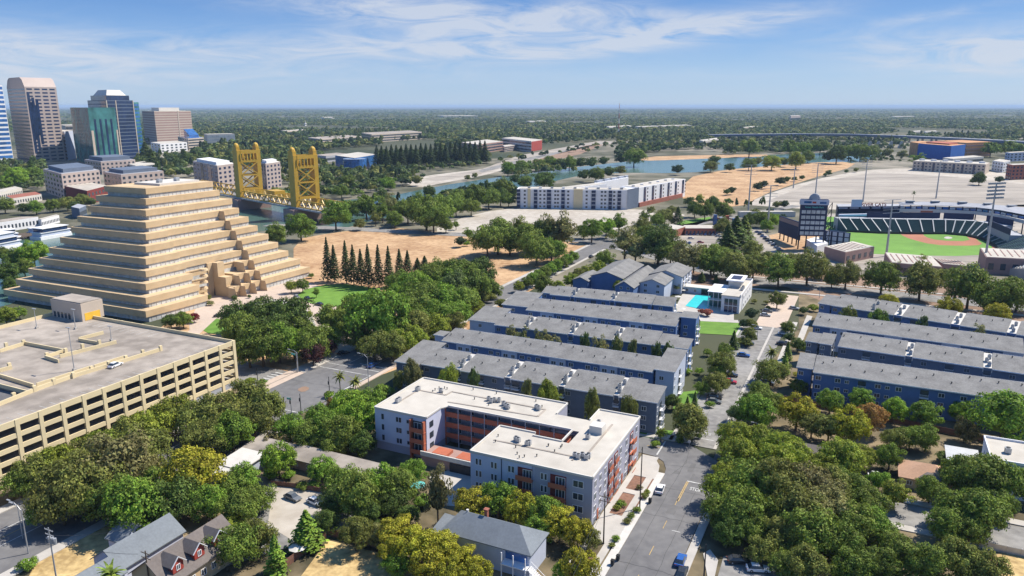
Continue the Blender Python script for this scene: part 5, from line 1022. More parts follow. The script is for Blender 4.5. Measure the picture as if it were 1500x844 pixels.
# ------------------------------------------------------------------ the gold lift bridge
zd = 10.5; tA, tB = Vector(P(448,302,zd)), Vector(P(366,288,zd)); ax = (tB-tA).normalized(); nx = Vector((-ax.y,ax.x)); nx = nx if nx.x < 0 else -nx
T = thing('lift_bridge','gold painted lift bridge with two portal towers and truss spans over the river','bridge',(tA.x,tA.y,0)); WB_ = 9.0
def bp(s, t, z): q_ = ax*s + nx*t; return (q_.x, q_.y, z)      # s along, t across
D_ = (tB-tA).length; hT = zat(tA.x, tA.y, 223); s0, s1 = -42, D_+120
def bbox(s_a, s_b, t_a, t_b, z0, z1, nm, m): 
    return MB().prism([bp(s_a,t_a,0)[:2],bp(s_b,t_a,0)[:2],bp(s_b,t_b,0)[:2],bp(s_a,t_b,0)[:2]],z0,z1).build(nm, M[m], T)
bbox(s0,s1,-WB_,WB_,zd-1.2,zd,'deck','asphalt2'); bbox(s0,s1,-WB_-2.6,-WB_-.4,zd-1,zd+.2,'footway','steel'); bbox(s0,s1,WB_+.4,WB_+2.6,zd-1,zd+.2,'footway','steel')
for s in (0, D_):
    for t in (-WB_-.2, WB_+.2):
        q0 = [bp(s-4.2,t-1.9,0)[:2],bp(s+4.2,t-1.9,0)[:2],bp(s+4.2,t+1.7,0)[:2],bp(s-4.2,t+1.7,0)[:2]]
        MB().prism(q0, 3, hT-2).build('tower_leg', M['gold'], T)
        q1 = bp(s,t,0); MB().prism([bp(s-3.4,t-1.6,0)[:2],bp(s+3.4,t-1.6,0)[:2],bp(s+3.4,t+1.6,0)[:2],bp(s-3.4,t+1.6,0)[:2]], hT-2.2, hT+1).dome(bp(s,t,hT+1),2.6,2.6,3.4).build('finial', M['gold'], T)
    for e in (-4.1, 4.1):     # two portal frames, bracing between the legs
        sp = s+e; W2 = WB_-1.4
        def beam(z0, z1): return MB().prism([bp(sp-.3,-W2,0)[:2],bp(sp+.3,-W2,0)[:2],bp(sp+.3,W2,0)[:2],bp(sp-.3,W2,0)[:2]],z0,z1).build('portal_beam', M['gold'], T)
        zt = hT-2; beam(zt-3.0,zt); beam(zt-10.5,zt-8.2); beam(zd+6.4,zd+8.4)
        for k in range(5): t = -W2+(k+.5)*2*W2/5; MB().bar(bp(sp,t-W2/5,zt-8.2),bp(sp,t-W2/5,zt-3),1.7,.5).build('upright', M['gold'], T)
        MB().bar(bp(sp,W2,zt-8.2),bp(sp,W2,zt-3),1.7,.5).build('upright', M['gold'], T)
        za, zb_ = zd+8.4, zt-10.5; zm = (za+zb_)/2
        for lo, hi in ((za,zm-.6),(zm+.6,zb_)):
            MB().bar(bp(sp,-W2,lo),bp(sp,W2,hi),.8).build('brace', M['gold'], T); MB().bar(bp(sp,-W2,hi),bp(sp,W2,lo),.8).build('brace', M['gold'], T)
        beam(zm-.6, zm+.6)
    bbox(s-8,s+8,-WB_-7,WB_+7,0,zd-1.3,'pier','brickp')
bbox(D_*.28,D_*.42,-4,WB_+12,0,5,'pier_fender','brick') if False else None
for t in (-WB_, WB_):       # side trusses
    for a_, b_, n in ((s0,-4.5,4),(4.5,D_-4.5,9),(D_+4.5,s1,9)):
        MB().bar(bp(a_,t,zd+6),bp(b_,t,zd+6),.8).build('top_chord', M['gold'], T); MB().bar(bp(a_,t,zd+.4),bp(b_,t,zd+.4),.9,1.1).build('bottom_chord', M['gold'], T)
        for k in range(n):
            u0, u1 = a_+(b_-a_)*k/n, a_+(b_-a_)*(k+1)/n; um = (u0+u1)/2
            MB().bar(bp(u0,t,zd+.4),bp(um,t,zd+6),.7).bar(bp(um,t,zd+6),bp(u1,t,zd+.4),.7).build('truss_diagonal', M['gold'], T)
for k in range(12):
    u0 = 6+(D_-12)*k/11; MB().bar(bp(u0,-WB_,zd+6),bp(u0,WB_,zd+6),.5).build('cross_beam', M['gold'], T)
bbox(D_*.5-7,D_*.5+7,-5,5,zd+6.3,zd+9.3,'machine_room','gold')
# ------------------------------------------------------------------ ballpark
def WP(L, z): return [P(x, y, z) for x, y in L]
front = [(1240,337.5),(1290,340),(1335,341),(1385,341),(1415,343.5),(1440,349),(1458,358),(1466,369),(1462,381),(1456,392)]
back  = [(1228,320),(1275,320.5),(1328,321.5),(1385,322),(1430,324),(1468,331),(1502,345),(1522,360),(1530,378),(1530,394)]
Fz, Bz = WP(front, 1.4), WP(back, 9.0); o = Vector(P(1385,341)); 
T = thing('seating_bowl','dark green seating bowl curving round the ballpark infield','grandstand',(o.x,o.y,0))
def sub(p): return (p[0]-o.x, p[1]-o.y)
Fz = [Vector(sub(p)) for p in Fz]; Bz = [Vector(sub(p)) for p in Bz]; NR = 16
for i in range(len(Fz)-1):
    mb = MB(); rows = MB()
    for k in range(NR):
        t0, t1 = k/NR, (k+1)/NR; z0 = 1.4+7.6*t0; z1 = 1.4+7.6*t1
        a, b_, c, d_ = Fz[i].lerp(Bz[i],t0), Fz[i+1].lerp(Bz[i+1],t0), Fz[i+1].lerp(Bz[i+1],t1), Fz[i].lerp(Bz[i],t1)
        mb.prism([tuple(a),tuple(b_),tuple(c),tuple(d_)], 0, z0)
        e, f_ = a.lerp(d_,.45), b_.lerp(c,.45); e2, f2 = a.lerp(d_,.8), b_.lerp(c,.8)
        rows.prism([tuple(e.lerp(f_,.03)),tuple(f_.lerp(e,.03)),tuple(f2.lerp(e2,.03)),tuple(e2.lerp(f2,.03))], z0+.02, z0+.55)
    rows.build('seat_block', M['seatg' if i >= 7 else 'seat'], T); mb.build('terracing', M['seat' if i<7 else 'conc'], T)
    ai = MB(); n = 3
    for s in range(n):
        a, b_ = Fz[i].lerp(Fz[i+1],s/n), Bz[i].lerp(Bz[i+1],s/n); pass
    ai2 = ai
    for s in range(n):
        a, b_ = Fz[i].lerp(Fz[i+1],s/n), Bz[i].lerp(Bz[i+1],s/n); MB().bar((*a,2.0),(*b_,9.6),.7,.5).build('aisle', M['seatg'], T)
    MB().bar((*(Fz[i]),.75),(*(Fz[i+1]),.75),.4,1.5).build('field_wall', M['dark'], T)
    a, b_ = Bz[i], Bz[i+1]; n_ = Vector((b_-a).normalized()); nn = Vector((-n_.y,n_.x)); nn = nn if nn.y > 0 or i >= 7 else -nn
    if i >= 6: nn = Vector((n_.y*-1, n_.x)); nn = nn if nn.x > 0 else -nn
    MB().prism([tuple(a),tuple(b_),tuple(b_+nn*9),tuple(a+nn*9)],0,8.8).build('concourse', M['grey'], T)
    if i >= 1: MB().prism([tuple(a+nn*8.5),tuple(b_+nn*8.5),tuple(b_+nn*9),tuple(a+nn*9)],8.8,13).build('rear_wall', M['navy'], T)
dg = Vector(sub(P(1362,340))); MB().box(dg.x-16,dg.y-2,0,dg.x+14,dg.y+1.2,1.9).build('dugout', M['dark'], T); MB().box(dg.x-16.5,dg.y-2.4,1.9,dg.x+14.5,dg.y+1.4,2.15).build('dugout_roof', M['offwhite'], T)
# curved suite level and canopy
T = thing('grandstand_canopy','curved pale canopy and suite level above the seating bowl','grandstand roof',(o.x,o.y,0))
cf = [(1318,309),(1350,309.5),(1390,310.5),(1430,313),(1465,318),(1500,326),(1540,338)]; cb = [(1316,295),(1350,294.5),(1390,295.5),(1430,297),(1465,299.5),(1500,303),(1540,310)]
CF, CB = [Vector(sub(p)) for p in WP(cf, 12)], [Vector(sub(p)) for p in WP(cb, 19)]
for i in range(len(CF)-1):
    a, b_, c, d_ = CF[i], CF[i+1], CB[i+1], CB[i]
    MB().prism([tuple(a),tuple(b_),tuple(b_.lerp(c,.1)),tuple(a.lerp(d_,.1))],11.2,13.6).build('fascia', M['offwhite'], T)
    MB().prism([tuple(a.lerp(d_,.15)),tuple(b_.lerp(c,.15)),tuple(c),tuple(d_)],11,15.2).build('suite_level', M['navy'], T)
    for k in range(4): p, q_ = a.lerp(d_,.14).lerp(b_.lerp(c,.14),(k+.12)/4), a.lerp(d_,.14).lerp(b_.lerp(c,.14),(k+.88)/4); MB().bar((*p,14.5),(*q_,14.5),.3,1.4).build('suite_window', M['winb' if k%2 else 'strip'], T)
    MB().prism([tuple(a.lerp(d_,.22)),tuple(b_.lerp(c,.22)),tuple(c),tuple(d_)],[16.2,16.2,18.2,18.2],[16.5,16.5,18.5,18.5]).build('canopy', M['grey'], T)
    for k in range(2): p = a.lerp(b_,k/2).lerp(d_.lerp(c,k/2),.3); MB().tube((p.x,p.y,0),(p.x,p.y,16.3),.4).build('canopy_post', M['navy'], T)
    p = d_.lerp(c,.5); MB().box(p.x-3,p.y-1.5,18.6,p.x+3,p.y+1.5,19.4).build('roof_unit', M['steel'], T)
for k,(px,py) in enumerate(((1350,305.2),(1462,314))):
    a = Vector(sub(P(px,py,14))); 
p_, q_ = sub(P(1348,309.2,13)), sub(P(1366,309.6,13)); MB().bar((p_[0],p_[1]-.6,12.6),(q_[0],q_[1]-.6,12.6),.3,1.5).build('red_sign_panel', M['rust'], T)
# left suite block with open boxes
T = thing('suite_block','navy and white suite block at the left end of the grandstand','grandstand',(*P(1270,316),0)); o2 = Vector(P(1270,316))
def s2(p, z): x, y = P(p[0], p[1], z); return Vector((x-o2.x, y-o2.y))
a, b_, c, d_ = s2((1229,318),8), s2((1324,316),8), s2((1322,303),12), s2((1225,303),12)
MB().prism([tuple(a),tuple(b_),tuple(c),tuple(d_)],0,8.2).build('base', M['navy'], T); MB().prism([tuple(a),tuple(b_),tuple(b_.lerp(c,.12)),tuple(a.lerp(d_,.12))],8.21,9.8).build('front_rail', M['palebl'], T)
MB().prism([tuple(a.lerp(d_,.6)),tuple(b_.lerp(c,.6)),tuple(c),tuple(d_)],8.21,13.5).build('suites', M['navy'], T); MB().prism([tuple(a.lerp(d_,.5)),tuple(b_.lerp(c,.5)),tuple(c),tuple(d_)],13.6,14.1).build('suite_roof', M['grey'], T)
for k in range(6): p, q_ = a.lerp(d_,.57).lerp(b_.lerp(c,.57),(k+.1)/6), a.lerp(d_,.57).lerp(b_.lerp(c,.57),(k+.9)/6); MB().bar((*p,12.6),(*q_,12.6),.3,1.2).build('awning', M['palebl'], T); MB().bar((*(p.lerp(a,.1)),9.2),(*(q_.lerp(b_,.1)),9.2),1.2,.5).build('seat_row', M['seat'], T)
MB().prism([tuple(a+Vector((6,-4))),tuple(a+Vector((38,-7))),tuple(a.lerp(b_,.5)),tuple(a)],0,7).build('party_deck', M['teal'], T)
sg = s2((1280,300),16); text('roof_sign','RIVER CATS',3.6,M['redp'],(sg.x,sg.y,16),R(-2),pi/2,T,.15)
lw_ = s2((1255,300),16); MB().box(lw_.x-4,lw_.y,14.2,lw_.x+4,lw_.y+.6,20).build('blue_sign_board', M['palebl'], T)
# outfield board frames
def scoreboard():
    b0_, a0_ = G(1187,366); x, y = W(b0_,a0_); T = thing('scoreboard','tall dark scoreboard tower with rows of pale panels beside the outfield','scoreboard',(x,y,0),R(-8))
    h0, h1 = zat(x,y,346), zat(x,y,292); w_ = 8.2
    MB().box(-w_,0,h0,w_,2.2,h1).build('board', M['navy'], T)
    nr = 5; dh = (h1-h0-6.6)/nr
    for r_ in range(nr):
        for k in range(5): x0 = -w_+.8+k*(2*w_-1.6)/5; MB().box(x0,-.2,h0+.8+r_*dh,x0+(2*w_-1.6)/5-.5,-.02,h0+dh*.86+r_*dh).build('panel', M['strip'], T)
    MB().box(-w_-.4,-.5,h1-3.6,w_+.4,2.7,h1-.3).build('header', M['palebl'], T)
    MB().box(-6.6,-.56,h1-2.6,-2,-.51,h1-1.2).box(3,-.56,h1-2.8,7,-.51,h1-1.6).build('header_mark', M['winb'], T); MB().box(-1.5,-.56,h1-2.6,.8,-.51,h1-1.4).build('header_mark', M['redp'], T)
    text('header_text','Sutter Health Park',1.5,M['teal'],(0,-.25,h1-5.1),0,pi/2,T)
    for xx in (-w_+.6,-3,3,w_-.6): MB().box(xx-.35,.5,0,xx+.35,1.2,h0).build('leg', M['dark'], T)
    for k in range(7): MB().bar((w_+.4,1,h0*.2+k*(h1/8)),(w_+2.6,1,h0*.2+(k+1)*(h1/8)),.25).build('lattice_brace', M['dark'], T)
    MB().box(w_+2.5,.7,0,w_+2.9,1.3,h1-2).build('lattice_post', M['dark'], T)
    MB().dome((0,1,h1-.3),3.6,1.2,4,10,4).build('crest', M['grey'], T)
scoreboard()
def board(name,label,pL,pR,ytop,ybot,m,panels,z0py):
    l, r = Vector(P(*pL)), Vector(P(*pR)); T = thing(name,label,'board',(l.x,l.y,0),math.atan2(r.y-l.y,r.x-l.x)); L_ = (r-l).length; h1, h0 = zat(l.x,l.y,ytop), zat(l.x,l.y,ybot)
    MB().box(0,0,h0,L_,1,h1).build('board', M[m], T)
    for k in range(5): xx = L_*(k+.3)/5; MB().box(xx,.2,0,xx+.6,.8,h0).build('leg', M['dark'], T)
    if panels:
        for k in range(panels):
            for j in range(3): MB().box(L_*k/panels+.6,-.15,h0+(h1-h0)*j/3+.3,L_*(k+1)/panels-.6,-.01,h0+(h1-h0)*(j+1)/3-.3).build('panel', M['palebl'], T)
    else: MB().box(.5,-.12,h1-3.2,L_-.5,-.01,h1-.5).build('panel', M['brickp'], T)
board('batters_board','dark navy board on short legs left of the scoreboard tower',(1139,350),(1169,362),316,341,'navy',0,0)
board('outfield_screen','framed outfield screen of pale panels right of the scoreboard',(1199,361),(1243,366),337,358,'navy',5,0)
T = thing('hedge_letters','dark ground letters along the outfield slope beside the seating bowl','lettering',(*P(1218,336.5),.2)); text('letters','CAN YOU DIG IT',3.6,M['dark'],(0,0,1.6),R(-3),pi/2,T,.3)
def light_mast(px, py, ytop, lab, n=0, lean=0):
    x, y = P(px, py); h = zat(x, y, ytop); T = thing('floodlight_mast', lab, 'floodlight', (x,y,0), R(20), 'floodlight masts round the ballpark')
    MB().tube((0,0,0),(0,0,h),.75,.35,8).build('pole', M['galv'], T)
    for k in range(5): MB().box(-6.5,-.15,h-k*2.0,6.5,.15,h-k*2.0+.25).build('crossbar', M['galv'], T)
    if n:
        for k in range(5):
            for j in range(8): cached('flood','floodlight',lambda: MB().box(-.5,-.5,-.9,.5,.1,.1).build('floodlight', M['galv']), T, (-5.9+j*1.7,-.1,h-k*2+.1))
light_mast(1441,394,268,'big floodlight mast with five rows of lamps in front of the grandstand',1)
for px,py,yt,lab in ((1298,376,293,'floodlight mast at the near edge of the outfield'),(1096,310,242,'thin floodlight mast left of the gravel car park'),(1193,300,240,'thin floodlight mast behind the scoreboard'),(1264,296,235,'thin floodlight mast behind the roof sign'),(1371,291,236,'thin floodlight mast behind the middle of the grandstand'),(1124,340,272,'thin mast beside the car park left of the scoreboard'),(1475,345,316,'short mast inside the seating bowl'),(1162,276,246,'small thin mast at the dry field edge')): light_mast(px,py,yt,lab)
# brick service buildings along the street side of the ballpark
for lab,Lp,Cp,Rp,yt,rf,w_ in (('pink masonry ballpark building with pale roof behind the outfield screen',(1206,378),(1237,387),(1279,378),370,'roofw','brickp'),('long pink masonry building with ribbed pale roof near the outfield edge',(1294,386),(1304,402),(1378,409),385,'roofw','brickp'),
      ('second pink masonry building with dark door near the mast',(1366,394),(1379,403),(1420,407),387,'lot','brickp'),('pink masonry block with flat pale roof at the right edge',(1432,386),(1441,401),(1530,406),377,'roofw','brickp')):
    T,l,r,h = blockpx('ballpark_building',lab,'building',Lp,Cp,Rp,yt,w_,rf,1,('none','punch'),'win',(2,5),group='ballpark service buildings')
    for k in range(7): p, q_ = (l*.15+r*(.1+k*.12)), (l*.85+r*(.1+k*.12)); MB().bar((p.x,p.y,h+.35),(q_.x,q_.y,h+.35),.5,.25).build('roof_rib', M['brickp'], T)
T,l,r,h = blockpx('white_tent_building','small white gabled marquee below the scoreboard','tent',(1180,362),(1196,372),(1212,367),361,'white','white',1,('none','none')); 
T,l,r,h = blockpx('brick_school','low brick school building with pale flat roof beside its car park','school',(968,344),(990,348),(1004,343),337,'brick','roofw',1,('punch','none'),'wind',(3,2)); T,l,r,h = blockpx('brick_school','longer brick school wing behind the row of parked cars','school',(1000,340),(1003,345),(1048,345),335,'brick','roofw',1,('none','punch'),'wind',(3,8))
T = thing('play_structure','blue and red play structure behind the school','play structure',(*P(1045,330),0))
for k,(x,y,hh,m_) in enumerate(((0,0,8,'winb'),(5,1,6,'palebl'),(10,2,7,'rust'),(15,0,5,'winb'))): MB().box(x,y,0,x+2.5,y+2.5,hh).build('tower', M[m_], T); MB().bar((x+2.5,y+1,hh*.7),(x+5,y+1.5,hh*.6),.8).build('bridge', M['rust'], T)
T,l,r,h = blockpx('long_white_shed','long low white shed roof between the school trees and scoreboard','shed',(1080,317),(1084,318.5),(1165,318),311,'offwhite','roofw',1,('none','none'))
# ------------------------------------------------------------------ trees
def quads(c, n, s, tilt=.75, asp=.75):
    """leaf clumps: centres c, outward directions n, sizes s -> verts, one quad each"""
    N_ = len(c); n = n + rng.normal(0, tilt, (N_,3)); n /= np.linalg.norm(n,axis=1)[:,None]+1e-9
    r = rng.normal(0,1,(N_,3)); a = np.cross(n, r); a /= np.linalg.norm(a,axis=1)[:,None]+1e-9; b = np.cross(n, a)
    a *= (s*.5)[:,None]; b *= (s*.5*asp)[:,None]
    v = np.stack([c-a*.55-b, c+a*.75-b*.35, c+a*.5+b, c-a*.8+b*.5],1); return v.reshape(-1,3)
def qmesh(name, v, m):
    n = len(v)//4; me = bpy.data.meshes.new(name); me.vertices.add(len(v)); me.vertices.foreach_set('co', v.astype(np.float32).ravel())
    me.loops.add(n*4); me.loops.foreach_set('vertex_index', np.arange(n*4,dtype=np.int32)); me.polygons.add(n); me.polygons.foreach_set('loop_start', np.arange(0,n*4,4,dtype=np.int32))
    me.polygons.foreach_set('loop_total', np.full(n,4,dtype=np.int32)); me.update(); me.validate(); me.materials.append(m); return me
def sph(n, lo=-.35):
    d = rng.normal(0,1,(n*3,3)); d /= np.linalg.norm(d,axis=1)[:,None]; d = d[d[:,2] > lo]; return d[:n]
def crown(seed, nclump=42, leaves=110, rx=.5, rz=.36, cr=(.075,.155), leaf=.038, lo=-.75, hollow=.62, lump=.24):
    """unit crown, about 1 wide, centred on the origin"""
    global rng; rng = np.random.default_rng(seed); V = []
    d = sph(nclump, lo); lob = 1 + lump*np.sin(d[:,0]*3.1+seed)*np.cos(d[:,1]*2.7+seed*1.7) + rng.normal(0,.07,len(d))
    rad = rng.uniform(hollow,1.0,len(d))**.6
    cc = d*np.array([rx,rx,rz])*(lob*rad)[:,None]*.86
    for c, dd in zip(cc, d):
        r = rng.uniform(*cr); k = int(leaves*(r/np.mean(cr))**2); e = rng.normal(0,1,(k,3)); e /= np.linalg.norm(e,axis=1)[:,None]
        e[:,2] = np.where(e[:,2] < -.45, -e[:,2]*.6, e[:,2]); q_ = c + e*np.array([1,1,.78])*(r*rng.uniform(.72,1.06,k))[:,None]
        V.append(quads(q_, e*1.0+dd*.35, leaf*rng.uniform(.6,1.35,k), .42))
    k = 260; e = sph(k, -1); V.append(quads(e*np.array([rx,rx,rz])*.45, e, np.full(k,.14)))      # inner shade leaves
    return np.concatenate(V)
def conifer(seed, w=.30, n=2600, leaf=.030, tiers=17, base=.10):
    global rng; rng = np.random.default_rng(seed); t = rng.random(n)**.8; lay = (np.floor(t*tiers)+rng.random(n)*.75)/tiers; lay = np.clip(lay,0,.995)
    ph = rng.uniform(0,2*pi,n); fr = lay*tiers-np.floor(lay*tiers)
    branch = .78+.22*np.sin(ph*5+np.floor(lay*tiers)*2.3)+rng.normal(0,.05,n)
    r = w*.5*(1-lay)**.85*(1.05-.45*fr)*branch*np.sqrt(rng.uniform(.35,1,n))
    z = base+(1-base)*lay; c = np.stack([r*np.cos(ph),r*np.sin(ph),z-.25*r],1); nn = np.stack([np.cos(ph),np.sin(ph),np.full(n,.8)],1)
    return quads(c, nn, leaf*rng.uniform(.6,1.4,n)*(1.15-.5*lay), .5, .6)
def palm_crown(seed, n=34):
    global rng; rng = np.random.default_rng(seed); V = []
    for k in range(n):
        ph = 2*pi*k/n*3.3; el = rng.uniform(-.5,1.1); L_ = rng.uniform(.8,1.0); p = np.zeros(3); d = np.array([cos(ph)*cos(el),sin(ph)*cos(el),sin(el)]); s = np.array([-sin(ph),cos(ph),0])
        for j in range(5):
            q_ = p + d*L_/5; w0, w1 = .13*(1-j/5)+.03, .13*(1-(j+1)/5)+.02; V += [p-s*w0,q_-s*w1,q_+s*w1,p+s*w0]; p = q_; d = d + np.array([0,0,-.22]); d /= np.linalg.norm(d)
    return np.array(V)
CR = {}
for i in range(5): CR['oak',i] = qmesh('crown', crown(10+i, 92, 78), LEAF)
for i in range(4): CR['round',i] = qmesh('crown', crown(30+i, 80, 75, .5, .42, (.085,.13), .038, -.6, .8, .08), LEAF)
for i in range(3): CR['airy',i] = qmesh('crown', crown(50+i, 34, 60, .5, .44, (.07,.14), .040, -.7, .35, .3), LEAF)
for i in range(3): CR['shrub',i] = qmesh('crown', crown(70+i, 26, 60, .5, .40, (.12,.19), .075, -.2, .75, .1), LEAF)
for i in range(3): CR['con',i] = qmesh('crown', conifer(90+i), LEAF)
for i in range(2): CR['col',i] = qmesh('crown', conifer(95+i, .34, 1800, .045, 40, .03), LEAF)
for i in range(2): CR['palm',i] = qmesh('crown', palm_crown(97+i), LEAF)
for i in range(3): CR['lo',i] = qmesh('crown', crown(110+i, 26, 34, .5, .40, (.15,.22), .10, -.4, .6, .2), LEAF)    # for trees that stand far away
def trunk_mesh(seed, kind):
    r_ = random.Random(seed); mb = MB()
    if kind in ('con','col'): return mb.tube((0,0,0),(0,0,.95),.018,.004,6).mesh('trunk', M['bark'])
    if kind == 'palm':
        p = Vector((0,0,0))
        for k in range(6): q_ = Vector((r_.uniform(-.012,.012),r_.uniform(-.012,.012),(k+1)/6)); mb.tube(p,q_,.03-.002*k,.028-.002*k,7); p = q_
        return mb.mesh('trunk', M['bark'])
    mb.tube((0,0,0),(.01,.01,.34),.034,.024,7)
    for k in range(6):
        a = 2*pi*k/6+r_.uniform(-.4,.4); m_ = Vector((.01+cos(a)*.10,.01+sin(a)*.10,.50)); mb.tube((.01,.01,.32),m_,.018,.012,5)
        for s in (-.5,.5): b_ = a+s; e = m_+Vector((cos(b_)*.16,sin(b_)*.16,.20+r_.uniform(-.05,.08))); mb.tube(m_,e,.011,.005,4)
    return mb.mesh('trunk', M['bark'])
TR = {k: trunk_mesh(i, k) for i, k in enumerate(('oak','con','palm'))}
COLR = dict(dark=(0.083,0.129,0.025), mid=(0.141,0.195,0.031), green=(0.148,0.240,0.030), bright=(0.186,0.290,0.029), olive=(0.165,0.183,0.040), gold=(0.299,0.295,0.026), ygreen=(0.207,0.251,0.031), grey=(0.217,0.216,0.074), purple=(0.069,0.028,0.026), red=(0.183,0.016,0.020), orange=(0.290,0.174,0.047), brown=(0.158,0.148,0.055), pink=(0.342,0.121,0.073), pine=(0.042,0.070,0.020), blue=(0.121,0.175,0.052))
CN = dict(dark='dark green', mid='moss green', green='fresh green', bright='bright green', olive='olive', gold='golden', ygreen='yellowish', grey='grey green', purple='purple', red='crimson', orange='orange', brown='brownish', pink='pink', pine='blackish', blue='deep green')
KN = dict(oak=('broadleaf_tree','tree'), round=('round_crowned_tree','tree'), airy=('airy_tree','tree'), shrub=('shrub','shrub'), con=('conifer','conifer'), col=('columnar_tree','tree'), palm=('palm_tree','palm'), lo=('broadleaf_tree','tree'))
WORD = dict(oak='broad tree', round='round tree', airy='airy tree', shrub='shrub', con='conifer', col='columnar tree', palm='palm', lo='small tree')
ORD = ['first','second','third','fourth','fifth','sixth','seventh','eighth','ninth','tenth','eleventh','twelfth','thirteenth','fourteenth','fifteenth','sixteenth','seventeenth','eighteenth','nineteenth','twentieth','twenty-first','twenty-second','twenty-third','twenty-fourth','twenty-fifth','twenty-sixth','twenty-seventh','twenty-eighth','twenty-ninth','thirtieth','thirty-first','thirty-second','thirty-third','thirty-fourth','thirty-fifth','thirty-sixth']
ASP = dict(oak=.96, round=1.05, airy=1.1, shrub=.75, lo=1.0)     # height over width
TC = 0; tr_ = random.Random(5); PLACED = []
def plant(kind, x, y, w, h, col, label, group):
    global TC; TC += 1
    nm, cat = KN[kind]; rz = tr_.uniform(0, 6.28)
    T = thing(nm, label, cat, (x,y,.05), rz, group); c = COLR[col]; v = tr_.uniform(.85,1.18); PLACED.append((x,y,w))
    if kind in ('con','col'):
        cm = link('crown', CR[kind, tr_.randrange(3 if kind=='con' else 2)], T, (0,0,0)); k = .165 if kind=='con' else .25; cm.scale = (w/k, w/k, h)
        t = link('trunk', TR['con'], T); t.scale = (h*.7,h*.7,h)
    elif kind == 'palm':
        cm = link('crown', CR['palm', tr_.randrange(2)], T, (0,0,h-w*.3)); cm.scale = (w*.55,)*3; t = link('trunk', TR['palm'], T); t.scale = (h*.55,h*.55,h-w*.3)
    else:
        n = {'oak':5,'round':4,'airy':3,'shrub':3,'lo':3}[kind]; rzz = {'oak':.36,'round':.42,'airy':.44,'shrub':.4,'lo':.4}[kind]; ch = h*(.95 if kind!='shrub' else 1.0)
        cm = link('crown', CR[kind, tr_.randrange(n)], T, (0,0,h-ch*.5 if kind!='shrub' else h*.4)); cm.scale = (w*1.06,w*1.06*tr_.uniform(.9,1.1),ch/(2*rzz)*.96)
        t = link('trunk', TR['oak'], T); t.scale = (h*(.9 if kind=='oak' else .7),)*2+(h,); t.scale = (min(w,h)*1.0,min(w,h)*1.0,h) if kind!='shrub' else (w*.5,w*.5,h*.6)
    cm.color = (c[0]*v, c[1]*v*tr_.uniform(.94,1.06), c[2]*v, 1)
QUEUE = []; EXTRA = []
def cluster(place, items, group=None, afun=None): QUEUE.append((place, items, group, afun))
def plant_all(limit=298):
    """the largest broadleaf trees of the picture stand alone, the smallest few join the woodland mass"""
    ws = sorted((it[2] for _, items, _, _ in QUEUE for it in items if it[3] in ('oak','lo') or (it[3] in ('round','shrub') and it[2] < 15)), reverse=True)
    cut = ws[limit] if len(ws) > limit else 0
    for place, items, group, afun in QUEUE: set_out(place, items, group, afun, cut)
def set_out(place, items, group, afun, cut):
    items = sorted(items, key=lambda t: t[0]); seen = {}
    low = lambda it: it[2] <= cut and (it[3] in ('oak','lo') or it[3] == 'round' and it[2] < 15)
    for it in items:
        if low(it): seen.setdefault('mass', []).append(it)
        else: seen.setdefault((WORD[it[3]],CN[it[4]]), []).append(it)
    for _k, L_ in seen.items():
        for i, it in enumerate(L_):
            cx_, cy_, wp, kind, col = it[:5]; asp = it[5] if len(it) > 5 else (ASP.get(kind, 3.2) * tr_.uniform(.92,1.1))
            hc = 5.0
            for _ in range(6):
                x, y = P(cx_, cy_, hc); d_ = math.sqrt(x*x+y*y+(H_-hc)**2); f = y*CP-(hc-H_)*SP
                w = wp*f/F_; h = w*asp; hc = h*(.56 if kind!='shrub' else .4); hc = h*.5 if kind in ('con','col') else hc
                if kind == 'palm': hc = h*.92
            if afun:          # stand in the gap between two rows: the distance is known, the height follows
                lo_, hi_ = .5, 16.
                for _ in range(30):
                    hc = (lo_+hi_)/2; b__, a__ = G(cx_, cy_, hc)
                    if a__ > afun(b__, cy_): lo_ = hc
                    else: hi_ = hc
                x, y = P(cx_, cy_, hc); f = y*CP-(hc-H_)*SP; w = max(2.2, wp*f/F_); h = hc/.56
                if h > 13: h = 13; 
            k2 = 'lo' if (kind in ('oak','round','shrub') and wp < 15) else kind
            if _k == 'mass': EXTRA.append((x,y,w,h,col)); continue
            lab = f"{CN[col]} {WORD[kind]} {place}" + (f", {ORD[i]} from the left" if len(L_) > 1 else "")
            plant(k2, x, y, w, h, col, lab, group or f"trees {place}")
cluster('in front of the parking garage', [(390,596,60,'oak','olive'),(360,584,62,'oak','olive'),(325,605,70,'oak','olive'),(290,612,66,'oak','olive'),(255,606,60,'oak','ygreen'),(340,632,60,'oak','green'),(300,640,62,'oak','olive'),(372,615,58,'oak','olive'),
 (222,622,62,'oak','ygreen'),(185,640,62,'oak','olive'),(150,655,62,'oak','ygreen'),(118,668,62,'oak','olive'),(85,680,60,'oak','ygreen'),(55,692,60,'oak','olive'),(28,706,50,'oak','mid')])
cluster('between garage road and houses', [(205,660,80,'oak','olive'),(168,684,105,'oak','brown'),(120,712,90,'oak','olive'),(88,730,80,'oak','olive'),(62,750,44,'round','bright'),(160,728,85,'oak','mid'),(195,740,88,'oak','green'),(235,715,60,'oak','mid'),(285,692,88,'round','gold'),(256,735,70,'oak','dark'),(305,735,56,'oak','green'),(340,712,50,'oak','mid'),(120,690,70,'oak','olive')])
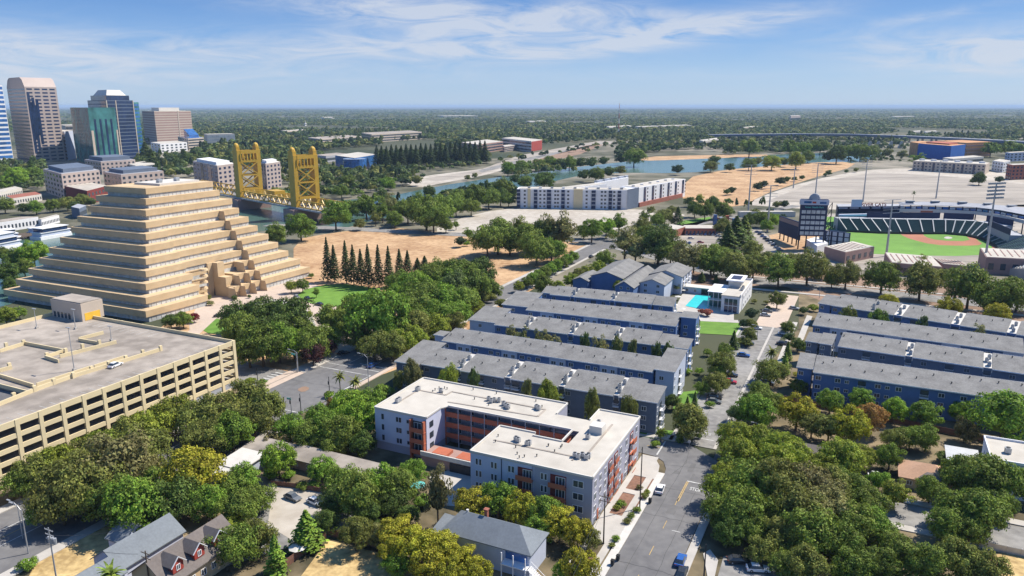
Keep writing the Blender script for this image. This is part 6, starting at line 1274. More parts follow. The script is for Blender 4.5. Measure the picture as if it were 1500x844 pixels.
cluster('around the small dirt car park', [(358,700,52,'oak','green'),(378,730,46,'oak','mid'),(350,745,62,'oak','mid'),(344,796,66,'oak','mid'),(380,785,52,'oak','olive'),(330,770,40,'oak','ygreen'),(407,671,52,'round','bright'),(471,686,42,'round','green'),(424,697,20,'shrub','bright'),(398,697,24,'shrub','green'),(443,713,18,'shrub','mid'),(458,712,18,'shrub','green'),(403,812,34,'col','green',1.9),(449,776,38,'con','green',1.7),(161,834,46,'palm','mid',1.6),(190,830,14,'shrub','green'),(40,828,26,'shrub','green'),(215,790,16,'shrub','green')])
cluster('between dirt car park and lavender block', [(500,705,52,'oak','mid'),(524,722,76,'oak','mid'),(490,735,50,'oak','dark'),(560,705,50,'oak','green'),(584,712,60,'oak','mid'),(606,690,40,'oak','green'),(575,735,46,'oak','dark'),(479,764,40,'oak','dark'),(520,780,50,'round','olive'),(549,783,34,'oak','grey'),(641,720,50,'airy','brown',2.2),(598,755,34,'round','dark'),(620,735,26,'shrub','green'),(540,750,40,'oak','dark')])
cluster('at the bottom beside the dry yard', [(585,782,60,'round','gold'),(612,800,62,'round','gold'),(575,806,44,'round','gold'),(650,806,58,'round','gold'),(628,826,58,'round','gold'),(680,822,52,'round','gold'),(700,838,46,'round','gold'),(583,826,38,'oak','green'),(660,840,50,'round','gold')])
cluster('in front of the lavender block', [(692,738,54,'round','gold'),(730,728,58,'round','green'),(763,746,56,'round','gold'),(797,752,56,'round','green'),(788,775,44,'round','green'),(820,766,54,'round','gold'),(846,778,46,'round','gold'),(864,788,34,'round','olive'),(851,830,60,'round','gold'),(826,838,34,'round','bright')])
cluster('behind the long low building', [(424,625,46,'oak','green'),(450,638,46,'oak','mid'),(473,626,56,'oak','green'),(502,633,62,'oak','mid'),(525,612,60,'oak','bright'),(486,650,42,'oak','mid'),(532,648,42,'oak','dark'),(400,640,30,'airy','brown'),(486,595,28,'airy','orange'),(510,592,52,'oak','bright'),(540,590,44,'oak','green'),(468,608,40,'oak','green'),(560,576,30,'shrub','green')])
cluster('beside the road junction', [(497,549,24,'palm','olive',2.3),(520,555,26,'palm','olive',2.1),(368,560,18,'shrub','ygreen'),(384,562,14,'shrub','green'),(482,580,14,'shrub','mid')])
cluster('between plaza and main road', [(347,464,54,'oak','dark'),(384,460,58,'oak','dark'),(424,460,60,'oak','dark'),(355,484,56,'oak','mid'),(392,482,58,'oak','dark'),(384,504,66,'oak','mid'),(364,510,54,'oak','mid'),(408,500,60,'oak','green'),(430,502,52,'oak','bright'),(455,500,52,'oak','mid'),(440,484,44,'oak','mid'),(478,495,46,'oak','mid'),(458,518,36,'round','purple'),(481,508,24,'round','purple'),(489,466,50,'oak','mid'),(506,480,38,'oak','mid'),(554,460,92,'oak','green'),(524,455,56,'oak','mid'),(526,492,40,'oak','olive'),(548,505,46,'oak','olive'),(575,506,46,'oak','olive'),(600,495,48,'oak','ygreen'),(608,476,52,'oak','olive'),(452,460,15,'airy','ygreen'),(463,428,14,'airy','green')])
cluster('beside the stepped pyramid', [(426,419,18,'round','ygreen'),(443,417,20,'round','mid'),(250,470,24,'oak','dark'),(268,468,26,'oak','mid'),(284,465,15,'round','red'),(343,436,8,'lo','red'),(365,434,6,'lo','red'),(306,436,9,'lo','brown'),(308,445,10,'shrub','grey'),(456,405,10,'shrub','mid'),(8,462,30,'round','ygreen'),(28,458,20,'round','green')])
IT = []
for x, yt, yb in ((479,348,412),(489,359,413),(506,353,415),(517,359,417),(528.5,365,419),(539,358,421),(554,359,422),(569,361,421),(585,365,410),(597,367,409),(611.5,378,404),(622,375,401)): IT.append((x,(yt+yb)/2,15,'con','pine',(yb-yt)/15*1.06))
cluster('in the row behind the plaza lawn', IT, 'dark conifers in a row behind the plaza lawn')
cluster('in the wood by the main road', [(672,400,54,'oak','mid'),(702,398,48,'oak','dark'),(693,416,52,'oak','mid'),(655,418,54,'oak','green'),(631,411,54,'oak','mid'),(608,420,54,'oak','green'),(587,417,44,'oak','mid'),(625,436,62,'oak','mid'),(649,440,54,'oak','green'),(678,440,52,'oak','mid'),(725,425,24,'oak','mid'),(711,420,32,'oak','dark'),(608,449,56,'oak','mid'),(587,440,46,'oak','green'),(643,458,46,'oak','green'),(669,458,42,'oak','green'),(625,464,46,'oak','mid'),(690,446,32,'oak','ygreen'),(640,478,44,'oak','ygreen'),(664,470,32,'oak','olive'),(586,488,46,'oak','olive'),(612,470,38,'oak','mid'),(670,420,50,'oak','blue'),(640,400,44,'oak','mid'),(712,436,26,'shrub','olive'),(735,446,20,'shrub','olive'),(700,452,24,'shrub','olive')])
SH = [(760,419,16,'round','ygreen')]+[(772+k*8.4,413-k*4.7,20,'round','green' if k%3 else 'mid') for k in range(9)]
cluster('lining the far road', SH); cluster('between far road and gabled cluster', [(795,417,30,'oak','mid'),(818,420,20,'round','ygreen'),(837,410,24,'round','ygreen'),(860,398,24,'round','ygreen'),(876,391,22,'round','ygreen'),(848,402,20,'round','olive'),(880,413,24,'round','ygreen'),(911,420,26,'round','ygreen'),(887,378,26,'oak','mid'),(868,405,18,'round','olive'),(806,428,14,'round','mid')])
cluster('in the dry field before gravel lot', [(729,344,58,'oak','mid'),(714,352,49,'oak','mid'),(747,352,44,'oak','dark'),(772,348,53,'oak','mid'),(797,343,53,'oak','mid'),(821,336,58,'airy','grey'),(808,364,39,'oak','green'),(786,364,49,'oak','mid'),(760,332,35,'airy','olive'),(674,354,16,'lo','dark'),(687,341,19,'airy','green'),(684,358,10,'shrub','bright'),(668,328,14,'airy','mid')])
cluster('around the far road junction', [(867,336,32,'round','green'),(888,332,28,'round','bright'),(907,325,30,'airy','mid'),(855,338,23,'oak','mid'),(898,344,16,'round','green'),(916,352,49,'airy','grey'),(931,364,46,'airy','grey'),(965,356,56,'oak','dark'),(950,346,39,'oak','mid'),(940,332,28,'oak','olive'),(1002,374,53,'airy','grey'),(983,368,44,'oak','mid'),(1017,378,35,'airy','grey'),(1042,381,49,'oak','mid'),(1054,372,37,'oak','mid'),(1030,364,14,'round','ygreen'),(1076,389,44,'oak','olive')])
cluster('near the riverside flats street', [(944,316,19,'airy','mid'),(974,316,26,'oak','olive'),(962,322,21,'oak','mid'),(993,316,16,'con','dark',1.7),(954,308,12,'round','olive'),(984,308,14,'round','olive'),(1024,290,17,'airy','ygreen'),(1044,298,23,'oak','dark'),(1018,306,23,'oak','dark'),(1010,295,16,'oak','mid'),(1060,308,28,'oak','mid'),(1033,308,26,'oak','mid'),(1060,328,21,'oak','olive'),(1066,350,28,'con','dark',1.6),(1078,342,35,'con','dark',1.5),(1090,336,26,'con','mid',1.6),(1102,366,30,'oak','olive'),(1054,334,19,'oak','olive'),(1116,320,26,'oak','mid'),(1131,322,21,'oak','bright'),(1124,330,19,'oak','green'),(1146,318,12,'oak','dark'),(1100,322,21,'oak','dark')])
cluster('along the street before the ballpark', [(1046,388,30,'oak','mid'),(1082,394,39,'oak','olive'),(1104,388,44,'oak','olive'),(1142,394,49,'oak','mid'),(1125,380,28,'oak','olive'),(1184,390,56,'oak','olive'),(1165,384,32,'oak','olive'),(1219,408,26,'oak','mid'),(1240,402,42,'oak','olive'),(1293,405,51,'oak','mid'),(1350,410,58,'oak','olive'),(1352,382,23,'airy','olive'),(1421,418,63,'oak','mid'),(1465,434,65,'oak','mid'),(1492,430,51,'oak','olive'),(1316,392,19,'oak','olive'),(1205,394,28,'round','olive'),(1382,404,23,'oak','olive')])
cluster('behind the farthest blue row', [(1301,443,28,'round','gold'),(1391,449,34,'round','gold'),(1460,460,36,'round','gold'),(1177,455,12,'round','mid'),(1139,438,26,'round','olive'),(1192,452,16,'shrub','ygreen'),(1150,436,9,'shrub','olive')])
cluster('by the pool and clubhouse', [(1028,406,10,'con','dark',1.7),(1049,409,8,'con','dark',1.6),(1074,404,10,'con','dark',1.7),(993,420,18,'airy','grey'),(1016,388,12,'oak','mid'),(1003,460,9,'palm','mid',1.3),(1037,459,16,'shrub','pink'),(1028,458,12,'shrub','pink'),(985,455,12,'shrub','mid'),(1123,444,9,'shrub','olive'),(1125,452,9,'shrub','olive'),(1105,442,9,'shrub','olive'),(1000,402,14,'airy','mid')])
cluster('along the left side of the lane', [(1101,460,18,'oak','dark'),(1090,474,15,'oak','dark'),(1099,474,16,'round','olive'),(1104,478,14,'shrub','olive'),(1075,498,17,'col','dark',1.7),(1098,491,24,'round','olive'),(1092,502,20,'shrub','olive'),(1083,500,10,'shrub','mid'),(1057,532,40,'oak','olive'),(1062,512,20,'oak','mid'),(1050,562,36,'oak','olive'),(1030,568,22,'oak','mid'),(1052,545,24,'oak','mid'),(1040,594,13,'shrub','green'),(1018,587,13,'col','dark',2.2),(1007,590,11,'col','mid',1.8),(1007,545,13,'shrub','bright'),(1025,545,13,'shrub','bright'),(985,588,24,'oak','dark'),(1010,617,58,'oak','olive'),(996,638,13,'col','mid',1.6),(953,628,14,'shrub','bright'),(968,634,20,'airy','ygreen'),(1023,640,10,'shrub','dark'),(960,652,12,'shrub','bright'),(1036,518,14,'shrub','mid')])
cluster('along the right side of the lane', [(1155,480,20,'oak','mid'),(1157,494,16,'oak','mid'),(1148,478,9,'shrub','olive'),(1154,514,15,'col','mid',1.9),(1150,532,16,'col','green',2.0),(1131,512,26,'palm','olive',1.9),(1130,544,44,'oak','olive'),(1169,505,22,'oak','dark'),(1112,570,30,'oak','mid'),(1122,588,46,'oak','mid'),(1103,588,34,'oak','dark'),(1171,566,26,'round','mid'),(1167,550,10,'shrub','gold'),(1160,560,9,'shrub','brown'),(1108,602,56,'oak','green'),(1080,606,30,'oak','blue')])
cluster('between the townhouse rows', [(603,551,28,'oak','brown',1.55),(585,558,16,'oak','olive',1.55),(655,550,28,'oak','ygreen',1.55),(693,557,16,'oak','mid',1.55),(772,572,16,'oak','olive',1.55),(802,573,35,'oak','ygreen',1.55),(867,591,24,'oak','olive',1.55),(922,593,24,'oak','olive',1.55),(747,481,22,'airy','grey',1.4),(767,483,19,'airy','grey',1.4),(803,487,30,'airy','grey',1.4),(787,486,15,'airy','grey',1.4),(880,501,30,'airy','grey',1.4),(857,498,15,'oak','mid',1.55),(903,508,15,'oak','brown',1.55),(927,509,14,'oak','brown',1.55),(962,511,15,'oak','mid',1.55),(978,516,16,'oak','green',1.55)], None, lambda b, py: 188.5 if py > 535 else 239)
cluster('between blue rows right of lane', [(1243,461,23,'round','olive',1.4),(1286,465,29,'round','green',1.4),(1351,473,16,'oak','mid',1.4),(1433,487,29,'airy','grey',1.4)], None, lambda b, py: (236 if py > 520 else 321-(b+14)*.17))
cluster('in front of the long blue row', [(1168,602,58,'round','gold'),(1217,586,38,'round','green'),(1262,585,34,'round','green'),(1311,600,36,'round','bright'),(1358,606,44,'round','green'),(1409,602,36,'round','bright'),(1471,610,86,'round','green',1.05),(1215,626,46,'round','olive'),(1245,622,56,'round','gold'),(1274,612,44,'round','orange'),(1417,630,38,'oak','brown'),(1190,622,40,'round','olive')])
cluster('in the grove beside the cross street', [(1077,640,56,'round','ygreen'),(1110,648,58,'oak','ygreen'),(1151,660,66,'oak','ygreen'),(1083,664,58,'oak','ygreen'),(1135,678,58,'oak','ygreen'),(1232,668,64,'oak','ygreen'),(1265,668,38,'oak','ygreen'),(1209,686,46,'oak','ygreen'),(1183,684,40,'oak','ygreen'),(1064,692,38,'oak','ygreen'),(1312,642,38,'oak','olive'),(1334,640,42,'oak','mid'),(1358,640,40,'oak','mid'),(1304,668,40,'oak','green')])
cluster('in the oak wood at the bottom right', [(1066,716,62,'oak','ygreen'),(1101,706,78,'oak','mid'),(1055,750,48,'oak','mid'),(1080,746,76,'oak','mid'),(1145,708,78,'oak','olive'),(1185,712,76,'oak','brown'),(1215,716,64,'oak','olive'),(1165,748,78,'oak','olive'),(1209,744,78,'oak','grey'),(1254,720,56,'oak','mid'),(1268,738,56,'oak','mid'),(1246,764,68,'oak','mid'),(1188,780,78,'oak','mid'),(1235,794,68,'oak','mid'),(1150,784,60,'oak','olive'),(1280,768,54,'oak','green'),(1066,780,44,'oak','dark'),(1292,782,48,'oak','mid'),(1182,828,60,'oak','olive'),(1116,806,46,'oak','olive'),(1246,832,58,'oak','mid'),(1286,826,56,'oak','mid'),(1320,814,66,'oak','mid'),(1357,826,66,'oak','mid'),(1404,820,66,'oak','olive'),(1444,832,58,'oak','olive'),(1100,766,56,'oak','mid'),(1130,748,56,'oak','mid'),(1230,700,40,'oak','mid'),(1150,826,46,'oak','mid')])
cluster('by the tan roofed house', [(1312,722,56,'airy','ygreen',.9),(1363,716,42,'oak','mid'),(1431,695,82,'oak','mid'),(1404,694,56,'oak','mid'),(1470,702,66,'oak','mid'),(1397,748,66,'oak','mid'),(1437,750,78,'oak','mid'),(1387,768,56,'oak','mid'),(1421,775,56,'oak','mid'),(1464,736,48,'oak','mid'),(1382,672,24,'shrub','dark'),(1288,704,34,'oak','green')])
cluster('on the near river bank', [(440,331,44,'oak','green'),(404,342,34,'oak','mid'),(385,350,20,'oak','mid'),(491,314,42,'oak','green'),(475,300,24,'oak','mid'),(512,308,32,'oak','mid'),(536,296,42,'airy','mid'),(528,328,18,'oak','olive'),(560,308,28,'airy','mid'),(573,298,38,'airy','grey'),(597,308,40,'oak','mid'),(624,308,52,'oak','mid'),(645,304,40,'oak','mid'),(635,320,42,'oak','mid'),(653,330,20,'oak','mid'),(629,281,20,'oak','dark'),(664,296,28,'oak','mid'),(672,288,26,'oak','mid'),(655,285,18,'oak','green'),(578,320,26,'oak','mid'),(550,318,22,'airy','olive')])
cluster('on the bank beside riverside flats', [(736,275,32,'oak','mid'),(722,284,22,'oak','mid'),(769,267,22,'oak','mid'),(755,262,16,'oak','mid'),(797,263,30,'oak','dark'),(696,286,36,'oak','mid'),(678,292,30,'oak','mid'),(716,290,30,'oak','mid'),(733,288,26,'oak','dark'),(745,292,20,'oak','mid'),(668,303,26,'oak','mid'),(690,302,26,'oak','mid'),(856,256,18,'oak','mid'),(873,255,22,'oak','mid'),(892,252,18,'oak','mid'),(909,249,16,'oak','olive')])
cluster('on the far river bank', [(744,246,20,'round','green'),(764,243,20,'round','mid'),(789,241,20,'oak','mid'),(806,238,22,'oak','mid'),(820,240,18,'oak','mid'),(834,238,22,'oak','mid'),(850,238,18,'oak','mid'),(867,238,18,'oak','mid'),(884,236,14,'oak','mid'),(929,229,28,'oak','mid'),(910,232,18,'oak','dark'),(696,257,9,'lo','ygreen'),(685,260,9,'lo','olive'),(560,286,18,'oak','green'),(590,262,16,'oak','mid'),(540,272,18,'oak','green'),(568,268,22,'oak','green'),(610,264,16,'oak','olive'),(510,266,22,'oak','mid'),(500,280,20,'oak','mid'),(480,262,18,'oak','mid'),(470,278,16,'oak','mid'),(415,282,14,'oak','mid'),(445,270,16,'oak','mid')])
cluster('on islets in the river bend', [(993,248,17,'oak','dark'),(1041,243,20,'oak','olive'),(1046,235,16,'oak','green'),(1069,245,15,'oak','mid'),(1097,240,20,'oak','mid'),(1131,237,26,'oak','ygreen'),(1167,234,26,'oak','ygreen'),(1184,229,20,'oak','mid'),(1149,237,15,'oak','bright'),(1110,236,14,'oak','olive')])
cluster('beyond the river bend', [(1098,216,26,'lo','mid'),(1072,216,18,'lo','mid'),(1158,216,24,'lo','mid'),(1178,218,20,'lo','mid'),(1202,214,24,'oak','mid'),(1226,225,28,'oak','dark'),(1244,222,26,'oak','mid'),(1261,222,24,'oak','mid'),(1279,222,20,'oak','mid'),(1214,229,18,'oak','dark'),(1300,224,14,'lo','olive'),(1322,226,14,'lo','olive'),(1345,232,20,'airy','green'),(1452,218,24,'lo','green'),(1480,216,22,'lo','mid'),(1495,220,20,'lo','mid')])
PZ = [(552+k*7.2, 229.5-k*.35+(k%3), 12.5, 'con', 'pine', 2.7) for k in range(23)]
cluster('in the long dark row above the embankment', PZ, 'tall dark trees above the embankment')
cluster('round the gravel car park', [(1110,273,13,'lo','dark'),(1119,270,12,'lo','dark'),(1072,279,11,'lo','dark'),(1065,281,10,'lo','mid'),(1143,265,14,'lo','dark'),(1153,263,9,'lo','mid'),(1164,262,8,'lo','mid'),(1175,260,8,'lo','mid'),(1149,299,13,'lo','dark'),(1138,300,12,'lo','brown'),(1214,253,9,'lo','mid'),(1209,256,6,'lo','mid'),(1339,281,9,'palm','dark',1.6),(1435,261,20,'oak','dark'),(1464,263,12,'lo','dark'),(1425,265,8,'lo','mid'),(1254,249,7,'lo','brown'),(1240,251,6,'lo','mid')])
cluster('in the park left of the pyramid', [(48,370,40,'round','bright'),(22,378,34,'oak','mid'),(10,398,36,'oak','dark'),(35,392,30,'oak','mid'),(62,366,16,'oak','bright'),(2,372,24,'oak','mid'),(14,418,26,'oak','dark')])
cluster('between wharf and old town', [(98,297,24,'oak','olive'),(120,293,22,'oak','olive'),(77,300,20,'oak','mid'),(52,303,22,'oak','green'),(34,305,18,'oak','mid'),(6,300,26,'oak','mid'),(110,302,18,'oak','mid'),(132,296,14,'oak','mid')])
cluster('below the office towers', [(25,260,32,'round','bright'),(50,256,26,'round','green'),(8,268,24,'round','bright'),(46,246,16,'con','dark',1.7),(2,250,22,'oak','mid'),(70,254,18,'oak','mid'),(36,248,20,'oak','olive'),(62,262,18,'oak','mid'),(95,246,14,'oak','olive'),(213,224,22,'con','dark',1.5),(204,236,18,'oak','mid'),(222,234,20,'con','dark',1.6),(236,238,18,'oak','dark'),(250,232,16,'oak','green'),(262,240,18,'oak','mid'),(246,248,16,'oak','mid'),(270,230,16,'con','dark',1.5),(190,240,14,'oak','ygreen'),(230,252,16,'oak','mid'),(275,252,14,'oak','mid')])
cluster('in the pavement beds by lavender block', [(909,739,14,'shrub','green'),(933,748,12,'shrub','mid'),(925,757,12,'shrub','mid'),(918,765,11,'shrub','olive'),(944,728,12,'shrub','olive'),(948,722,10,'shrub','ygreen'),(903,745,10,'shrub','ygreen'),(902,790,12,'shrub','green'),(896,800,10,'shrub','olive'),(936,715,10,'shrub','brown')])
plant_all(); print('individual trees', TC)
# --- woods: everything farther off reads as one mass
def inpoly(x, y, poly):
    c = False; j = len(poly)-1
    for i in range(len(poly)):
        if (poly[i][1] > y) != (poly[j][1] > y) and x < (poly[j][0]-poly[i][0])*(y-poly[i][1])/(poly[j][1]-poly[i][1])+poly[i][0]: c = not c
        j = i
    return c
rng = np.random.default_rng(77)
def lowtree(seed, n):
    global rng; rng2 = np.random.default_rng(seed); e = rng2.normal(0,1,(n,3)); e /= np.linalg.norm(e,axis=1)[:,None]; e[:,2] = np.abs(e[:,2])*1.1-.25
    c = e*np.array([.42,.42,.40])*rng2.uniform(.7,1.1,n)[:,None]; c[:,2] += .5
    return quads(c, e*1.2, np.full(n,.36)*rng2.uniform(.6,1.2,n), .45, .85)
LT = {n:[lowtree(200+i+n, n).reshape(-1,4,3) for i in range(6)] for n in (46,22,10)}
BLD = [(o_.location.x, o_.location.y) for o_ in COL.objects if o_.get('category') in ('building','office tower','office block','hotel','museum','mast','building site','apartment building')]
mass = {'mid':[], 'olive':[], 'dark':[]}
def wood(pts_px, spacing, hts, lod, wf=1.0, skip=None, prob=1.0):
    """fill a region given by its photo outline with trees at the given spacing (metres)"""
    poly = [P(*p) for p in pts_px]; xs_ = [p[0] for p in poly]; ys_ = [p[1] for p in poly]; y = min(ys_)
    cl = np.random.default_rng(5)
    while y < max(ys_):
        x = min(xs_)
        while x < max(xs_):
            xx, yy = x+rng.uniform(-.45,.45)*spacing, y+rng.uniform(-.45,.45)*spacing; x += spacing
            if abs(xx) > yy*.74+60 or rng.random() > prob or not inpoly(xx, yy, poly): continue
            if any(abs(xx-b_[0]) < 26 and -40 < yy-b_[1] < 60 for b_ in BLD): continue
            nz = sin(xx*.006+1.3*sin(yy*.004))+sin(yy*.0031+2*sin(xx*.0023))
            if nz > 1.35 and lod < 40: continue            # clearings
            h = rng.uniform(*hts); t = LT[lod][rng.integers(6)]*np.array([h*wf*rng.uniform(.9,1.4)]*2+[h]); an = rng.uniform(0,6.28); ca, sa = cos(an), sin(an)
            if rng.random() < (.24 if lod > 30 else .12) and lod > 10: t = t*np.array([.5,.5,1.35])
            v = np.empty_like(t); v[...,0] = t[...,0]*ca-t[...,1]*sa+xx; v[...,1] = t[...,0]*sa+t[...,1]*ca+yy; v[...,2] = t[...,2]
            r_ = rng.random(); mass['dark' if r_ < .33 else 'mid' if r_ < .75 else 'olive'].append(v.reshape(-1,3))
        y += spacing
wood([(395,292),(440,296),(560,286),(610,268),(600,252),(540,248),(470,250),(395,262)], 13, (7,13), 46, prob=.85)
wood([(900,232),(935,228),(1000,220),(1060,219),(1060,214),(905,220)], 15, (9,15), 46, prob=.8)
wood([(1060,228),(1210,224),(1215,216),(1060,216)], 15, (8,14), 46, prob=.7)
wood([(1240,240),(1345,238),(1340,226),(1250,228)], 15, (5,10), 46, prob=.5)
wood([(1000,300),(1060,318),(1130,318),(1170,312),(1120,304),(1060,300)], 14, (5,10), 46, prob=.35)
wood([(290,262),(345,250),(420,244),(470,240),(470,232),(285,232)], 16, (9,16), 46)
wood([(560,262),(700,246),(715,241),(690,240),(552,248)], 16, (6,12), 46, prob=.5)
wood([(-20,290),(60,280),(70,262),(60,242),(-20,242)], 15, (9,15), 46, prob=.6)
wood([(180,262),(285,262),(285,230),(205,232)], 16, (9,16), 46, prob=.7)
wood([(640,302),(720,288),(760,296),(745,278),(700,284),(640,294)], 11, (8,14), 46, prob=.9)
wood([(475,322),(560,322),(640,310),(660,296),(560,300),(480,312)], 11, (6,12), 46, prob=.8)
wood([(745,262),(840,254),(850,246),(740,250)], 16, (9,15), 46)
wood([(1360,230),(1540,226),(1540,218),(1450,216)], 20, (9,15), 46, prob=.5)
# town and bank trees in the middle distance
wood([(285,236),(420,232),(470,222),(560,214),(555,206),(420,214),(330,214),(285,224)], 17, (10,20), 46)
wood([(395,262),(470,262),(560,262),(640,262),(600,250),(500,256),(470,240),(395,240)], 17, (8,15), 46, prob=.75)
wood([(552,247),(715,240),(716,226),(552,228)], 15, (9,15), 46, prob=.8)
wood([(720,244),(830,226),(900,222),(905,212),(860,214),(780,228),(712,238)], 22, (7,13), 46, prob=.35)
wood([(640,224),(900,206),(1060,216),(1060,206),(900,197),(640,206)], 22, (9,18), 46)
wood([(905,226),(1060,222),(1220,222),(1330,222),(1330,204),(1060,204),(905,206)], 22, (9,16), 46, prob=.6)
wood([(1450,222),(1540,226),(1540,200),(1330,198),(1330,204),(1450,206)], 22, (9,16), 46, prob=.8)
wood([(85,214),(110,214),(110,196),(85,196)], 24, (8,14), 46); wood([(-20,214),(10,214),(10,196),(-20,196)], 24, (8,14), 46)
wood([(190,212),(640,206),(640,192),(190,196)], 24, (9,18), 46)
wood([(640,206),(1600,200),(1600,189),(640,191)], 27, (9,18), 22, 1.2)
wood([(-60,196),(640,193),(1600,190),(1600,176),(-60,178)], 34, (9,18), 22, 1.4)
wood([(-80,178.5),(1600,176.5),(1600,166),(-80,168)], 62, (10,17), 10, 2.4, prob=.9)
wood([(-80,168.5),(1600,166.5),(1600,160),(-80,161.5)], 150, (12,20), 10, 6.0, prob=.85)
LOV = [np.array([v.co[:] for v in CR['lo',i].vertices]).reshape(-1,4,3) for i in range(3)]
for k_,(x,y,w,h,col) in enumerate(EXTRA):
    t = LOV[k_%3]*np.array([w*1.06,w*1.06,h*.95/.8])+np.array([x,y,h*.5]); mass['dark' if col in ('dark','pine') else 'olive' if col in ('olive','ygreen','brown','grey','gold') else 'mid'].append(t.reshape(-1,3))
for k, c in (('mid',(.092,.135,.036)),('olive',(.17,.185,.05)),('dark',(.045,.075,.030))):
    if mass[k]:
        o_ = link('woodland', qmesh('woodland', np.concatenate(mass[k]), LEAF)); o_.color = (*c, 1); o_['kind'] = 'stuff'
print('woodland faces', sum(len(v)//4 for L_ in mass.values() for v in L_))
# ------------------------------------------------------------------ camera, light, sky, air
cd = bpy.data.cameras.new('camera'); cam = bpy.data.objects.new('camera', cd); COL.objects.link(cam)
cd.sensor_width = 36; cd.lens = 36*F_/1500; cam.location = (0,0,H_); cam.rotation_euler = (pi/2 - PT, 0, 0); cd.clip_end = 90000; cd.clip_start = 1
sc.camera = cam
SUN_AZ, SUN_EL = R(66), R(52)          # azimuth clockwise from the viewing direction (+Y)
sd = bpy.data.lights.new('sun', 'SUN'); sd.energy = 5.0; sd.angle = R(.5); sd.color = (1, .93, .82)
so = bpy.data.objects.new('sun', sd); COL.objects.link(so)
d = Vector((sin(SUN_AZ)*cos(SUN_EL), cos(SUN_AZ)*cos(SUN_EL), sin(SUN_EL)))
so.rotation_euler = d.to_track_quat('Z', 'Y').to_euler()
w = bpy.data.worlds.new('World'); sc.world = w; w.use_nodes = True; nt = w.node_tree; N, L = nt.nodes, nt.links
bg = N['Background']; bg.inputs[1].default_value = .10
sky = N.new('ShaderNodeTexSky'); sky.sky_type = 'NISHITA'; sky.sun_disc = False; sky.sun_elevation = SUN_EL; sky.sun_rotation = SUN_AZ
sky.altitude = 50; sky.air_density = 1.0; sky.dust_density = .2; sky.ozone_density = 4.0
# cirrus: wind-drawn noise on a plane far overhead, seen in the sky's own directions
tc = N.new('ShaderNodeTexCoord'); sx = N.new('ShaderNodeSeparateXYZ'); L.new(tc.outputs['Generated'], sx.inputs[0])
def mth(op, a, b=None, c=None):
    m = N.new('ShaderNodeMath'); m.operation = op
    for i, v in enumerate((a, b, c)):
        if v is None: continue
        if hasattr(v, 'links') or hasattr(v, 'is_output'): L.new(v, m.inputs[i])
        else: m.inputs[i].default_value = v
    return m.outputs[0]
az = mth('ARCTAN2', sx.outputs[0], sx.outputs[1]); el = mth('ARCSINE', sx.outputs[2])
cb = N.new('ShaderNodeCombineXYZ'); L.new(mth('MULTIPLY', az, 5.0), cb.inputs[0]); L.new(mth('MULTIPLY', el, 26.0), cb.inputs[1])
def noise(sc_, det, dist, rough=.6, vec=None):
    n = N.new('ShaderNodeTexNoise'); n.inputs['Scale'].default_value = sc_; n.inputs['Detail'].default_value = det; n.inputs['Distortion'].default_value = dist; n.inputs['Roughness'].default_value = rough; L.new(vec or cb.outputs[0], n.inputs['Vector']); return n.outputs[0]
wob = mth('MULTIPLY', mth('SUBTRACT', noise(1.1, 4, .3), .5), .9)
def pxdir(px, py):
    u = (px-750)/F_; v = (422-py)/F_; x, y, z = u, CP+v*SP, -SP+v*CP; n = math.sqrt(x*x+y*y+z*z); return math.atan2(x, y), math.asin(z/n)
tot = None       # banks of cirrus where they hang in the sky: centre, half widths (photo px), tilt, strength
for (cx_, cy_, rx_, ry_, tl, st) in ((330,80,330,20,0,.6),(600,62,260,24,-.02,.75),(560,14,190,20,.06,.75),(720,30,200,26,.08,.8),(870,16,110,14,.02,.8),(980,50,170,16,-.13,.95),(1050,35,110,18,-.05,.9),(760,78,130,10,.03,.8),(1380,70,150,24,.06,.8),(1440,95,120,16,.04,.5),(1370,22,60,7,-.12,.5),(200,112,380,14,0,.3),(850,112,420,12,0,.22),(20,95,180,40,0,.4),(1700,60,180,40,0,.7),(-300,60,260,40,0,.7)):
    a0_, e0_ = pxdir(cx_, cy_); rx2, ry2 = rx_/1130, ry_/1150
    da, de = mth('SUBTRACT', az, a0_), mth('SUBTRACT', el, e0_); de = mth('ADD', de, mth('MULTIPLY', da, tl)); q1, q2 = mth('DIVIDE', da, rx2), mth('DIVIDE', de, ry2)
    q2 = mth('ADD', q2, wob); r2_ = mth('ADD', mth('MULTIPLY', q1, q1), mth('MULTIPLY', q2, q2)); g_ = mth('MULTIPLY', mth('EXPONENT', mth('MULTIPLY', r2_, -1.1)), st); tot = g_ if tot is None else mth('ADD', tot, g_)
st_ = mth('ADD', mth('MULTIPLY', noise(1.7, 9, 1.2, .62), 2.4), -.72)
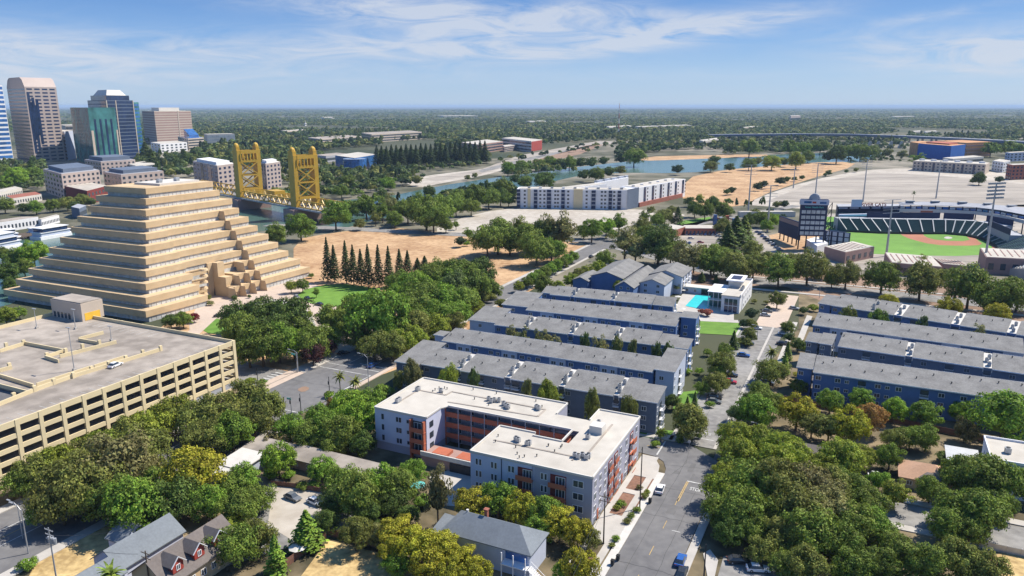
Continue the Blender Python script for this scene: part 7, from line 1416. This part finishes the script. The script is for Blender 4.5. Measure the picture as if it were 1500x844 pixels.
cm = mth('MINIMUM', mth('MULTIPLY', mth('MAXIMUM', mth('MULTIPLY', tot, st_), 0), 1.25), .8)
gr = N.new('ShaderNodeValToRGB'); L.new(mth('MAXIMUM', mth('MULTIPLY', sx.outputs[2], 4.0), 0), gr.inputs[0]); e = gr.color_ramp.elements
e[0].position = 0; e[0].color = (.38,.54,.76,1); e[1].position = 1; e[1].color = (.07,.22,.58,1)
for p_, c_ in ((.16,(.30,.48,.76,1)),(.34,(.15,.345,.72,1)),(.52,(.095,.25,.62,1))): q_ = e.new(p_); q_.color = c_
sc8 = N.new('ShaderNodeVectorMath'); sc8.operation = 'SCALE'; sc8.inputs['Scale'].default_value = 6.9; L.new(gr.outputs[0], sc8.inputs[0])
m0 = N.new('ShaderNodeMix'); m0.data_type = 'RGBA'; m0.inputs[0].default_value = .82; L.new(sky.outputs[0], m0.inputs[6]); L.new(sc8.outputs[0], m0.inputs[7])
mix = N.new('ShaderNodeMix'); mix.data_type = 'RGBA'; L.new(cm, mix.inputs[0]); L.new(m0.outputs[2], mix.inputs[6]); mix.inputs[7].default_value = (4.4, 4.75, 5.4, 1)
L.new(mix.outputs[2], bg.inputs[0])
# the air: one closed box of thin even haze round the scene
hz = MB().box(-42000,-700,-1.0,42000,52000,112).build('haze', None); hz['kind'] = 'stuff'
hm = bpy.data.materials.new('haze_air'); hm.use_nodes = True; hn = hm.node_tree; hn.nodes.remove(hn.nodes['Principled BSDF'])
pv = hn.nodes.new('ShaderNodeVolumePrincipled'); pv.inputs['Color'].default_value = (.55,.74,1,1); pv.inputs['Density'].default_value = HAZE if 'HAZE' in globals() else .000045; pv.inputs['Anisotropy'].default_value = .0
hn.links.new(pv.outputs[0], hn.nodes['Material Output'].inputs['Volume']); hz.data.materials.append(hm)
sc.render.engine = 'CYCLES'; sc.view_settings.view_transform = 'Standard'; sc.view_settings.look = 'None'; sc.view_settings.gamma = 1; sc.view_settings.exposure = 0.58
sc.render.resolution_x = 1024; sc.render.resolution_y = 576
